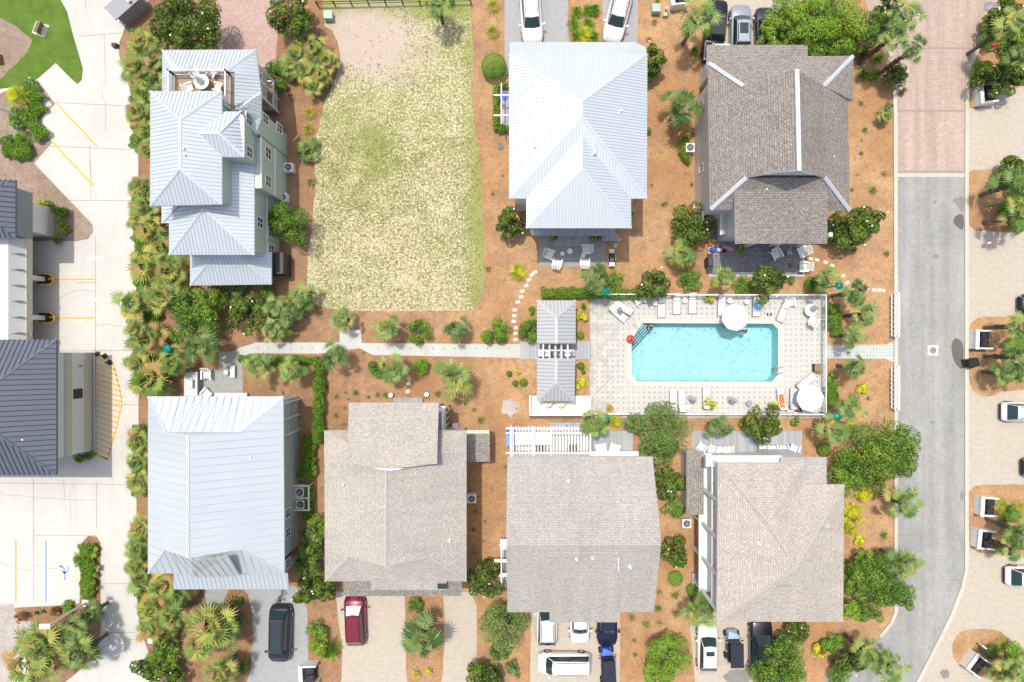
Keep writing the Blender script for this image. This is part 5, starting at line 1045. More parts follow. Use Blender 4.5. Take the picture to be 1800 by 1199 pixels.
# ================================================================ CARS
def car(name, label, x, y, a, L, W, H, paint, hood=.26, ws=.14, rear=.07, rg=.12, sun=None, rails=True, roofc=None, cat='car', shade=False, bed=0):
    """a: heading of the nose, radians from +X; x, y photo px of the roof centre; built nose toward +X"""
    g = root(name, P(x, y, H*.8), a); g.location.z = 0.02; tag(g, label, cat); hl, hw = L/2, W/2; zb = .95*H/1.7; zh = zb*1.02
    st = [(-hl, .70, .55, .42), (-hl+.12, .86, .8, .28), (-hl+.45, .96, 1., .2), (-hl*.55, 1., 1.02, .18), (0, 1., 1.03, .18), (hl-L*hood, 1., 1.04, .18), (hl-L*hood*.55, .985, .98, .2), (hl-.45, .94, .92, .2), (hl-.16, .84, .80, .26), (hl, .66, .60, .36)]
    m = MB(); rings = []
    for X, wf, zf, z0 in st:
        w_ = hw*wf; t = zb*zf
        rings.append([(X, -w_*.9, z0), (X, -w_, z0+.12), (X, -w_, t*.72), (X, -w_*.95, t*.93), (X, -w_*.78, t), (X, 0, t+.03), (X, w_*.78, t), (X, w_*.95, t*.93), (X, w_, t*.72), (X, w_, z0+.12), (X, w_*.9, z0)])
    n = len(rings[0]); m.v = [p for r in rings for p in r]
    for i in range(len(rings)-1):
        for j in range(n):
            k = (j+1) % n; m.f.append((i*n+j, i*n+k, (i+1)*n+k, (i+1)*n+j)[::-1]); m.mi.append(0)
    m.f.append(tuple(range(n))); m.f.append(tuple((len(rings)-1)*n+j for j in range(n))[::-1]); m.mi += [0, 0]
    o = m.build('body', paint, g, True)
    # cabin
    x0, x1 = -hl+L*rear, hl-L*hood; t0, t1 = x0+L*rg, x1-L*ws
    if bed: x0 = -hl+bed; t0 = x0+.25
    wb, wt = hw*.90, hw*.70; zc = zb*1.02; zt = H-.05; zm = zc
    b = [(x0, -wb*.93, zc), (x1, -wb*.86, zc), (x1+.1, 0, zc), (x1, wb*.86, zc), (x0, wb*.93, zc)]; t = [(t0, -wt*.93, zt), (t1, -wt*.92, zt), (t1+.07, 0, zt+.01), (t1, wt*.92, zt), (t0, wt*.93, zt)]
    m = MB(); m.hull([(p[0], p[1], p[2]-.1) for p in b], t); m.build('cabin', 'cblack' if 0 else paint, g)
    def quad(name, A, B_, C, D_, ins=.06, mt='cglass', off=.012):
        A, B_, C, D_ = map(Vector, (A, B_, C, D_)); c = (A+B_+C+D_)/4; nn = (B_-A).cross(D_-A).normalized()
        if nn.dot(c-Vector((0, 0, .6))) < 0: nn = -nn
        pts = [q+(c-q).normalized()*ins+nn*off for q in (A, B_, C, D_)]; mm = MB(); mm.hull(pts, [q+nn*.012 for q in pts]); return mm.build(name, mt, g)
    mm = MB(); ins = .05
    def pane(q): 
        c = sum((Vector(v) for v in q), Vector((0, 0, 0)))/len(q); nn = newell([Vector(v) for v in q]); nn = -nn if nn.z < 0 else nn; pts = [Vector(v)+(c-Vector(v)).normalized()*ins+nn*.012 for v in q]; mm.hull(pts, [p+nn*.014 for p in pts])
    pane([b[1], b[2], t[2], t[1]] if 0 else [b[1], b[2], b[3], t[3], t[2], t[1]]); mm.build('windscreen', 'canvas' if shade else 'cglass', g)
    mm = MB(); pane([b[0], b[4], t[4], t[0]]); mm.build('rear_window', 'cglass', g)
    for s in (0, 1):
        i0, i1 = (0, 1) if s == 0 else (4, 3); quad('side_window', b[i0], b[i1], t[i1], t[i0], .09)
    m = MB(); rr = [(t0-.02, -wt*.9), (t0-.05, 0), (t0-.02, wt*.9), (t1+.0, wt*.88), (t1+.07, 0), (t1, -wt*.88)]
    m.hull([(p[0], p[1], zt-.02) for p in rr], [((p[0]-(t0+t1)/2)*.93+(t0+t1)/2, p[1]*.88, H) for p in rr]); m.build('roof', roofc or paint, g)
    if sun: MB().box(((t0+t1)/2+(t1-t0)*sun[0], 0, H+.012), ((t1-t0)*sun[1], wt*1.15, .02)).build('sunroof', 'cglass', g)
    if rails:
        for s in (-1, 1): MB().tube((t0+.1, s*wt*.78, H+.04), (t1-.3, s*wt*.78, H+.04), .025, n=5).build('roof_rail', 'dark', g)
    for sx in (-1, 1):
        for s in (-1, 1):
            w_ = MB().tube((sx*hl*.62, s*(hw-.24), .34), (sx*hl*.62, s*(hw+.015), .34), .34, n=18).build('tyre', 'black', g); MB().tube((sx*hl*.62, s*(hw-.1), .34), (sx*hl*.62, s*(hw+.03), .34), .2, n=12).build('rim', 'steel', g)
        if True:
            for s in (-1, 1): MB().box((sx*(hl-.27), s*hw*.66, zb*.66), (.3, .3, .12), -s*sx*.35).build('headlight' if sx > 0 else 'tail_light', 'offwhite' if sx > 0 else 'red', g)
    for s in (-1, 1): MB().box((x1-.25, s*(hw+.1), zc+.06), (.16, .24, .16), s*.3).build('wing_mirror', 'dark' if paint in('cblack', 'cnavy', 'cgrey') else paint, g)
    if bed:
        m = MB(); w_ = hw*.8; m.box(((-hl+x0)/2, 0, zb+.045), (bed-.35, w_*2, .03)); m.build('bed_liner', 'black', g); m = MB()
        for s in (-1, 1): m.box(((-hl+x0)/2, s*hw*.86, zb+.1), (bed-.1, .12, .14))
        m.box((-hl+.14, 0, zb+.08), (.12, hw*1.7, .14)); m.build('bed_rails', 'grey', g)
    for s in (-1, 1): MB().box((hl-L*hood*.5, s*hw*.45, zb*1.0+.0), (L*hood*.75, .02, .05)).build('bonnet_crease', paint, g)
    return g
D2 = math.radians
car('parked_car', 'white car nose down above the left side of the hipped metal roof', 934, 22, D2(-86), 5.0, 1.95, 1.75, 'cpearl')
car('parked_car', 'pale car parked at an angle above the right side of the hipped metal roof', 1088, 20, D2(-104), 5.0, 1.95, 1.8, 'cpearl')
car('pickup_truck', 'black pickup truck under the palm above the brown roof', 1261, 48, D2(85), 5.9, 2.0, 1.9, 'cblack', hood=.24, bed=1.9, rails=False, cat='pickup truck')
car('parked_car', 'silver grey car with long glass roof above the brown roof', 1306, 47, D2(90), 4.7, 1.9, 1.65, 'csilver', sun=(.12, .5))
car('parked_car', 'dark car mostly hidden beneath the big green tree, top right', 1350, 52, D2(91), 4.7, 1.85, 1.6, 'cgrey')
car('parked_car', 'black van with glass roof panels on the grey driveway, lower left', 487, 1120, D2(-91), 5.25, 1.98, 1.85, 'cgrey', hood=.17, ws=.1, sun=(.18, .32))
car('parked_car', 'maroon car with white sunshade in the windscreen, bottom centre-left', 621, 1096, D2(92), 4.75, 1.88, 1.7, 'cmaroon', shade=True, rails=False, hood=.2, rg=.1)
car('parked_car', 'long white van partly under the gable roof, leftmost of three in its row', 962, 1096, D2(90), 5.0, 1.95, 1.8, 'cwhite', hood=.3)
car('parked_car', 'white car nose down at the middle of the row below the gable roof', 1020, 1095, D2(-90), 4.4, 1.8, 1.5, 'cwhite', sun=(0, .3), rails=False)
car('parked_car', 'navy car nose down at the right of the row below the gable roof', 1069, 1096, D2(-90), 4.7, 1.85, 1.65, 'cnavy', rails=False)
car('parked_car', 'white minivan parked crosswise at the bottom of the photo', 993, 1173, D2(179), 5.0, 1.95, 1.75, 'cwhite', hood=.17, ws=.11, rg=.04, rear=.03)
car('parked_car', 'white car with sunroof under palm fronds, left of the golf cart at the bottom', 1247, 1145, D2(90), 4.6, 1.85, 1.6, 'cwhite', hood=.26, sun=(.2, .22), rg=.13, rails=False)
car('parked_car', 'large black car partly under green foliage, bottom right of centre', 1343, 1145, D2(90), 5.5, 2.0, 1.9, 'cblack', hood=.27, sun=(0, .4))
car('parked_car', 'white car with black glass at the right edge, on cream pavers', 1814, 725, D2(0), 4.6, 1.85, 1.6, 'cwhite')
car('parked_car', 'white car with red tail lights at the lower right edge', 1821, 1017, D2(0), 4.6, 1.85, 1.6, 'cwhite')
car('parked_car', 'black car poking in at the right edge beside the third bed', 1846, 534, D2(180), 4.6, 1.85, 1.6, 'cblack')
car('parked_car', 'dark car barely showing at the right edge above the fourth bed', 1852, 824, D2(180), 4.6, 1.9, 1.6, 'cgrey')
def cart(x, y, a, paint, roofc, label, h=1.95, L=2.9):
    g = root('golf_cart', P(x, y, h), a); g.location.z = .02; tag(g, label, 'golf cart', 'golf carts')
    m = MB(); m.hull([(-L/2, -.58, .28), (L/2-.1, -.5, .28), (L/2-.1, .5, .28), (-L/2, .58, .28)], [(-L/2+.05, -.55, .42), (L/2-.2, -.52, .42), (L/2-.2, .52, .42), (-L/2+.05, .55, .42)]); m.build('chassis', paint, g)
    m = MB(); m.hull([(L/2-.75, -.56, .42), (L/2-.3, -.54, .42), (L/2, -.36, .4), (L/2, .36, .4), (L/2-.3, .54, .42), (L/2-.75, .56, .42)], [(L/2-.7, -.5, .98), (L/2-.42, -.46, .92), (L/2-.12, -.3, .7), (L/2-.12, .3, .7), (L/2-.42, .46, .92), (L/2-.7, .5, .98)]); m.build('bonnet', paint, g)
    for X in (-.15, -.95): B((X, 0, .62), (.5, 1.1, .4)).build('seat', 'dark', g); B((X-.24, 0, .98), (.1, 1.05, .45)).build('seat_back', 'dark', g)
    for sx in (-1, 1):
        for s in (-1, 1): MB().tube((sx*(L/2-.45), s*.45, .26), (sx*(L/2-.45), s*.68, .26), .26, n=14).build('tyre', 'black', g)
    for X, t in ((L/2-.75, -.14), (-L/2+.2, .1), (-.35, 0)):
        for s in (-1, 1): MB().tube((X, s*.52, .45), (X+t, s*.5, h-.05), .025, n=5).build('roof_post', 'dark', g)
    m = MB(); x0, x1 = -L/2-.05, L/2-.72; m.hull([(x0, -.6, h-.06), (x1, -.6, h-.06), (x1, .6, h-.06), (x0, .6, h-.06)], [(x0+.08, -.52, h+.03), (x1-.08, -.52, h+.03), (x1-.08, .52, h+.03), (x0+.08, .52, h+.03)])
    for k in range(5): m.box(((x0+x1)/2, -.36+.18*k, h+.035), (x1-x0-.3, .03, .03))
    m.build('canopy_roof', roofc, g); m = MB(); m.hull([(L/2-.76, -.5, .95), (L/2-.74, -.5, .95), (L/2-.74, .5, .95), (L/2-.76, .5, .95)], [(L/2-.92, -.48, h-.1), (L/2-.9, -.48, h-.1), (L/2-.9, .48, h-.1), (L/2-.92, .48, h-.1)]); m.build('windscreen', 'cglass', g)
    for s in (-1, 1): B((L/2-.8, s*.72, 1.15), (.08, .2, .14)).build('mirror', 'red' if paint == 'cblue' else 'dark', g)
cart(1071, 1183, D2(93), 'cblue', 'cgrey', 'bright blue golf cart with ribbed grey roof below the navy car', L=3.6); cart(1296, 1146, D2(91), 'clblue', 'cgrey', 'pale blue golf cart with long dark roof between two parked cars, bottom')
# bicycle
def bicycle(x, y, a, label):
    g = root('bicycle', P(x, y), a); tag(g, label, 'bicycle')
    for X in (-.5, .5):
        m = MB(); tl = .0
        for k in range(20): t, u = k*PI/10, (k+1)*PI/10; m.tube((X+.33*math.cos(t), 0, .34+.33*math.sin(t)), (X+.33*math.cos(u), 0, .34+.33*math.sin(u)), .025, n=4)
        for k in range(6): t = k*PI/6; m.tube((X-.32*math.cos(t), 0, .34-.32*math.sin(t)), (X+.32*math.cos(t), 0, .34+.32*math.sin(t)), .004, n=3)
        m.build('wheel', 'black', g)
    m = MB(); 
    for p, q in (((-.5, .34), (-.1, .3)), ((-.1, .3), (-.2, .85)), ((-.2, .8), (.35, .85)), ((-.1, .3), (.35, .8)), ((-.5, .34), (-.2, .8)), ((.5, .34), (.36, .95))): m.tube((p[0], 0, p[1]), (q[0], 0, q[1]), .022, n=5)
    m.build('frame', 'dark', g); B((-.22, 0, .9), (.26, .14, .06)).build('saddle', 'black', g); MB().tube((.34, -.3, 1.0), (.34, .3, 1.0), .018).build('handlebar', 'steel', g)
bicycle(492, 1043, 1.2, 'dark bicycle leaning at the top of the grey driveway above the black van').__class__
for k in ('bicycle',): 
    o = bpy.data.objects[k]; o.rotation_euler = (.5, 0, 1.15)
# ================================================================ PEOPLE
def person(loc, rz, pose, label, swim='swim', s=1., female=False, holds=None):
    g = root('person', loc, rz); tag(g, label, 'person', 'people at the pool')
    if pose == 'stand': J = dict(pel=(0, 0, .92), ch=(0, 0, 1.28), nk=(0, 0, 1.47), hd=(0, .02, 1.62), tp=(0, .02, 1.74), sl=(-.19, 0, 1.42), sr=(.19, 0, 1.42), el=(-.33, .1, 1.2), er=(.33, .1, 1.2), wl=(-.28, .32, 1.12), wr=(.28, .32, 1.12), kl=(-.11, .03, .48), kr=(.11, .03, .48), al=(-.12, 0, .08), ar=(.12, 0, .08), fl=(-.13, .18, .03), fr=(.13, .18, .03))
    elif pose == 'sit': J = dict(pel=(0, 0, .52), ch=(0, -.06, .88), nk=(0, -.06, 1.06), hd=(0, -.02, 1.2), tp=(0, -.02, 1.32), sl=(-.19, -.06, 1.0), sr=(.19, -.06, 1.0), el=(-.28, .02, .74), er=(.28, .02, .74), wl=(-.16, .24, .68), wr=(.16, .24, .68), kl=(-.13, .45, .52), kr=(.13, .45, .52), al=(-.14, .62, .1), ar=(.14, .62, .1), fl=(-.14, .8, .06), fr=(.14, .8, .06))
    else: J = dict(pel=(0, 0, .5), ch=(0, .33, .62), nk=(0, .5, .72), hd=(0, .63, .8), tp=(0, .74, .85), sl=(-.19, .44, .66), sr=(.19, .44, .66), el=(-.36, .28, .56), er=(.36, .28, .56), wl=(-.2, .08, .66), wr=(.2, .08, .66), kl=(-.14, -.42, .62), kr=(.12, -.44, .5), al=(-.12, -.8, .46), ar=(.13, -.86, .46), fl=(-.12, -.88, .6), fr=(.13, -.94, .6))
    R = dict(pel=.15, ch=.155, nk=.06, hd=.105, tp=.07, sl=.065, sr=.065, el=.045, er=.045, wl=.03, wr=.03, kl=.062, kr=.062, al=.042, ar=.042, fl=.034, fr=.034)
    names = list(J); V_ = [Vector(J[n])*s for n in names]; RR = [R[n]*s for n in names]; I = {n: i for i, n in enumerate(names)}
    E_l = [('pel', 'ch'), ('ch', 'nk'), ('nk', 'hd'), ('hd', 'tp'), ('ch', 'sl'), ('ch', 'sr'), ('sl', 'el'), ('sr', 'er'), ('el', 'wl'), ('er', 'wr'), ('kl', 'al'), ('kr', 'ar'), ('al', 'fl'), ('ar', 'fr')]
    ED = [(I[a], I[b]) for a, b in E_l]
    for sd in 'lr':                                   # hips, palms, five fingers
        sg = -1 if sd == 'l' else 1; h = Vector(J['pel'])*s+Vector((sg*.09, 0, -.04))*s; V_.append(h); RR.append(.095*s); hi = len(V_)-1; ED += [(I['pel'], hi), (hi, I['k'+sd])]
        w_ = V_[I['w'+sd]]; d = (w_-V_[I['e'+sd]]).normalized(); sidev = d.cross(Vector((0, 0, 1))).normalized(); pm = w_+d*.07*s; V_.append(pm); RR.append(.03*s); pi = len(V_)-1; ED.append((I['w'+sd], pi))
        for k, (o_, ln) in enumerate(((-.03, .07), (-.01, .085), (.01, .08), (.03, .062))):
            V_.append(pm+sidev*o_*s+d*ln*s+Vector((0, 0, -.02))); RR.append(.009*s); ED.append((pi, len(V_)-1))
        V_.append(w_+d*.05*s+sidev*-.055*s*sg); RR.append(.011*s); ED.append((I['w'+sd], len(V_)-1))
    me = bpy.data.meshes.new('body'); me.from_pydata([tuple(v) for v in V_], ED, []); me.materials.append(M['skin']); o = link('body', me, g)
    md = o.modifiers.new('skin', 'SKIN')
    if not me.skin_vertices:
        bpy.context.view_layer.objects.active = o
    for i, sv in enumerate(me.skin_vertices[0].data): sv.radius = (RR[i], RR[i]*(.75 if names[i:i+1] in (['ch'], ['pel']) else 1)); sv.use_root = (i == 0)
    su = o.modifiers.new('sub', 'SUBSURF'); su.levels = 1; su.render_levels = 1
    hd = (Vector(J['hd'])+Vector(J['tp']))/2*s; up = (Vector(J['tp'])-Vector(J['nk'])).normalized()
    m = MB(); n = 10; q = up.to_track_quat('Z', 'Y'); pr = [(.108, -.02), (.118, .03), (.1, .08), (.055, .115), (.01, .125)]
    for r_, z_ in pr:
        for k in range(n): m.v.append(tuple(hd+(q @ Vector((r_*math.cos(2*PI*k/n), r_*math.sin(2*PI*k/n)-.012, z_)))*s))
    for a_ in range(len(pr)-1):
        for k in range(n): j = (k+1) % n; m.f.append((a_*n+k, a_*n+j, (a_+1)*n+j, (a_+1)*n+k)); m.mi.append(0)
    m.build('hair', 'hair', g, True)
    p0, p1 = Vector(J['pel'])*s, Vector(J['ch'])*s; ax = (p1-p0).normalized(); m = MB(); m.tube(p0-ax*.14*s, p0+ax*.08*s, .185*s, .165*s, 12)
    if female: m.tube(p0+ax*.22*s, p1+ax*.06*s, .165*s, .17*s, 12)
    m.build('swimwear', swim, g, True); return g
def ring(loc, r_, t_, c, name, label, cat):
    m = MB(); n, k_ = 20, 8
    for i in range(n):
        for j in range(k_): a, b = 2*PI*i/n, 2*PI*j/k_; m.v.append(((r_+t_*math.cos(b))*math.cos(a), (r_+t_*math.cos(b))*math.sin(a), t_*math.sin(b)))
    for i in range(n):
        for j in range(k_): i2, j2 = (i+1) % n, (j+1) % k_; m.f.append((i*k_+j, i2*k_+j, i2*k_+j2, i*k_+j2)); m.mi.append(0)
    o = m.build(name, c, None, True); o.location = loc; tag(o, label, cat)
q = P(1142, 575); q.z = -1.25; person(q, -2.2, 'stand', 'dark-haired person standing waist-deep at the grid-lined corner steps of the pool', 'swim')
q = P(1107, 597); q.z = -.2; person(q, -.6, 'sit', 'person with a red float ring sitting at the left pool edge', 'red', .85); q2 = P(1107, 596); ring((q2.x, q2.y, .42), .3, .08, 'red', 'float_ring', 'red float ring around the person at the left pool edge', 'float ring')
q = P(1276, 574); q.z = -.9; person(q, 0, 'stand', 'person half hidden at the left rim of the parasol over the pool', 'red', .95); q = P(1307, 583); q.z = -.9; person(q, .4, 'stand', 'person half hidden at the lower right rim of the parasol over the pool', 'swim', .95, True)
person(P(1397, 720, 0), -1.4, 'lie', 'person lying on the deck edge beside the lower right parasol', 'swim', .95, True); q = P(1403, 698); q.z = .0; person(q, 2.9, 'sit', 'person in dark clothing sitting by the lower right parasol', 'swim', 1.)
q = P(1396, 714); q.z = .0; put_lounger(1399, 722, -1.4, 'white lounger under a lying person')
for i, (x, y, a) in enumerate(((1349, 553, .2), (1355, 553, -.2))):
    o = B((0, 0, .03), (.11, .3, .05), 0, .9).build('flip_flop', 'black'); o.location = P(x, y); o.location.z = .04; o.rotation_euler.z = a; tag(o, ('left' if i == 0 else 'right')+' black flip-flop on the deck above the top right pool corner', 'flip-flop', 'black flip-flops')
# ================================================================ PLANTING
def quads(name, V_, mi, mats, parent=None):
    n = len(V_); me = bpy.data.meshes.new(name); me.vertices.add(n*4); me.loops.add(n*4); me.polygons.add(n)
    me.vertices.foreach_set('co', V_.reshape(-1).astype('f')); me.loops.foreach_set('vertex_index', np.arange(n*4)); me.polygons.foreach_set('loop_start', np.arange(0, n*4, 4)); me.polygons.foreach_set('loop_total', np.full(n, 4))
    for m_ in mats: me.materials.append(M[m_])
    me.polygons.foreach_set('material_index', mi.astype('i')); me.update(calc_edges=True); return me
def unit(v): return v/np.maximum(np.linalg.norm(v, axis=-1, keepdims=True), 1e-6)
def leafquads(c, nrm, ln, wd):
    n = len(c); t = unit(np.cross(nrm, rs.normal(size=(n, 3)))); b = np.cross(nrm, t); L = (ln*rs.uniform(.6, 1.3, n))[:, None]; W = (wd*rs.uniform(.7, 1.2, n))[:, None]
    fold = nrm*L*.12
    return np.stack([c-t*L/2, c+b*W/2+fold, c+t*L/2, c-b*W/2+fold], 1)
CACHE = {}
def crownmesh(kind, r, h, var):
    """a crown of many small leaves around uneven boughs; r radius, h height of foliage, centred at 0,0,h/2"""
    key = (kind, round(r*2), round(h), var)
    if key in CACHE: return CACHE[key]
    P_ = dict(magnolia=(['mgd', 'mgl', 'mgb', 'mg'], .24, .13, (.42, .42, .08, .08)), oak=(['mg', 'dg', 'lg', 'yl'], .2, .09, (.45, .25, .26, .04)), bush=(['bg', 'bgl', 'dg', 'lg'], .14, .08, (.45, .3, .2, .05)), olive=(['ol', 'oll', 'mg', 'dg'], .2, .07, (.4, .36, .14, .1)),
              hedge=(['bg', 'lg', 'dg', 'bgl'], .11, .06, (.35, .3, .15, .2)), yellow=(['yb', 'lg', 'yl', 'yb'], .10, .06, (.6, .1, .2, .1)), bright=(['lg', 'bgl', 'mg', 'yl'], .19, .09, (.4, .3, .2, .1)), redb=(['rd', 'mg', 'rd', 'dg'], .1, .05, (.4, .3, .1, .2)), clip=(['bg', 'lg', 'bgl', 'dg'], .07, .035, (.4, .25, .2, .15)), croton=(['yb', 'bgl', 'lg', 'rd'], .16, .05, (.4, .3, .22, .08)))[kind]
    mats, ln, wd, pr = P_; clip = kind in ('clip',); N = int((900 if kind != 'clip' else 2600)*r*r*(1.5 if h > 1.2*r else 1.1)*(.15/ln)**1.1)+160; N = min(N, 30000)
    nb = 1 if clip else max(6, int(8+r*8)); a = rs.uniform(0, 2*PI, nb); rad = r*np.sqrt(rs.uniform(0, 1, nb))*.74; zc = h*(.5+.36*(1-(rad/r)**1.6)*rs.uniform(-.6, 1, nb)); br = r*rs.uniform(.17, .34, nb)*(1 if r > 1 else 1.25)
    if clip: rad[:] = 0; zc[:] = h*.5; br[:] = r
    w_ = br**2; idx = rs.choice(nb, N, p=w_/w_.sum()); d = unit(rs.normal(size=(N, 3))); up = rs.uniform(size=N) < .6; d[up, 2] = np.abs(d[up, 2])
    lay = (1-rs.exponential(.12 if not clip else .04, N)).clip(.25, 1.15 if not clip else 1.03); c = np.stack([rad[idx]*np.cos(a[idx]), rad[idx]*np.sin(a[idx]), zc[idx]], 1)+d*(br[idx]*lay)[:, None]*np.array([1, 1, min(1.2, h/(2*r)) if clip else .8])
    nrm = unit(d*1.0+rs.normal(size=(N, 3))*.42+np.array([0, 0, .3])); V_ = leafquads(c, nrm, ln, wd)
    tone = rs.dirichlet(np.array(pr)*5, nb); mi = np.array([rs.choice(4, p=tone[i]) for i in idx]) if N < 6000 else (rs.uniform(size=N)[:, None] > np.cumsum(tone[idx], 1)).sum(1).clip(0, 3)
    CACHE[key] = quads('foliage', V_, mi, mats); return CACHE[key]
def trunkmesh(r, h, var):
    key = ('trunk', round(r*2), round(h), var)
    if key in CACHE: return CACHE[key]
    m = MB(); m.tube((0, 0, 0), (.05, .03, h*.4), .05+.045*r, .04+.03*r, 8)
    for k in range(6): a = k*1.05+random.random(); m.tube((.05, .03, h*.38), (r*.55*math.cos(a), r*.55*math.sin(a), h*random.uniform(.6, .8)), .03+.02*r, .015, 5); m.tube((r*.3*math.cos(a), r*.3*math.sin(a), h*.57), (r*.6*math.cos(a+.5), r*.6*math.sin(a+.5), h*.72), .02+.01*r, .01, 4)
    o = m.build('trunk', 'trunk'); me = o.data; bpy.data.objects.remove(o); CACHE[key] = me; return me
def flowers(r, h, var):
    key = ('fl', round(r*2), round(h), var)
    if key in CACHE: return CACHE[key]
    n = int(1+r); a = rs.uniform(0, 2*PI, n); q = r*np.sqrt(rs.uniform(0, .8, n)); c = np.stack([q*np.cos(a), q*np.sin(a), h*(.62+.3*(1-(q/r)**2))], 1); V_ = []
    for ci in c:
        for k in range(6): t = k*PI/3; u = np.array([math.cos(t), math.sin(t), .5]); v = np.array([-math.sin(t), math.cos(t), 0]); V_.append([ci, ci+u*.045-v*.035, ci+u*.085, ci+u*.045+v*.035])
    CACHE[key] = quads('blossoms', np.array(V_), np.zeros(len(V_)), ['blos']); return CACHE[key]
tv = [0]
NICE = dict(magnolia='glossy magnolia tree', oak='leafy green tree', bush='rounded green bush', olive='grey-green leafy tree', hedge='green hedge bush', yellow='bright yellow-green shrub', bright='light green leafy tree', redb='reddish shrub', clip='clipped round shrub', croton='yellow-green leafy plant')
def tree(kind, x, y, d, h=None, desc=None, cat=None, sy=1.):
    tv[0] += 1; r = d/2/K*.96; h = h or max(.5, {'magnolia': 1.7, 'oak': 1.6, 'olive': 1.7, 'bright': 1.5, 'clip': 1.3}.get(kind, 1.3)*r+.3); z = h*.65; r *= (HC-z)/HC
    q = P(x, y, z); istree = kind in ('magnolia', 'oak', 'olive', 'bright') and r > 1.1; g = root(kind+'_tree' if istree and kind != 'bright' else ('leafy_tree' if istree else 'shrub'), (q.x, q.y, 0), rs.uniform(0, 6))
    v = tv[0] % 2 if r > 2 else tv[0] % 3; s = r/(round(r*2)/2) if round(r*2) else 1; rr = max(.25, round(r*2)/2); s = r/rr
    o = link('foliage', crownmesh(kind, rr, h, v), g); link('trunk', trunkmesh(rr, h, v), g) if kind != 'clip' else link('trunk', trunkmesh(rr, h, v), g)
    if kind == 'magnolia': link('blossoms', flowers(rr, h, v), g)
    g.scale = (s, s*sy, 1); g.rotation_euler.z = rs.uniform(0, 6) if sy == 1 else 0
    size = '' if istree else ('small ' if d < 30 else ''); lab(g, size+(desc or NICE[kind]), x, y, cat or ('tree' if istree else 'shrub'), {True: 'trees between the houses', False: 'shrubs between the houses'}[istree]); return g
# fan palms
def fan(out, mi, base, az_, el, pl, bl, m_, blades=15):
    d = np.array([math.cos(az_)*math.cos(el), math.sin(az_)*math.cos(el), math.sin(el)]); side = np.array([-math.sin(az_), math.cos(az_), 0]); up = np.cross(d, side); up = up if up[2] > 0 else -up
    h0 = base+d*pl; h0[2] -= pl*pl*.12; w_ = .018
    out.append([base-side*w_, base+side*w_, h0+side*w_, h0-side*w_]); mi.append(m_)
    nd = d*.9+np.array([0, 0, -.35]); nd /= np.linalg.norm(nd); nup = np.cross(nd, side); nup = nup if nup[2] > 0 else -nup
    for k in range(blades):
        t = (k/(blades-1)-.5)*math.radians(200); L = bl*(1-.28*abs(t)/2)*rs.uniform(.85, 1.12); dr = nd*math.cos(t)+side*math.sin(t); pp = np.cross(nup, dr)
        tip = h0+dr*L-np.array([0, 0, L*L*.32*rs.uniform(.5, 1.6)])+nup*.05; mid = h0+dr*L*rs.uniform(.4, .55)+nup*.03; hw = .036*bl/.6+.006
        out.append([h0, mid+pp*hw, tip, mid-pp*hw]); mi.append(m_ if rs.uniform() > .12 else (m_+1) % 4)
PM = {}
def palmmesh(kind, var):
    key = (kind, var)
    if key in PM: return PM[key]
    out, mi = [], []
    if kind in ('sabal', 'sago_like'): mats, pr, n = ['pg', 'pl', 'ps', 'gy'], (.42, .24, .24, .10), 17
    elif kind == 'dwarf': mats, pr, n = ['pg', 'pd', 'ps', 'pl'], (.36, .24, .28, .12), 15
    elif kind == 'thick': mats, pr, n = ['pg', 'pl', 'gy', 'dead'], (.40, .27, .23, .10), 25
    elif kind == 'golden': mats, pr, n = ['pl', 'gy', 'pg', 'dead'], (.36, .28, .24, .12), 25
    for i in range(n):
        t = i/(n-1); el = 1.15-1.75*t+rs.uniform(-.2, .2); az_ = i*2.39996+rs.uniform(-.4, .4); k = rs.choice(4, p=pr)
        if kind in ('thick', 'golden') and el < -.35 and rs.uniform() < .5: k = 3
        fan(out, mi, np.array([0, 0, rs.uniform(-.12, .1)]), az_, el, .60*rs.uniform(.3, 1.25), .52*rs.uniform(.8, 1.2), k, 12)
    PM[key] = quads('crown', np.array(out), np.array(mi), mats); return PM[key]
PT = {}
def ptrunk(h, var):
    key = (round(h*2), var)
    if key in PT: return PT[key]
    m = MB(); m.tube((0, 0, 0), (0, 0, h*.5), .17, .14, 9); m.tube((0, 0, h*.5), (0, 0, h), .14, .17, 9)
    for k in range(int(h*34)):
        z_ = random.uniform(h*.25, h*.99); a = k*2.4; c, s_ = math.cos(a), math.sin(a)
        m.tube((.12*c, .12*s_, z_-.1), (.27*c+.03*s_, .27*s_-.03*c, z_+.16), .035, .012, 3)
    o = m.build('trunk', 'trunk'); PT[key] = o.data; bpy.data.objects.remove(o); return PT[key]
def palm(x, y, d, h, kind='sabal', desc=None, group='fan palms'):
    tv[0] += 1; q = P(x, y, h); g = root('fan_palm', (q.x, q.y, 0)); s = d/2/K*(HC-h)/HC/.98; o = link('crown', palmmesh(kind, tv[0] % 3), g); o.location = (0, 0, h); o.scale = (s, s, s*.9); o.rotation_euler.z = rs.uniform(0, 6)
    link('trunk', ptrunk(max(.5, h), tv[0] % 2), g).scale = (min(1, s), min(1, s), h/(max(1, round(h*2))/2) if h >= .5 else 1)
    bpy.data.objects[g.children[-1].name].scale.z = h/max(.5, h); lab(g, desc or {'sabal': 'green fan palm', 'dwarf': 'small fan palm', 'thick': 'green hedge palm', 'golden': 'yellowish hedge palm'}[kind], x, y, 'palm', group); return g
H_W = 'fan palms hedging the concrete on the left'
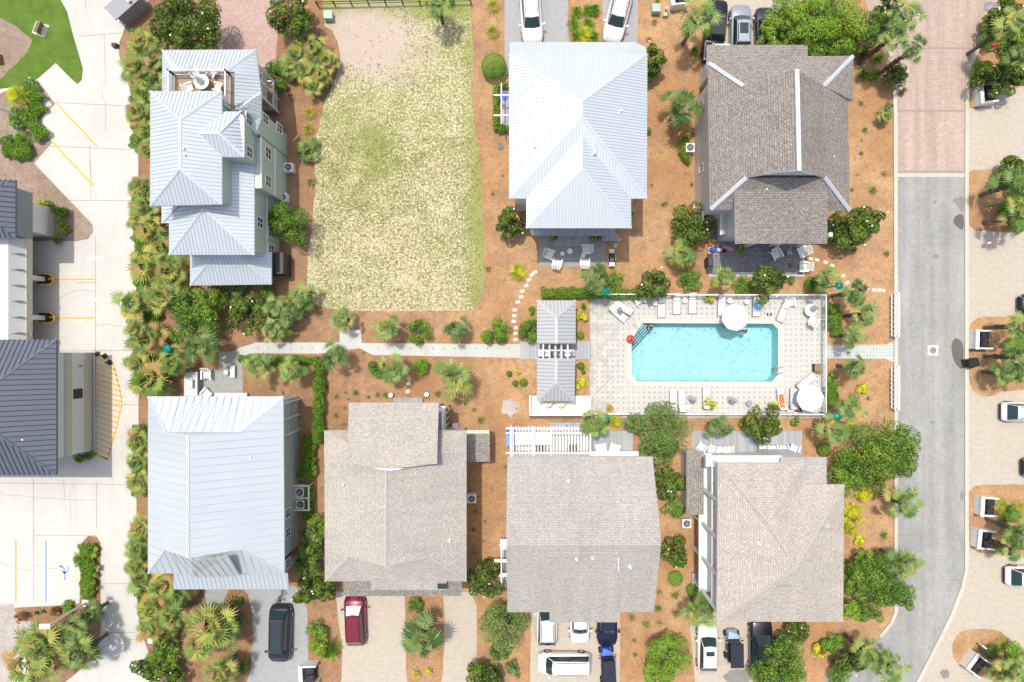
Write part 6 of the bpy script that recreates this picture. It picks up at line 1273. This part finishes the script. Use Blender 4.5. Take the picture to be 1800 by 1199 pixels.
for x, y, d in ((250, 78, 62), (286, 82, 44), (238, 118, 55), (272, 108, 50), (262, 140, 50), (250, 168, 46), (276, 162, 40), (243, 200, 48), (256, 232, 44), (258, 262, 36), (250, 330, 50), (252, 364, 52), (262, 408, 56), (246, 385, 44), (283, 438, 52), (258, 470, 72), (302, 478, 62), (236, 532, 66), (286, 520, 62), (262, 598, 68), (238, 578, 44), (266, 668, 74), (304, 640, 60), (240, 640, 48), (248, 775, 50), (243, 815, 46), (246, 850, 50), (250, 930, 56), (243, 965, 50), (250, 1010, 64), (290, 1030, 56), (270, 1070, 60), (302, 1080, 54), (262, 1105, 44), (316, 1048, 46), (239, 905+90, 40)):
    palm(x, y, d*1.08, random.uniform(1.9, 3.0), random.choice(['thick', 'golden', 'golden']), None, H_W)
for x, y, d, h in ((372, 1098, 92, 4.2), (352, 1130, 70, 3.4), (398, 1118, 60, 3.4), (385, 1185, 72, 3.6), (345, 1092, 50, 3.)): palm(x, y, d, h, 'golden', 'big golden fan palm', 'palms in the driveway island')
for x, y, d, h, k in ((68, 1130, 90, 5.0, 'golden'), (50, 1165, 80, 4.6, 'thick'), (90, 1160, 76, 4.4, 'golden'), (128, 1112, 70, 4.2, 'dwarf'), (140, 1150, 74, 4.0, 'dwarf'), (160, 1078, 40, 2.5, 'dwarf')): palm(x, y, d, h, k, 'large clustered palm', 'palms in the lower left clump')
for x, y, d in ((520, 95, 54), (552, 88, 56), (575, 108, 46), (538, 122, 56), (565, 134, 44), (512, 118, 40), (550, 150, 40), (538, 72, 40)): palm(x, y, d, 1.3, 'golden', 'clumped palmetto', 'palmetto clump left of the grass lot')
SB = ((353, 608, 72, 3.6), (457, 642, 54, 3.4), (512, 652, 58, 3.2), (586, 626, 58, 3.4), (602, 560, 46, 2.6), (680, 578, 58, 3.), (802, 578, 52, 2.8), (690, 650, 58, 3.2), (799, 664, 84, 3.6), (1198, 185, 82, 4.), (1226, 32, 74, 5.), (1199, 448, 62, 2.6), (1051, 491, 66, 4.2), (1274, 488, 44, 3.4), (1455, 488, 54, 4.2), (1506, 514, 54, 4.6), (1520, 553, 50, 3.6), (1503, 590, 52, 3.6), (1504, 645, 50, 3.4), (1497, 716, 54, 3.6), (1466, 758, 66, 4.), (1266, 752, 50, 3.4), (1043, 745, 54, 3.6), (1232, 1075, 72, 4.), (740, 1122, 92, 3.6), (1592, 28, 62, 6.4), (1572, 62, 58, 5.8), (1608, 84, 50, 6.), (1590, 886, 66, 3.8), (1592, 990, 66, 4.), (1574, 992, 50, 3.6), (1566, 1172, 62, 4.6), (1524, 1150, 62, 4.), (1790, 322, 78, 4.8), (1797, 375, 66, 4.8), (1792, 574, 60, 4.4), (1790, 628, 62, 4.2), (1768, 656, 48, 3.), (1796, 660, 44, 3.4), (1795, 935, 62, 4.4), (1782, 968, 46, 4.), (1784, 42, 72, 6.), (1798, 95, 54, 5.6), (1786, 1180, 62, 4.6), (1760, 1186, 50, 3.), (1560, 192, 28, 1.), (481, 583, 44, 2.), (532, 520, 56, 2.4), (505, 560, 60, 2.), (486, 545, 50, 2.2), (1556, 205, 30, 1.2), (900, 1175, 30, 1.2), (770, 3, 60, 4.0))
for i, (x, y, d, h) in enumerate(SB): palm(x, y, d*.98, h, 'sabal' if i % 3 else 'dwarf', 'green fan palm', 'green fan palms around the houses')
for x, y, d in ((540, 262, 50), (1064, 735+0, 24)): palm(x, y, d, .9, 'dwarf', 'low dark palmetto')
# feathery cycads
def cycadmesh(var, mats=('bg', 'lg', 'dg', 'bgl'), n=30, flat=.35):
    out, mi = [], []
    for i in range(n):
        az_ = i*2.39996; el = 1.2-1.1*(i/n)+rs.uniform(-.1, .1); L = rs.uniform(.85, 1.05); c0 = np.array([0, 0, 0.]); k = rs.randint(0, 4)
        dv = np.array([math.cos(az_)*math.cos(el), math.sin(az_)*math.cos(el), math.sin(el)]); side = np.array([-math.sin(az_), math.cos(az_), 0])
        for j in range(10):
            t = j/9; p = dv*L*(.1+.88*t); p[2] -= t*t*.45*L; wv = .15*math.sin(.35+2.6*t)+.03; q = p+dv*.10*L
            for s_ in (-1, 1): out.append([p-dv*.012, p+side*s_*wv+dv*.1-np.array([0, 0, .03]), p+side*s_*wv*.9+dv*.14-np.array([0, 0, .03]), p+dv*.03]); mi.append(k)
    return quads('fronds', np.array(out), np.array(mi), list(mats))
CY = [cycadmesh(0), cycadmesh(1)]; CYY = cycadmesh(2, ('yb', 'lg', 'yb', 'yl'))
def cycad(x, y, d, yel=False, desc=None, h=.5):
    q = P(x, y, h); g = root('cycad', (q.x, q.y, 0)); s = d/2/K*(HC-h)/HC; o = link('fronds', CYY if yel else CY[int(x) % 2], g); o.location.z = h*.7; o.scale = (s,)*3; o.rotation_euler.z = x; MB().tube((0, 0, 0), (0, 0, h*.75), .14, .12, 8).build('trunk', 'trunk', g); lab(g, desc or 'spiky dark green cycad', x, y, 'cycad', 'cycads')
cycad(27, 168, 52, True, 'bright yellow-green cycad with pale centre', 1.4); cycad(37, 243, 34); cycad(143, 984, 40, False, 'bright green rosette cycad', .8); cycad(578, 1142, 48); cycad(1028, 60, 40, True, 'yellow-green cycad among dark ones')
for x, y in ((1013, 20), (1033, 18), (1009, 40), (1035, 40), (1012, 62), (1044, 64), (1046, 16)): cycad(x, y, 27)
for x, y, d in ((1545, 100, 24), (1518, 130, 26), (1755, 962, 24), (1764, 918, 24), (382, 1174, 1), (1222, 88, 20), (1775, 1165, 30)): 
    if d > 1: cycad(x, y, d)
cycad(910, 478, 36, True, 'yellow-green leafy cycad by the stepping stones'); cycad(1776, 88, 46, False, 'bright green cycad under the palm')
for x, y, t_ in ((727, 1063, 0),): pass
# trees and shrubs
T = [('magnolia', 322, 34, 128, 6.5), ('magnolia', 505, 16, 88, 5.), ('bush', 484, 132, 56, 1.8), ('oak', 506, 392, 92, 4.8), ('oak', 328, 552, 108, 5.), ('oak', 362, 536, 70, 4.4), ('magnolia', 432, 551, 82, 4.), ('olive', 512, 540, 60, 2.2), ('bush', 470, 512, 40, 1.5), ('bush', 382, 520, 36, 1.6), ('olive', 420, 510, 36, 1.5),
     ('bush', 735, 583, 50, 1.7), ('bush', 874, 586, 58, 1.9), ('bush', 934, 580, 52, 1.9), ('bush', 934, 546, 15, .7), ('bush', 738, 645, 36, 1.4), ('bush', 663, 648, 34, 1.3), ('magnolia', 852, 1022, 76, 4.), ('olive', 886, 1105, 100, 4.6), ('olive', 875, 1150, 50, 3.), ('magnolia', 848, 1192, 68, 3.4), ('magnolia', 862, 1197, 50, 3.), ('bush', 728, 1064, 32, 1.2), ('yellow', 732, 1184, 18, .6), ('yellow', 756, 1181, 15, .6),
     ('olive', 1168, 757, 112, 5.), ('olive', 1160, 795, 76, 4.4), ('magnolia', 1180, 850, 66, 3.8), ('olive', 1186, 893, 44, 2.4), ('magnolia', 1190, 972, 60, 3.2), ('clip', 1188, 1018, 26, .9), ('clip', 1218, 1038, 22, .8), ('bright', 1176, 1160, 92, 4.2), ('bright', 1160, 1190, 60, 3.6), ('oak', 1384, 1172, 100, 4.8), ('oak', 1350, 1190, 60, 4.), ('magnolia', 1404, 1112, 48, 2.4), ('bush', 1466, 1132, 44, 1.6), ('redb', 1450, 1140, 24, 1.2), ('redb', 1470, 1168, 30, 1.2), ('yellow', 1440, 1146, 28, 1.2),
     ('oak', 1562, 788, 118, 5.6), ('oak', 1512, 826, 96, 5.), ('bright', 1490, 850, 60, 4.2), ('oak', 1596, 818, 60, 4.4), ('yellow', 1500, 905, 48, 2.), ('yellow', 1520, 868, 36, 1.8), ('yellow', 1495, 930, 30, 1.5), ('yellow', 1516, 952, 24, .9), ('oak', 1548, 1030, 110, 5.), ('oak', 1508, 1020, 70, 4.4), ('oak', 1590, 1050, 56, 4.), ('bright', 1500, 1074, 44, 3.2),
     ('bright', 1425, 40, 126, 7.), ('bright', 1490, 34, 112, 6.8), ('oak', 1540, 36, 70, 6.), ('bright', 1390, 26, 84, 6.), ('oak', 1455, 20, 100, 7.), ('bright', 1450, 62, 76, 6.2), ('bright', 1400, 66, 60, 5.6), ('oak', 1515, 66, 60, 5.6), ('bright', 1370, 40, 60, 5.5), ('oak', 1462, 76, 54, 5.4), ('magnolia', 1570, 8, 54, 5.), ('magnolia', 1578, 131, 44, 3.), ('redb', 1516, 98, 18, .9), ('redb', 1588, 160, 16, .9), ('magnolia', 1757, 132, 74, 4.2), ('magnolia', 1752, 36, 46, 3.), ('bush', 1785, 70, 46, 2.), ('magnolia', 1790, 140, 50, 4.), ('magnolia', 1778, 298, 56, 3.2), ('bright', 1784, 364, 50, 2.4), ('bright', 1770, 368, 30, 1.5), 
     ('magnolia', 1148, 497, 68, 4.), ('bush', 1216, 493, 42, 1.8), ('magnolia', 1346, 500, 66, 3.8), ('magnolia', 1370, 490, 34, 3.), ('bush', 1307, 500, 34, 1.5), ('bush', 1393, 492, 15, .8), ('bush', 1438, 500, 40, 1.6), ('magnolia', 1218, 393, 82, 4.4), ('magnolia', 1500, 398, 84, 4.6), ('magnolia', 1530, 380, 66, 4.), ('magnolia', 1472, 408, 44, 3.), ('bush', 1078, 490, 38, 1.7), ('magnolia', 1145, 98, 60, 4.4), ('magnolia', 1146, 122, 40, 3.4), ('clip', 868, 114, 44, 2.0), ('magnolia', 900, 391, 62, 3.6), ('clip', 1140, 229, 10, .8),
     ('magnolia', 1344, 746, 74, 3.8), ('yellow', 1362, 715, 20, 2.), ('bush', 1310, 742, 24, 1.), ('bush', 1399, 741, 18, .8), ('clip', 1450, 791, 23, 1.), ('yellow', 1077, 739, 34, 1.2), ('yellow', 1494, 752, 24, 1.), ('bush', 1463, 545, 30, 1.5), ('bush', 1464, 565, 30, 1.5), ('bush', 1466, 665, 24, 1.2), ('bush', 1462, 690, 26, 1.2), ('yellow', 1520, 680, 26, 1.), ('yellow', 1022, 555, 24, 1.), ('bush', 1026, 538, 12, .6), ('clip', 1020, 589, 13, .6), ('clip', 1021, 643, 13, .7), ('yellow', 1023, 675, 26, 1.), ('clip', 1026, 654, 8, .5), ('clip', 895, 657, 11, .5), ('yellow', 911, 655, 12, .5), ('clip', 906, 674, 11, .5), ('clip', 920, 672, 14, .6),
     ('oak', 545, 968, 52, 3.2), ('oak', 552, 925, 50, 3.), ('olive', 545, 940, 46, 3.), ('magnolia', 534, 1038, 56, 3.6), ('magnolia', 566, 1034, 60, 3.6), ('bright', 556, 1110, 40, 1.8), ('bright', 560, 1135, 36, 1.6), ('olive', 545, 1000, 50, 3.), ('oak', 533, 990, 34, 2.6), ('bush', 545, 810, 30, 1.4), ('bright', 546, 828, 24, 1.2), ('dk', 0, 0, 0, 0),
     ('oak', 292, 1130, 56, 3.), ('magnolia', 258, 1178, 64, 3.4), ('oak', 286, 1160, 60, 3.6), ('magnolia', 300, 1190, 50, 3.), ('bush', 417, 1056, 18, .7), ('oak', 410, 1100, 34, 2.), ('bush', 422, 1174, 30, 1.2), ('bright', 160, 970, 24, 1.), ('olive', 163, 1005, 26, 1.), ('bright', 160, 1030, 30, 1.), ('bush', 116, 1070, 26, .9), ('olive', 155, 1075, 36, 1.2), ('redb', 95, 1075, 20, .7), ('redb', 37, 1082, 24, .8), ('bush', 63, 1077, 8, .4), ('bush', 75, 1076, 9, .4),
     ('olive', 30, 215, 26, 1.), ('bush', 1725, 120, 34, 1.6), ('bush', 1790, 110, 40, 2.), ('magnolia', 1770, 20, 50, 3.6), ('bush', 1740, 66, 34, 1.8), ('bright', 1795, 60, 50, 3.), ('bush', 1795, 325, 40, 2.), ('bush', 1790, 395, 34, 1.4), ('bush', 1780, 608, 36, 1.4), ('bright', 1798, 600, 40, 2.), ('bush', 1780, 905, 34, 1.4), ('bright', 1795, 950, 36, 1.6), ('bush', 1750, 1150, 30, 1.4), ('bright', 1790, 1150, 44, 1.8), ('bush', 1545, 1165, 40, 2.), ('magnolia', 1500, 1165, 60, 3.4), ('bush', 1480, 1190, 40, 2.), ('oak', 1535, 845, 50, 4.), ('bright', 1530, 990, 50, 4.), ('oak', 1530, 1075, 50, 3.6), ('bush', 1520, 90, 26, 1.2), ('bush', 1540, 130, 22, 1.), ('magnolia', 1375, 60, 50, 5.), ('bright', 1355, 70, 40, 5.), ('olive', 1120, 745, 50, 3.), ('bush', 104, 374, 26, 1.3), ('bush', 106, 398, 26, 1.3), ('yellow', 66, 355, 18, 1.), ('bush', 100, 420, 18, 1.), ('bush', 82, 362, 22, 1.2), ('bush', 156, 801, 20, .8), ('bush', 140, 803, 22, .8),
     ('croton', 1247, 524, 22, 1.3), ('croton', 1247, 709, 27, 1.3), ('croton', 1071, 716, 13, .8), ('croton', 973, 418, 14, 1.), ('croton', 1046, 418, 13, 1.), ('bush', 688, 694, 7, .5), ('bush', 751, 693, 7, .5), ('croton', 1300, 438, 15, .9), ('bush', 1358, 436, 10, .9)]
for t in T:
    if t[0] == 'dk': continue
    tree(t[0], t[1], t[2], t[3]*1.06, t[4])
for x, y, r_, c in ((1247, 526, .3, 'terra'), (1247, 711, .3, 'grey'), (1071, 717, .3, 'terra'), (973, 419, .28, 'dark'), (1046, 419, .28, 'dark'), (688, 694, .2, 'offwhite'), (751, 693, .2, 'offwhite'), (1300, 439, .25, 'dark')):
    o = MB().lathe((0, 0, .02), [(r_*.7, 0), (r_, .42), (r_*1.06, .45), (r_*.85, .44)], 16).build('plant_pot', c); o.location = P(x, y); lab(o, {'terra': 'terracotta', 'grey': 'grey', 'dark': 'dark', 'offwhite': 'white'}[c]+' round plant pot', x, y, 'plant pot', 'round plant pots')
# hedges: one thing per run
def hedgerun(pts, wd, h, label, kind='hedge', seed=1):
    C0 = P(*pts[0]); out = []; mi = []
    for a, b in zip(pts, pts[1:]):
        A_, B2 = P(*a), P(*b); L = (B2-A_).length; n = int(L*wd*1500/1.4); t = rs.uniform(0, 1, n); u = rs.uniform(-1, 1, n); dv = np.array((B2-A_))/L; sd = np.array([-dv[1], dv[0], 0])
        lump = 1+.18*np.sin(t*L*3.1+a[0])+.1*np.sin(t*L*7.3); ed = wd/2*lump; z_ = h*(1-.35*np.abs(u)**3)*rs.uniform(.55, 1.05, n)*(.9+.1*lump)
        c = np.array(A_-C0)[None]+dv*(t*L)[:, None]+sd*(u*ed)[:, None]; c[:, 2] = z_; nr = unit(sd*u[:, None]*.8+rs.normal(size=(n, 3))*.5+np.array([0, 0, .6])); out.append(leafquads(c, nr, .13, .075)); mi.append(rs.choice(4, n, p=(.4, .3, .12, .18)))
    me = quads('hedge_foliage', np.concatenate(out), np.concatenate(mi), ['bg', 'lg', 'dg', 'bgl']); g = root('hedge', C0); tag(g, label, 'hedge', 'hedges'); link('foliage', me, g)
    m = MB()
    for a, b in zip(pts, pts[1:]):
        A_, B2 = P(*a)-C0, P(*b)-C0
        for k in range(int((B2-A_).length/.5)+1): q = A_.lerp(B2, min(1, k*.5/max((B2-A_).length, .1))); m.tube((q.x, q.y, 0), (q.x+.05, q.y, h*.7), .03, .015, 4)
    m.build('stems', 'trunk', g)
for a_ in (([(258, 60), (256, 160), (256, 265)], 1.9, 'top'), ([(258, 335), (262, 430), (262, 520)], 2.0, 'upper middle'), ([(256, 540), (270, 610), (275, 690)], 2.6, 'middle'), ([(253, 745), (252, 868)], 1.1, 'lower middle'), ([(254, 915), (254, 1000), (275, 1100)], 1.6, 'bottom')): hedgerun(a_[0], a_[1], 1.25, 'low undergrowth beneath the left palm hedge, '+a_[2]+' stretch')
hedgerun([(158, 952), (161, 1000), (160, 1048)], 1.2, 1.0, 'narrow clipped hedge in the curbed island right of the blue line'); hedgerun([(50, 150), (76, 182), (58, 205)], 1.5, .9, 'clipped hedge wrapped round the bright cycad at the left edge'); hedgerun([(28, 203), (58, 212), (84, 246)], 1.3, .9, 'clipped hedge between the two left parking lines, upper side'); hedgerun([(16, 245), (30, 275), (62, 262)], 1.4, .9, 'rounded clipped hedge around the small dark cycad, left edge')
hedgerun([(425, 630), (500, 632), (563, 633)], .75, 1.1, 'horizontal green hedge below the walkway, above the pale blue roof')
hedgerun([(566, 632), (565, 700), (563, 775)], .95, 1.5, 'vertical dark green hedge between the pale blue and beige roofs'); hedgerun([(545, 762), (548, 800), (538, 840)], 1.1, 1.2, 'short leafy hedge run right of the pale blue roof')
hedgerun([(950, 517), (1000, 516), (1060, 516), (1122, 518)], 1.0, 1.3, 'green hedge along the top left edge of the pool deck')
hedgerun([(872, 156), (872, 232)], .55, 1.0, 'U-shaped clipped hedge left of the hipped metal roof, long side'); hedgerun([(876, 155), (893, 154)], .6, 1.0, 'short top arm of the hedge around the blue tub'); hedgerun([(876, 229), (893, 230)], .7, 1.0, 'short bottom arm of the hedge beside the hipped metal roof')
hedgerun([(1209, 243), (1198, 248), (1196, 264), (1199, 280), (1210, 285)], .62, 1.0, 'rounded C-shaped hedge around the grey air conditioner'); hedgerun([(1460, 535), (1464, 590)], .9, 1.2, 'green hedge outside the upper right pool fence'); hedgerun([(462, 665), (462, 712)][:0] or [(1461, 672), (1459, 712)], .8, 1.0, 'green hedge outside the lower right pool fence'); hedgerun([(545, 850), (546, 910)], .9, 1.0, 'low green planting beside the framed air conditioners')
hedgerun([(1240, 497), (1300, 500)][:0] or [(1180, 880), (1190, 905)], .9, 1.2, 'grey-green low hedge between the gable and balcony houses')
# ornamental grass clumps: each countable, copied
def tuft(mats, n, spread, seed):
    out, mi = [], []
    for i in range(n):
        a = rs.uniform(0, 2*PI); L = rs.uniform(.5, 1.); k = rs.uniform(.5, 1.); d = np.array([math.cos(a), math.sin(a), 0]); s_ = np.array([-d[1], d[0], 0])*.014; p0 = d*.05*rs.uniform(); p1 = d*L*.5*k+np.array([0, 0, .55*L]); p2 = d*L*spread*k+np.array([0, 0, .35*L])
        out += [[p0-s_, p0+s_, p1+s_, p1-s_], [p1-s_, p1+s_, p2+s_*.2, p2-s_*.2]]; m_ = rs.randint(0, len(mats)); mi += [m_, m_]
    return quads('blades', np.array(out), np.array(mi), mats)
TG = dict(green=tuft(['pg', 'lg', 'tus'], 90, 1., 1), gold=tuft(['gy', 'yl', 'gy'], 260, 1., 2), tan=tuft(['tan', 'gy', 'tus'], 120, 1., 3), olive=tuft(['tus', 'pl', 'tan'], 60, 1., 4))
def grass(kind, x, y, d):
    o = bpy.data.objects.new('grass_clump', TG[kind]); COL.objects.link(o); o.location = P(x, y, 0); s = d/2/K; o.scale = (s, s, s*.9); o.rotation_euler.z = rs.uniform(0, 6); lab(o, {'green': 'green grass clump', 'gold': 'golden ornamental grass clump', 'tan': 'dry tan grass clump', 'olive': 'sparse olive grass tuft'}[kind], x, y, 'grass clump', 'grass clumps in the pine straw')
for x, y, d in ((867, 12, 40), (866, 58, 40), (545, 200, 34), (543, 228, 34), (1755, 888, 52), (1785, 892, 46), (1766, 935, 40), (1757, 1130, 40), (1735, 40+600, 8), (1765, 655, 50)): grass('gold', x, y, d)
for x, y, d in ((548, 320, 34), (512, 170, 26), (1140, 70, 20), (1150, 40, 22)): grass('tan', x, y, d)
for x, y, d in ((592, 697, 18), (608, 690, 10), (612, 702, 14), (626, 690, 22), (648, 698, 14), (664, 694, 18), (678, 694, 22), (607, 716, 18), (591, 730, 18), (605, 745, 18), (770, 692, 22), (822, 705, 16), (834, 720, 20), (845, 738, 26), (818, 710, 12), (750, 697, 14), (1512, 182, 18), (1519, 229, 20), (1514, 247, 12), (1513, 270, 16), (1552, 305, 24), (1533, 335, 28), (1507, 308, 10), (1497, 334, 12), (1557, 446, 22), (1165, 360, 14), (1145, 325, 12), (1170, 358, 14), (1215, 325, 14), (1187, 380, 8), (1168, 443, 14), (1111, 376, 12), (866, 341, 14), (858, 473, 20), (884, 310, 12), (1159, 1040, 24), (1186, 1045, 28), (1156, 1068, 26), (1188, 1076, 32), (1110, 1083, 30), (1134, 1095, 34), (1159, 1094, 26), (1116, 1150, 16), (1115, 1125, 14), (852, 916, 10), (850, 950, 12), (836, 898, 22), (832, 930, 16), (836, 970, 16), (1552, 940, 26), (1370, 1110, 20), (890, 820, 18), (1500, 440, 20), (1556, 190, 20), (1780, 960, 14), (1525, 700, 14), (1490, 620, 14), (1486, 440, 24), (1388, 468, 14), (910, 1185, 24), (1170, 28, 20), (1155, 2, 22), (640, 620, 10), (575, 680, 14), (498, 690, 18), (480, 682, 22), (470, 700, 16), (505, 700, 16)): grass('green' if (x*7+y) % 3 else 'olive', x, y, d)
# white-painted and yellow little details
o = MB().tube((0, 0, .1), (.8, .35, .35), .07, .09, 8).build('yellow_pipe', 'yellow'); o.location = P(93, 1081); tag(o, 'short yellow bollard stub in the lower left bed', 'bollard')
o = B((0, 0, .3), (.5, .5, .6), 0, .9).build('utility_box', 'offwhite'); o.location = P(270, 1122); tag(o, 'white box at the foot of palms beside the concrete, lower left', 'utility box')
g = root('hose_reel', P(880, 257)); tag(g, 'grey coiled hose ring lying left of the hipped metal roof', 'hose'); m = MB()
for r_ in (.28, .2, .13):
    for k in range(14): a, b = k*PI/7, (k+1)*PI/7; m.tube((r_*math.cos(a), r_*math.sin(a), .06+r_*.2), (r_*math.cos(b), r_*math.sin(b), .06+r_*.2), .03, n=4)
m.build('coil', 'grey', g)
# ================================================================ STUFF: uncountable ground cover
def scatter(name, polys, n, fn, mats, label=None):
    out, mi = [], []; k = 0
    while k < n:
        x0, y0, x1, y1 = polys[rs.randint(len(polys))]; x, y = rs.uniform(x0, x1), rs.uniform(y0, y1); p = np.array(P(x, y)); r_ = fn(p, x, y)
        if r_ is None: k += 1; continue
        for q in r_: out.append(q); mi.append(rs.randint(len(mats)))
        k += 1
    o = link(name, quads(name, np.array(out), np.array(mi), mats)); tag(o, kind='stuff', label=label, cat='ground cover'); return o
from mathutils import noise as mn
def tus(p, x, y):
    v = mn.noise(Vector((p[0]*.45, p[1]*.45, 1)))+.6*mn.noise(Vector((p[0]*1.3, p[1]*1.3, 5)))
    if v < -.45 or x < 560 and y < 200 or x < 556: return None
    if math.hypot((x-640)/75, (y-62)/52) < 1 and rs.uniform() < .85: return None
    r_ = []
    for i in range(5):
        a = rs.uniform(0, 2*PI); L = rs.uniform(.04, .11); d = np.array([math.cos(a), math.sin(a), 0]); s_ = np.array([-d[1], d[0], 0])*.018; b = p+d*rs.uniform(0, .05)+np.array([0, 0, .012]); t_ = b+d*L+np.array([0, 0, L*.6]); m_ = (b+t_)/2+np.array([0, 0, .02]); r_.append([b-s_, b+s_, t_+s_*.3, t_-s_*.3])
    return r_
scatter('dry_grass', [(562, 12, 826, 543), (552, 240, 846, 543)], 9000, tus, ['tus', 'pg', 'tan', 'tan', 'tus', 'gy'], 'short patchy dry grass covering the open lot')
def leafp(p, x, y):
    for b in ROOFB:
        if b[0] < x < b[2] and b[1] < y < b[3]: return None
    a = rs.uniform(0, 2*PI); L = rs.uniform(.02, .06); d = np.array([math.cos(a), math.sin(a), 0])*L; s_ = np.array([-d[1], d[0], 0])*.35; z_ = np.array([0, 0, .012]); return [[p-d+z_, p+s_+z_*2, p+d+z_, p-s_+z_*1.5]]
ROOFB = [(b[1], b[2], b[3], b[4]) for b in LM if 'roof' in b[0] or 'house' in b[0] or 'lot' in b[0] or 'pool' in b[0]]+[(1037, 510, 1452, 734), (590, 1040, 838, 1199), (887, 0, 1121, 130), (934, 1060, 1090, 1199), (1209, 1060, 1322, 1199), (400, 604, 945, 632), (1215, 757, 1408, 830)]
scatter('fallen_leaves', [(1495, 130, 1572, 590), (1495, 130, 1572, 590), (1145, 100, 1240, 480), (852, 0, 888, 600), (560, 550, 940, 600), (590, 630, 940, 810), (1095, 900, 1250, 1199), (850, 400, 1240, 520), (1455, 640, 1572, 760), (1410, 430, 1572, 600), (820, 800, 890, 1000)], 8000, leafp, ['tan', 'dead', 'blos', 'tan', 'dead'], 'fallen pale leaves scattered over the pine straw')
finish_labels()
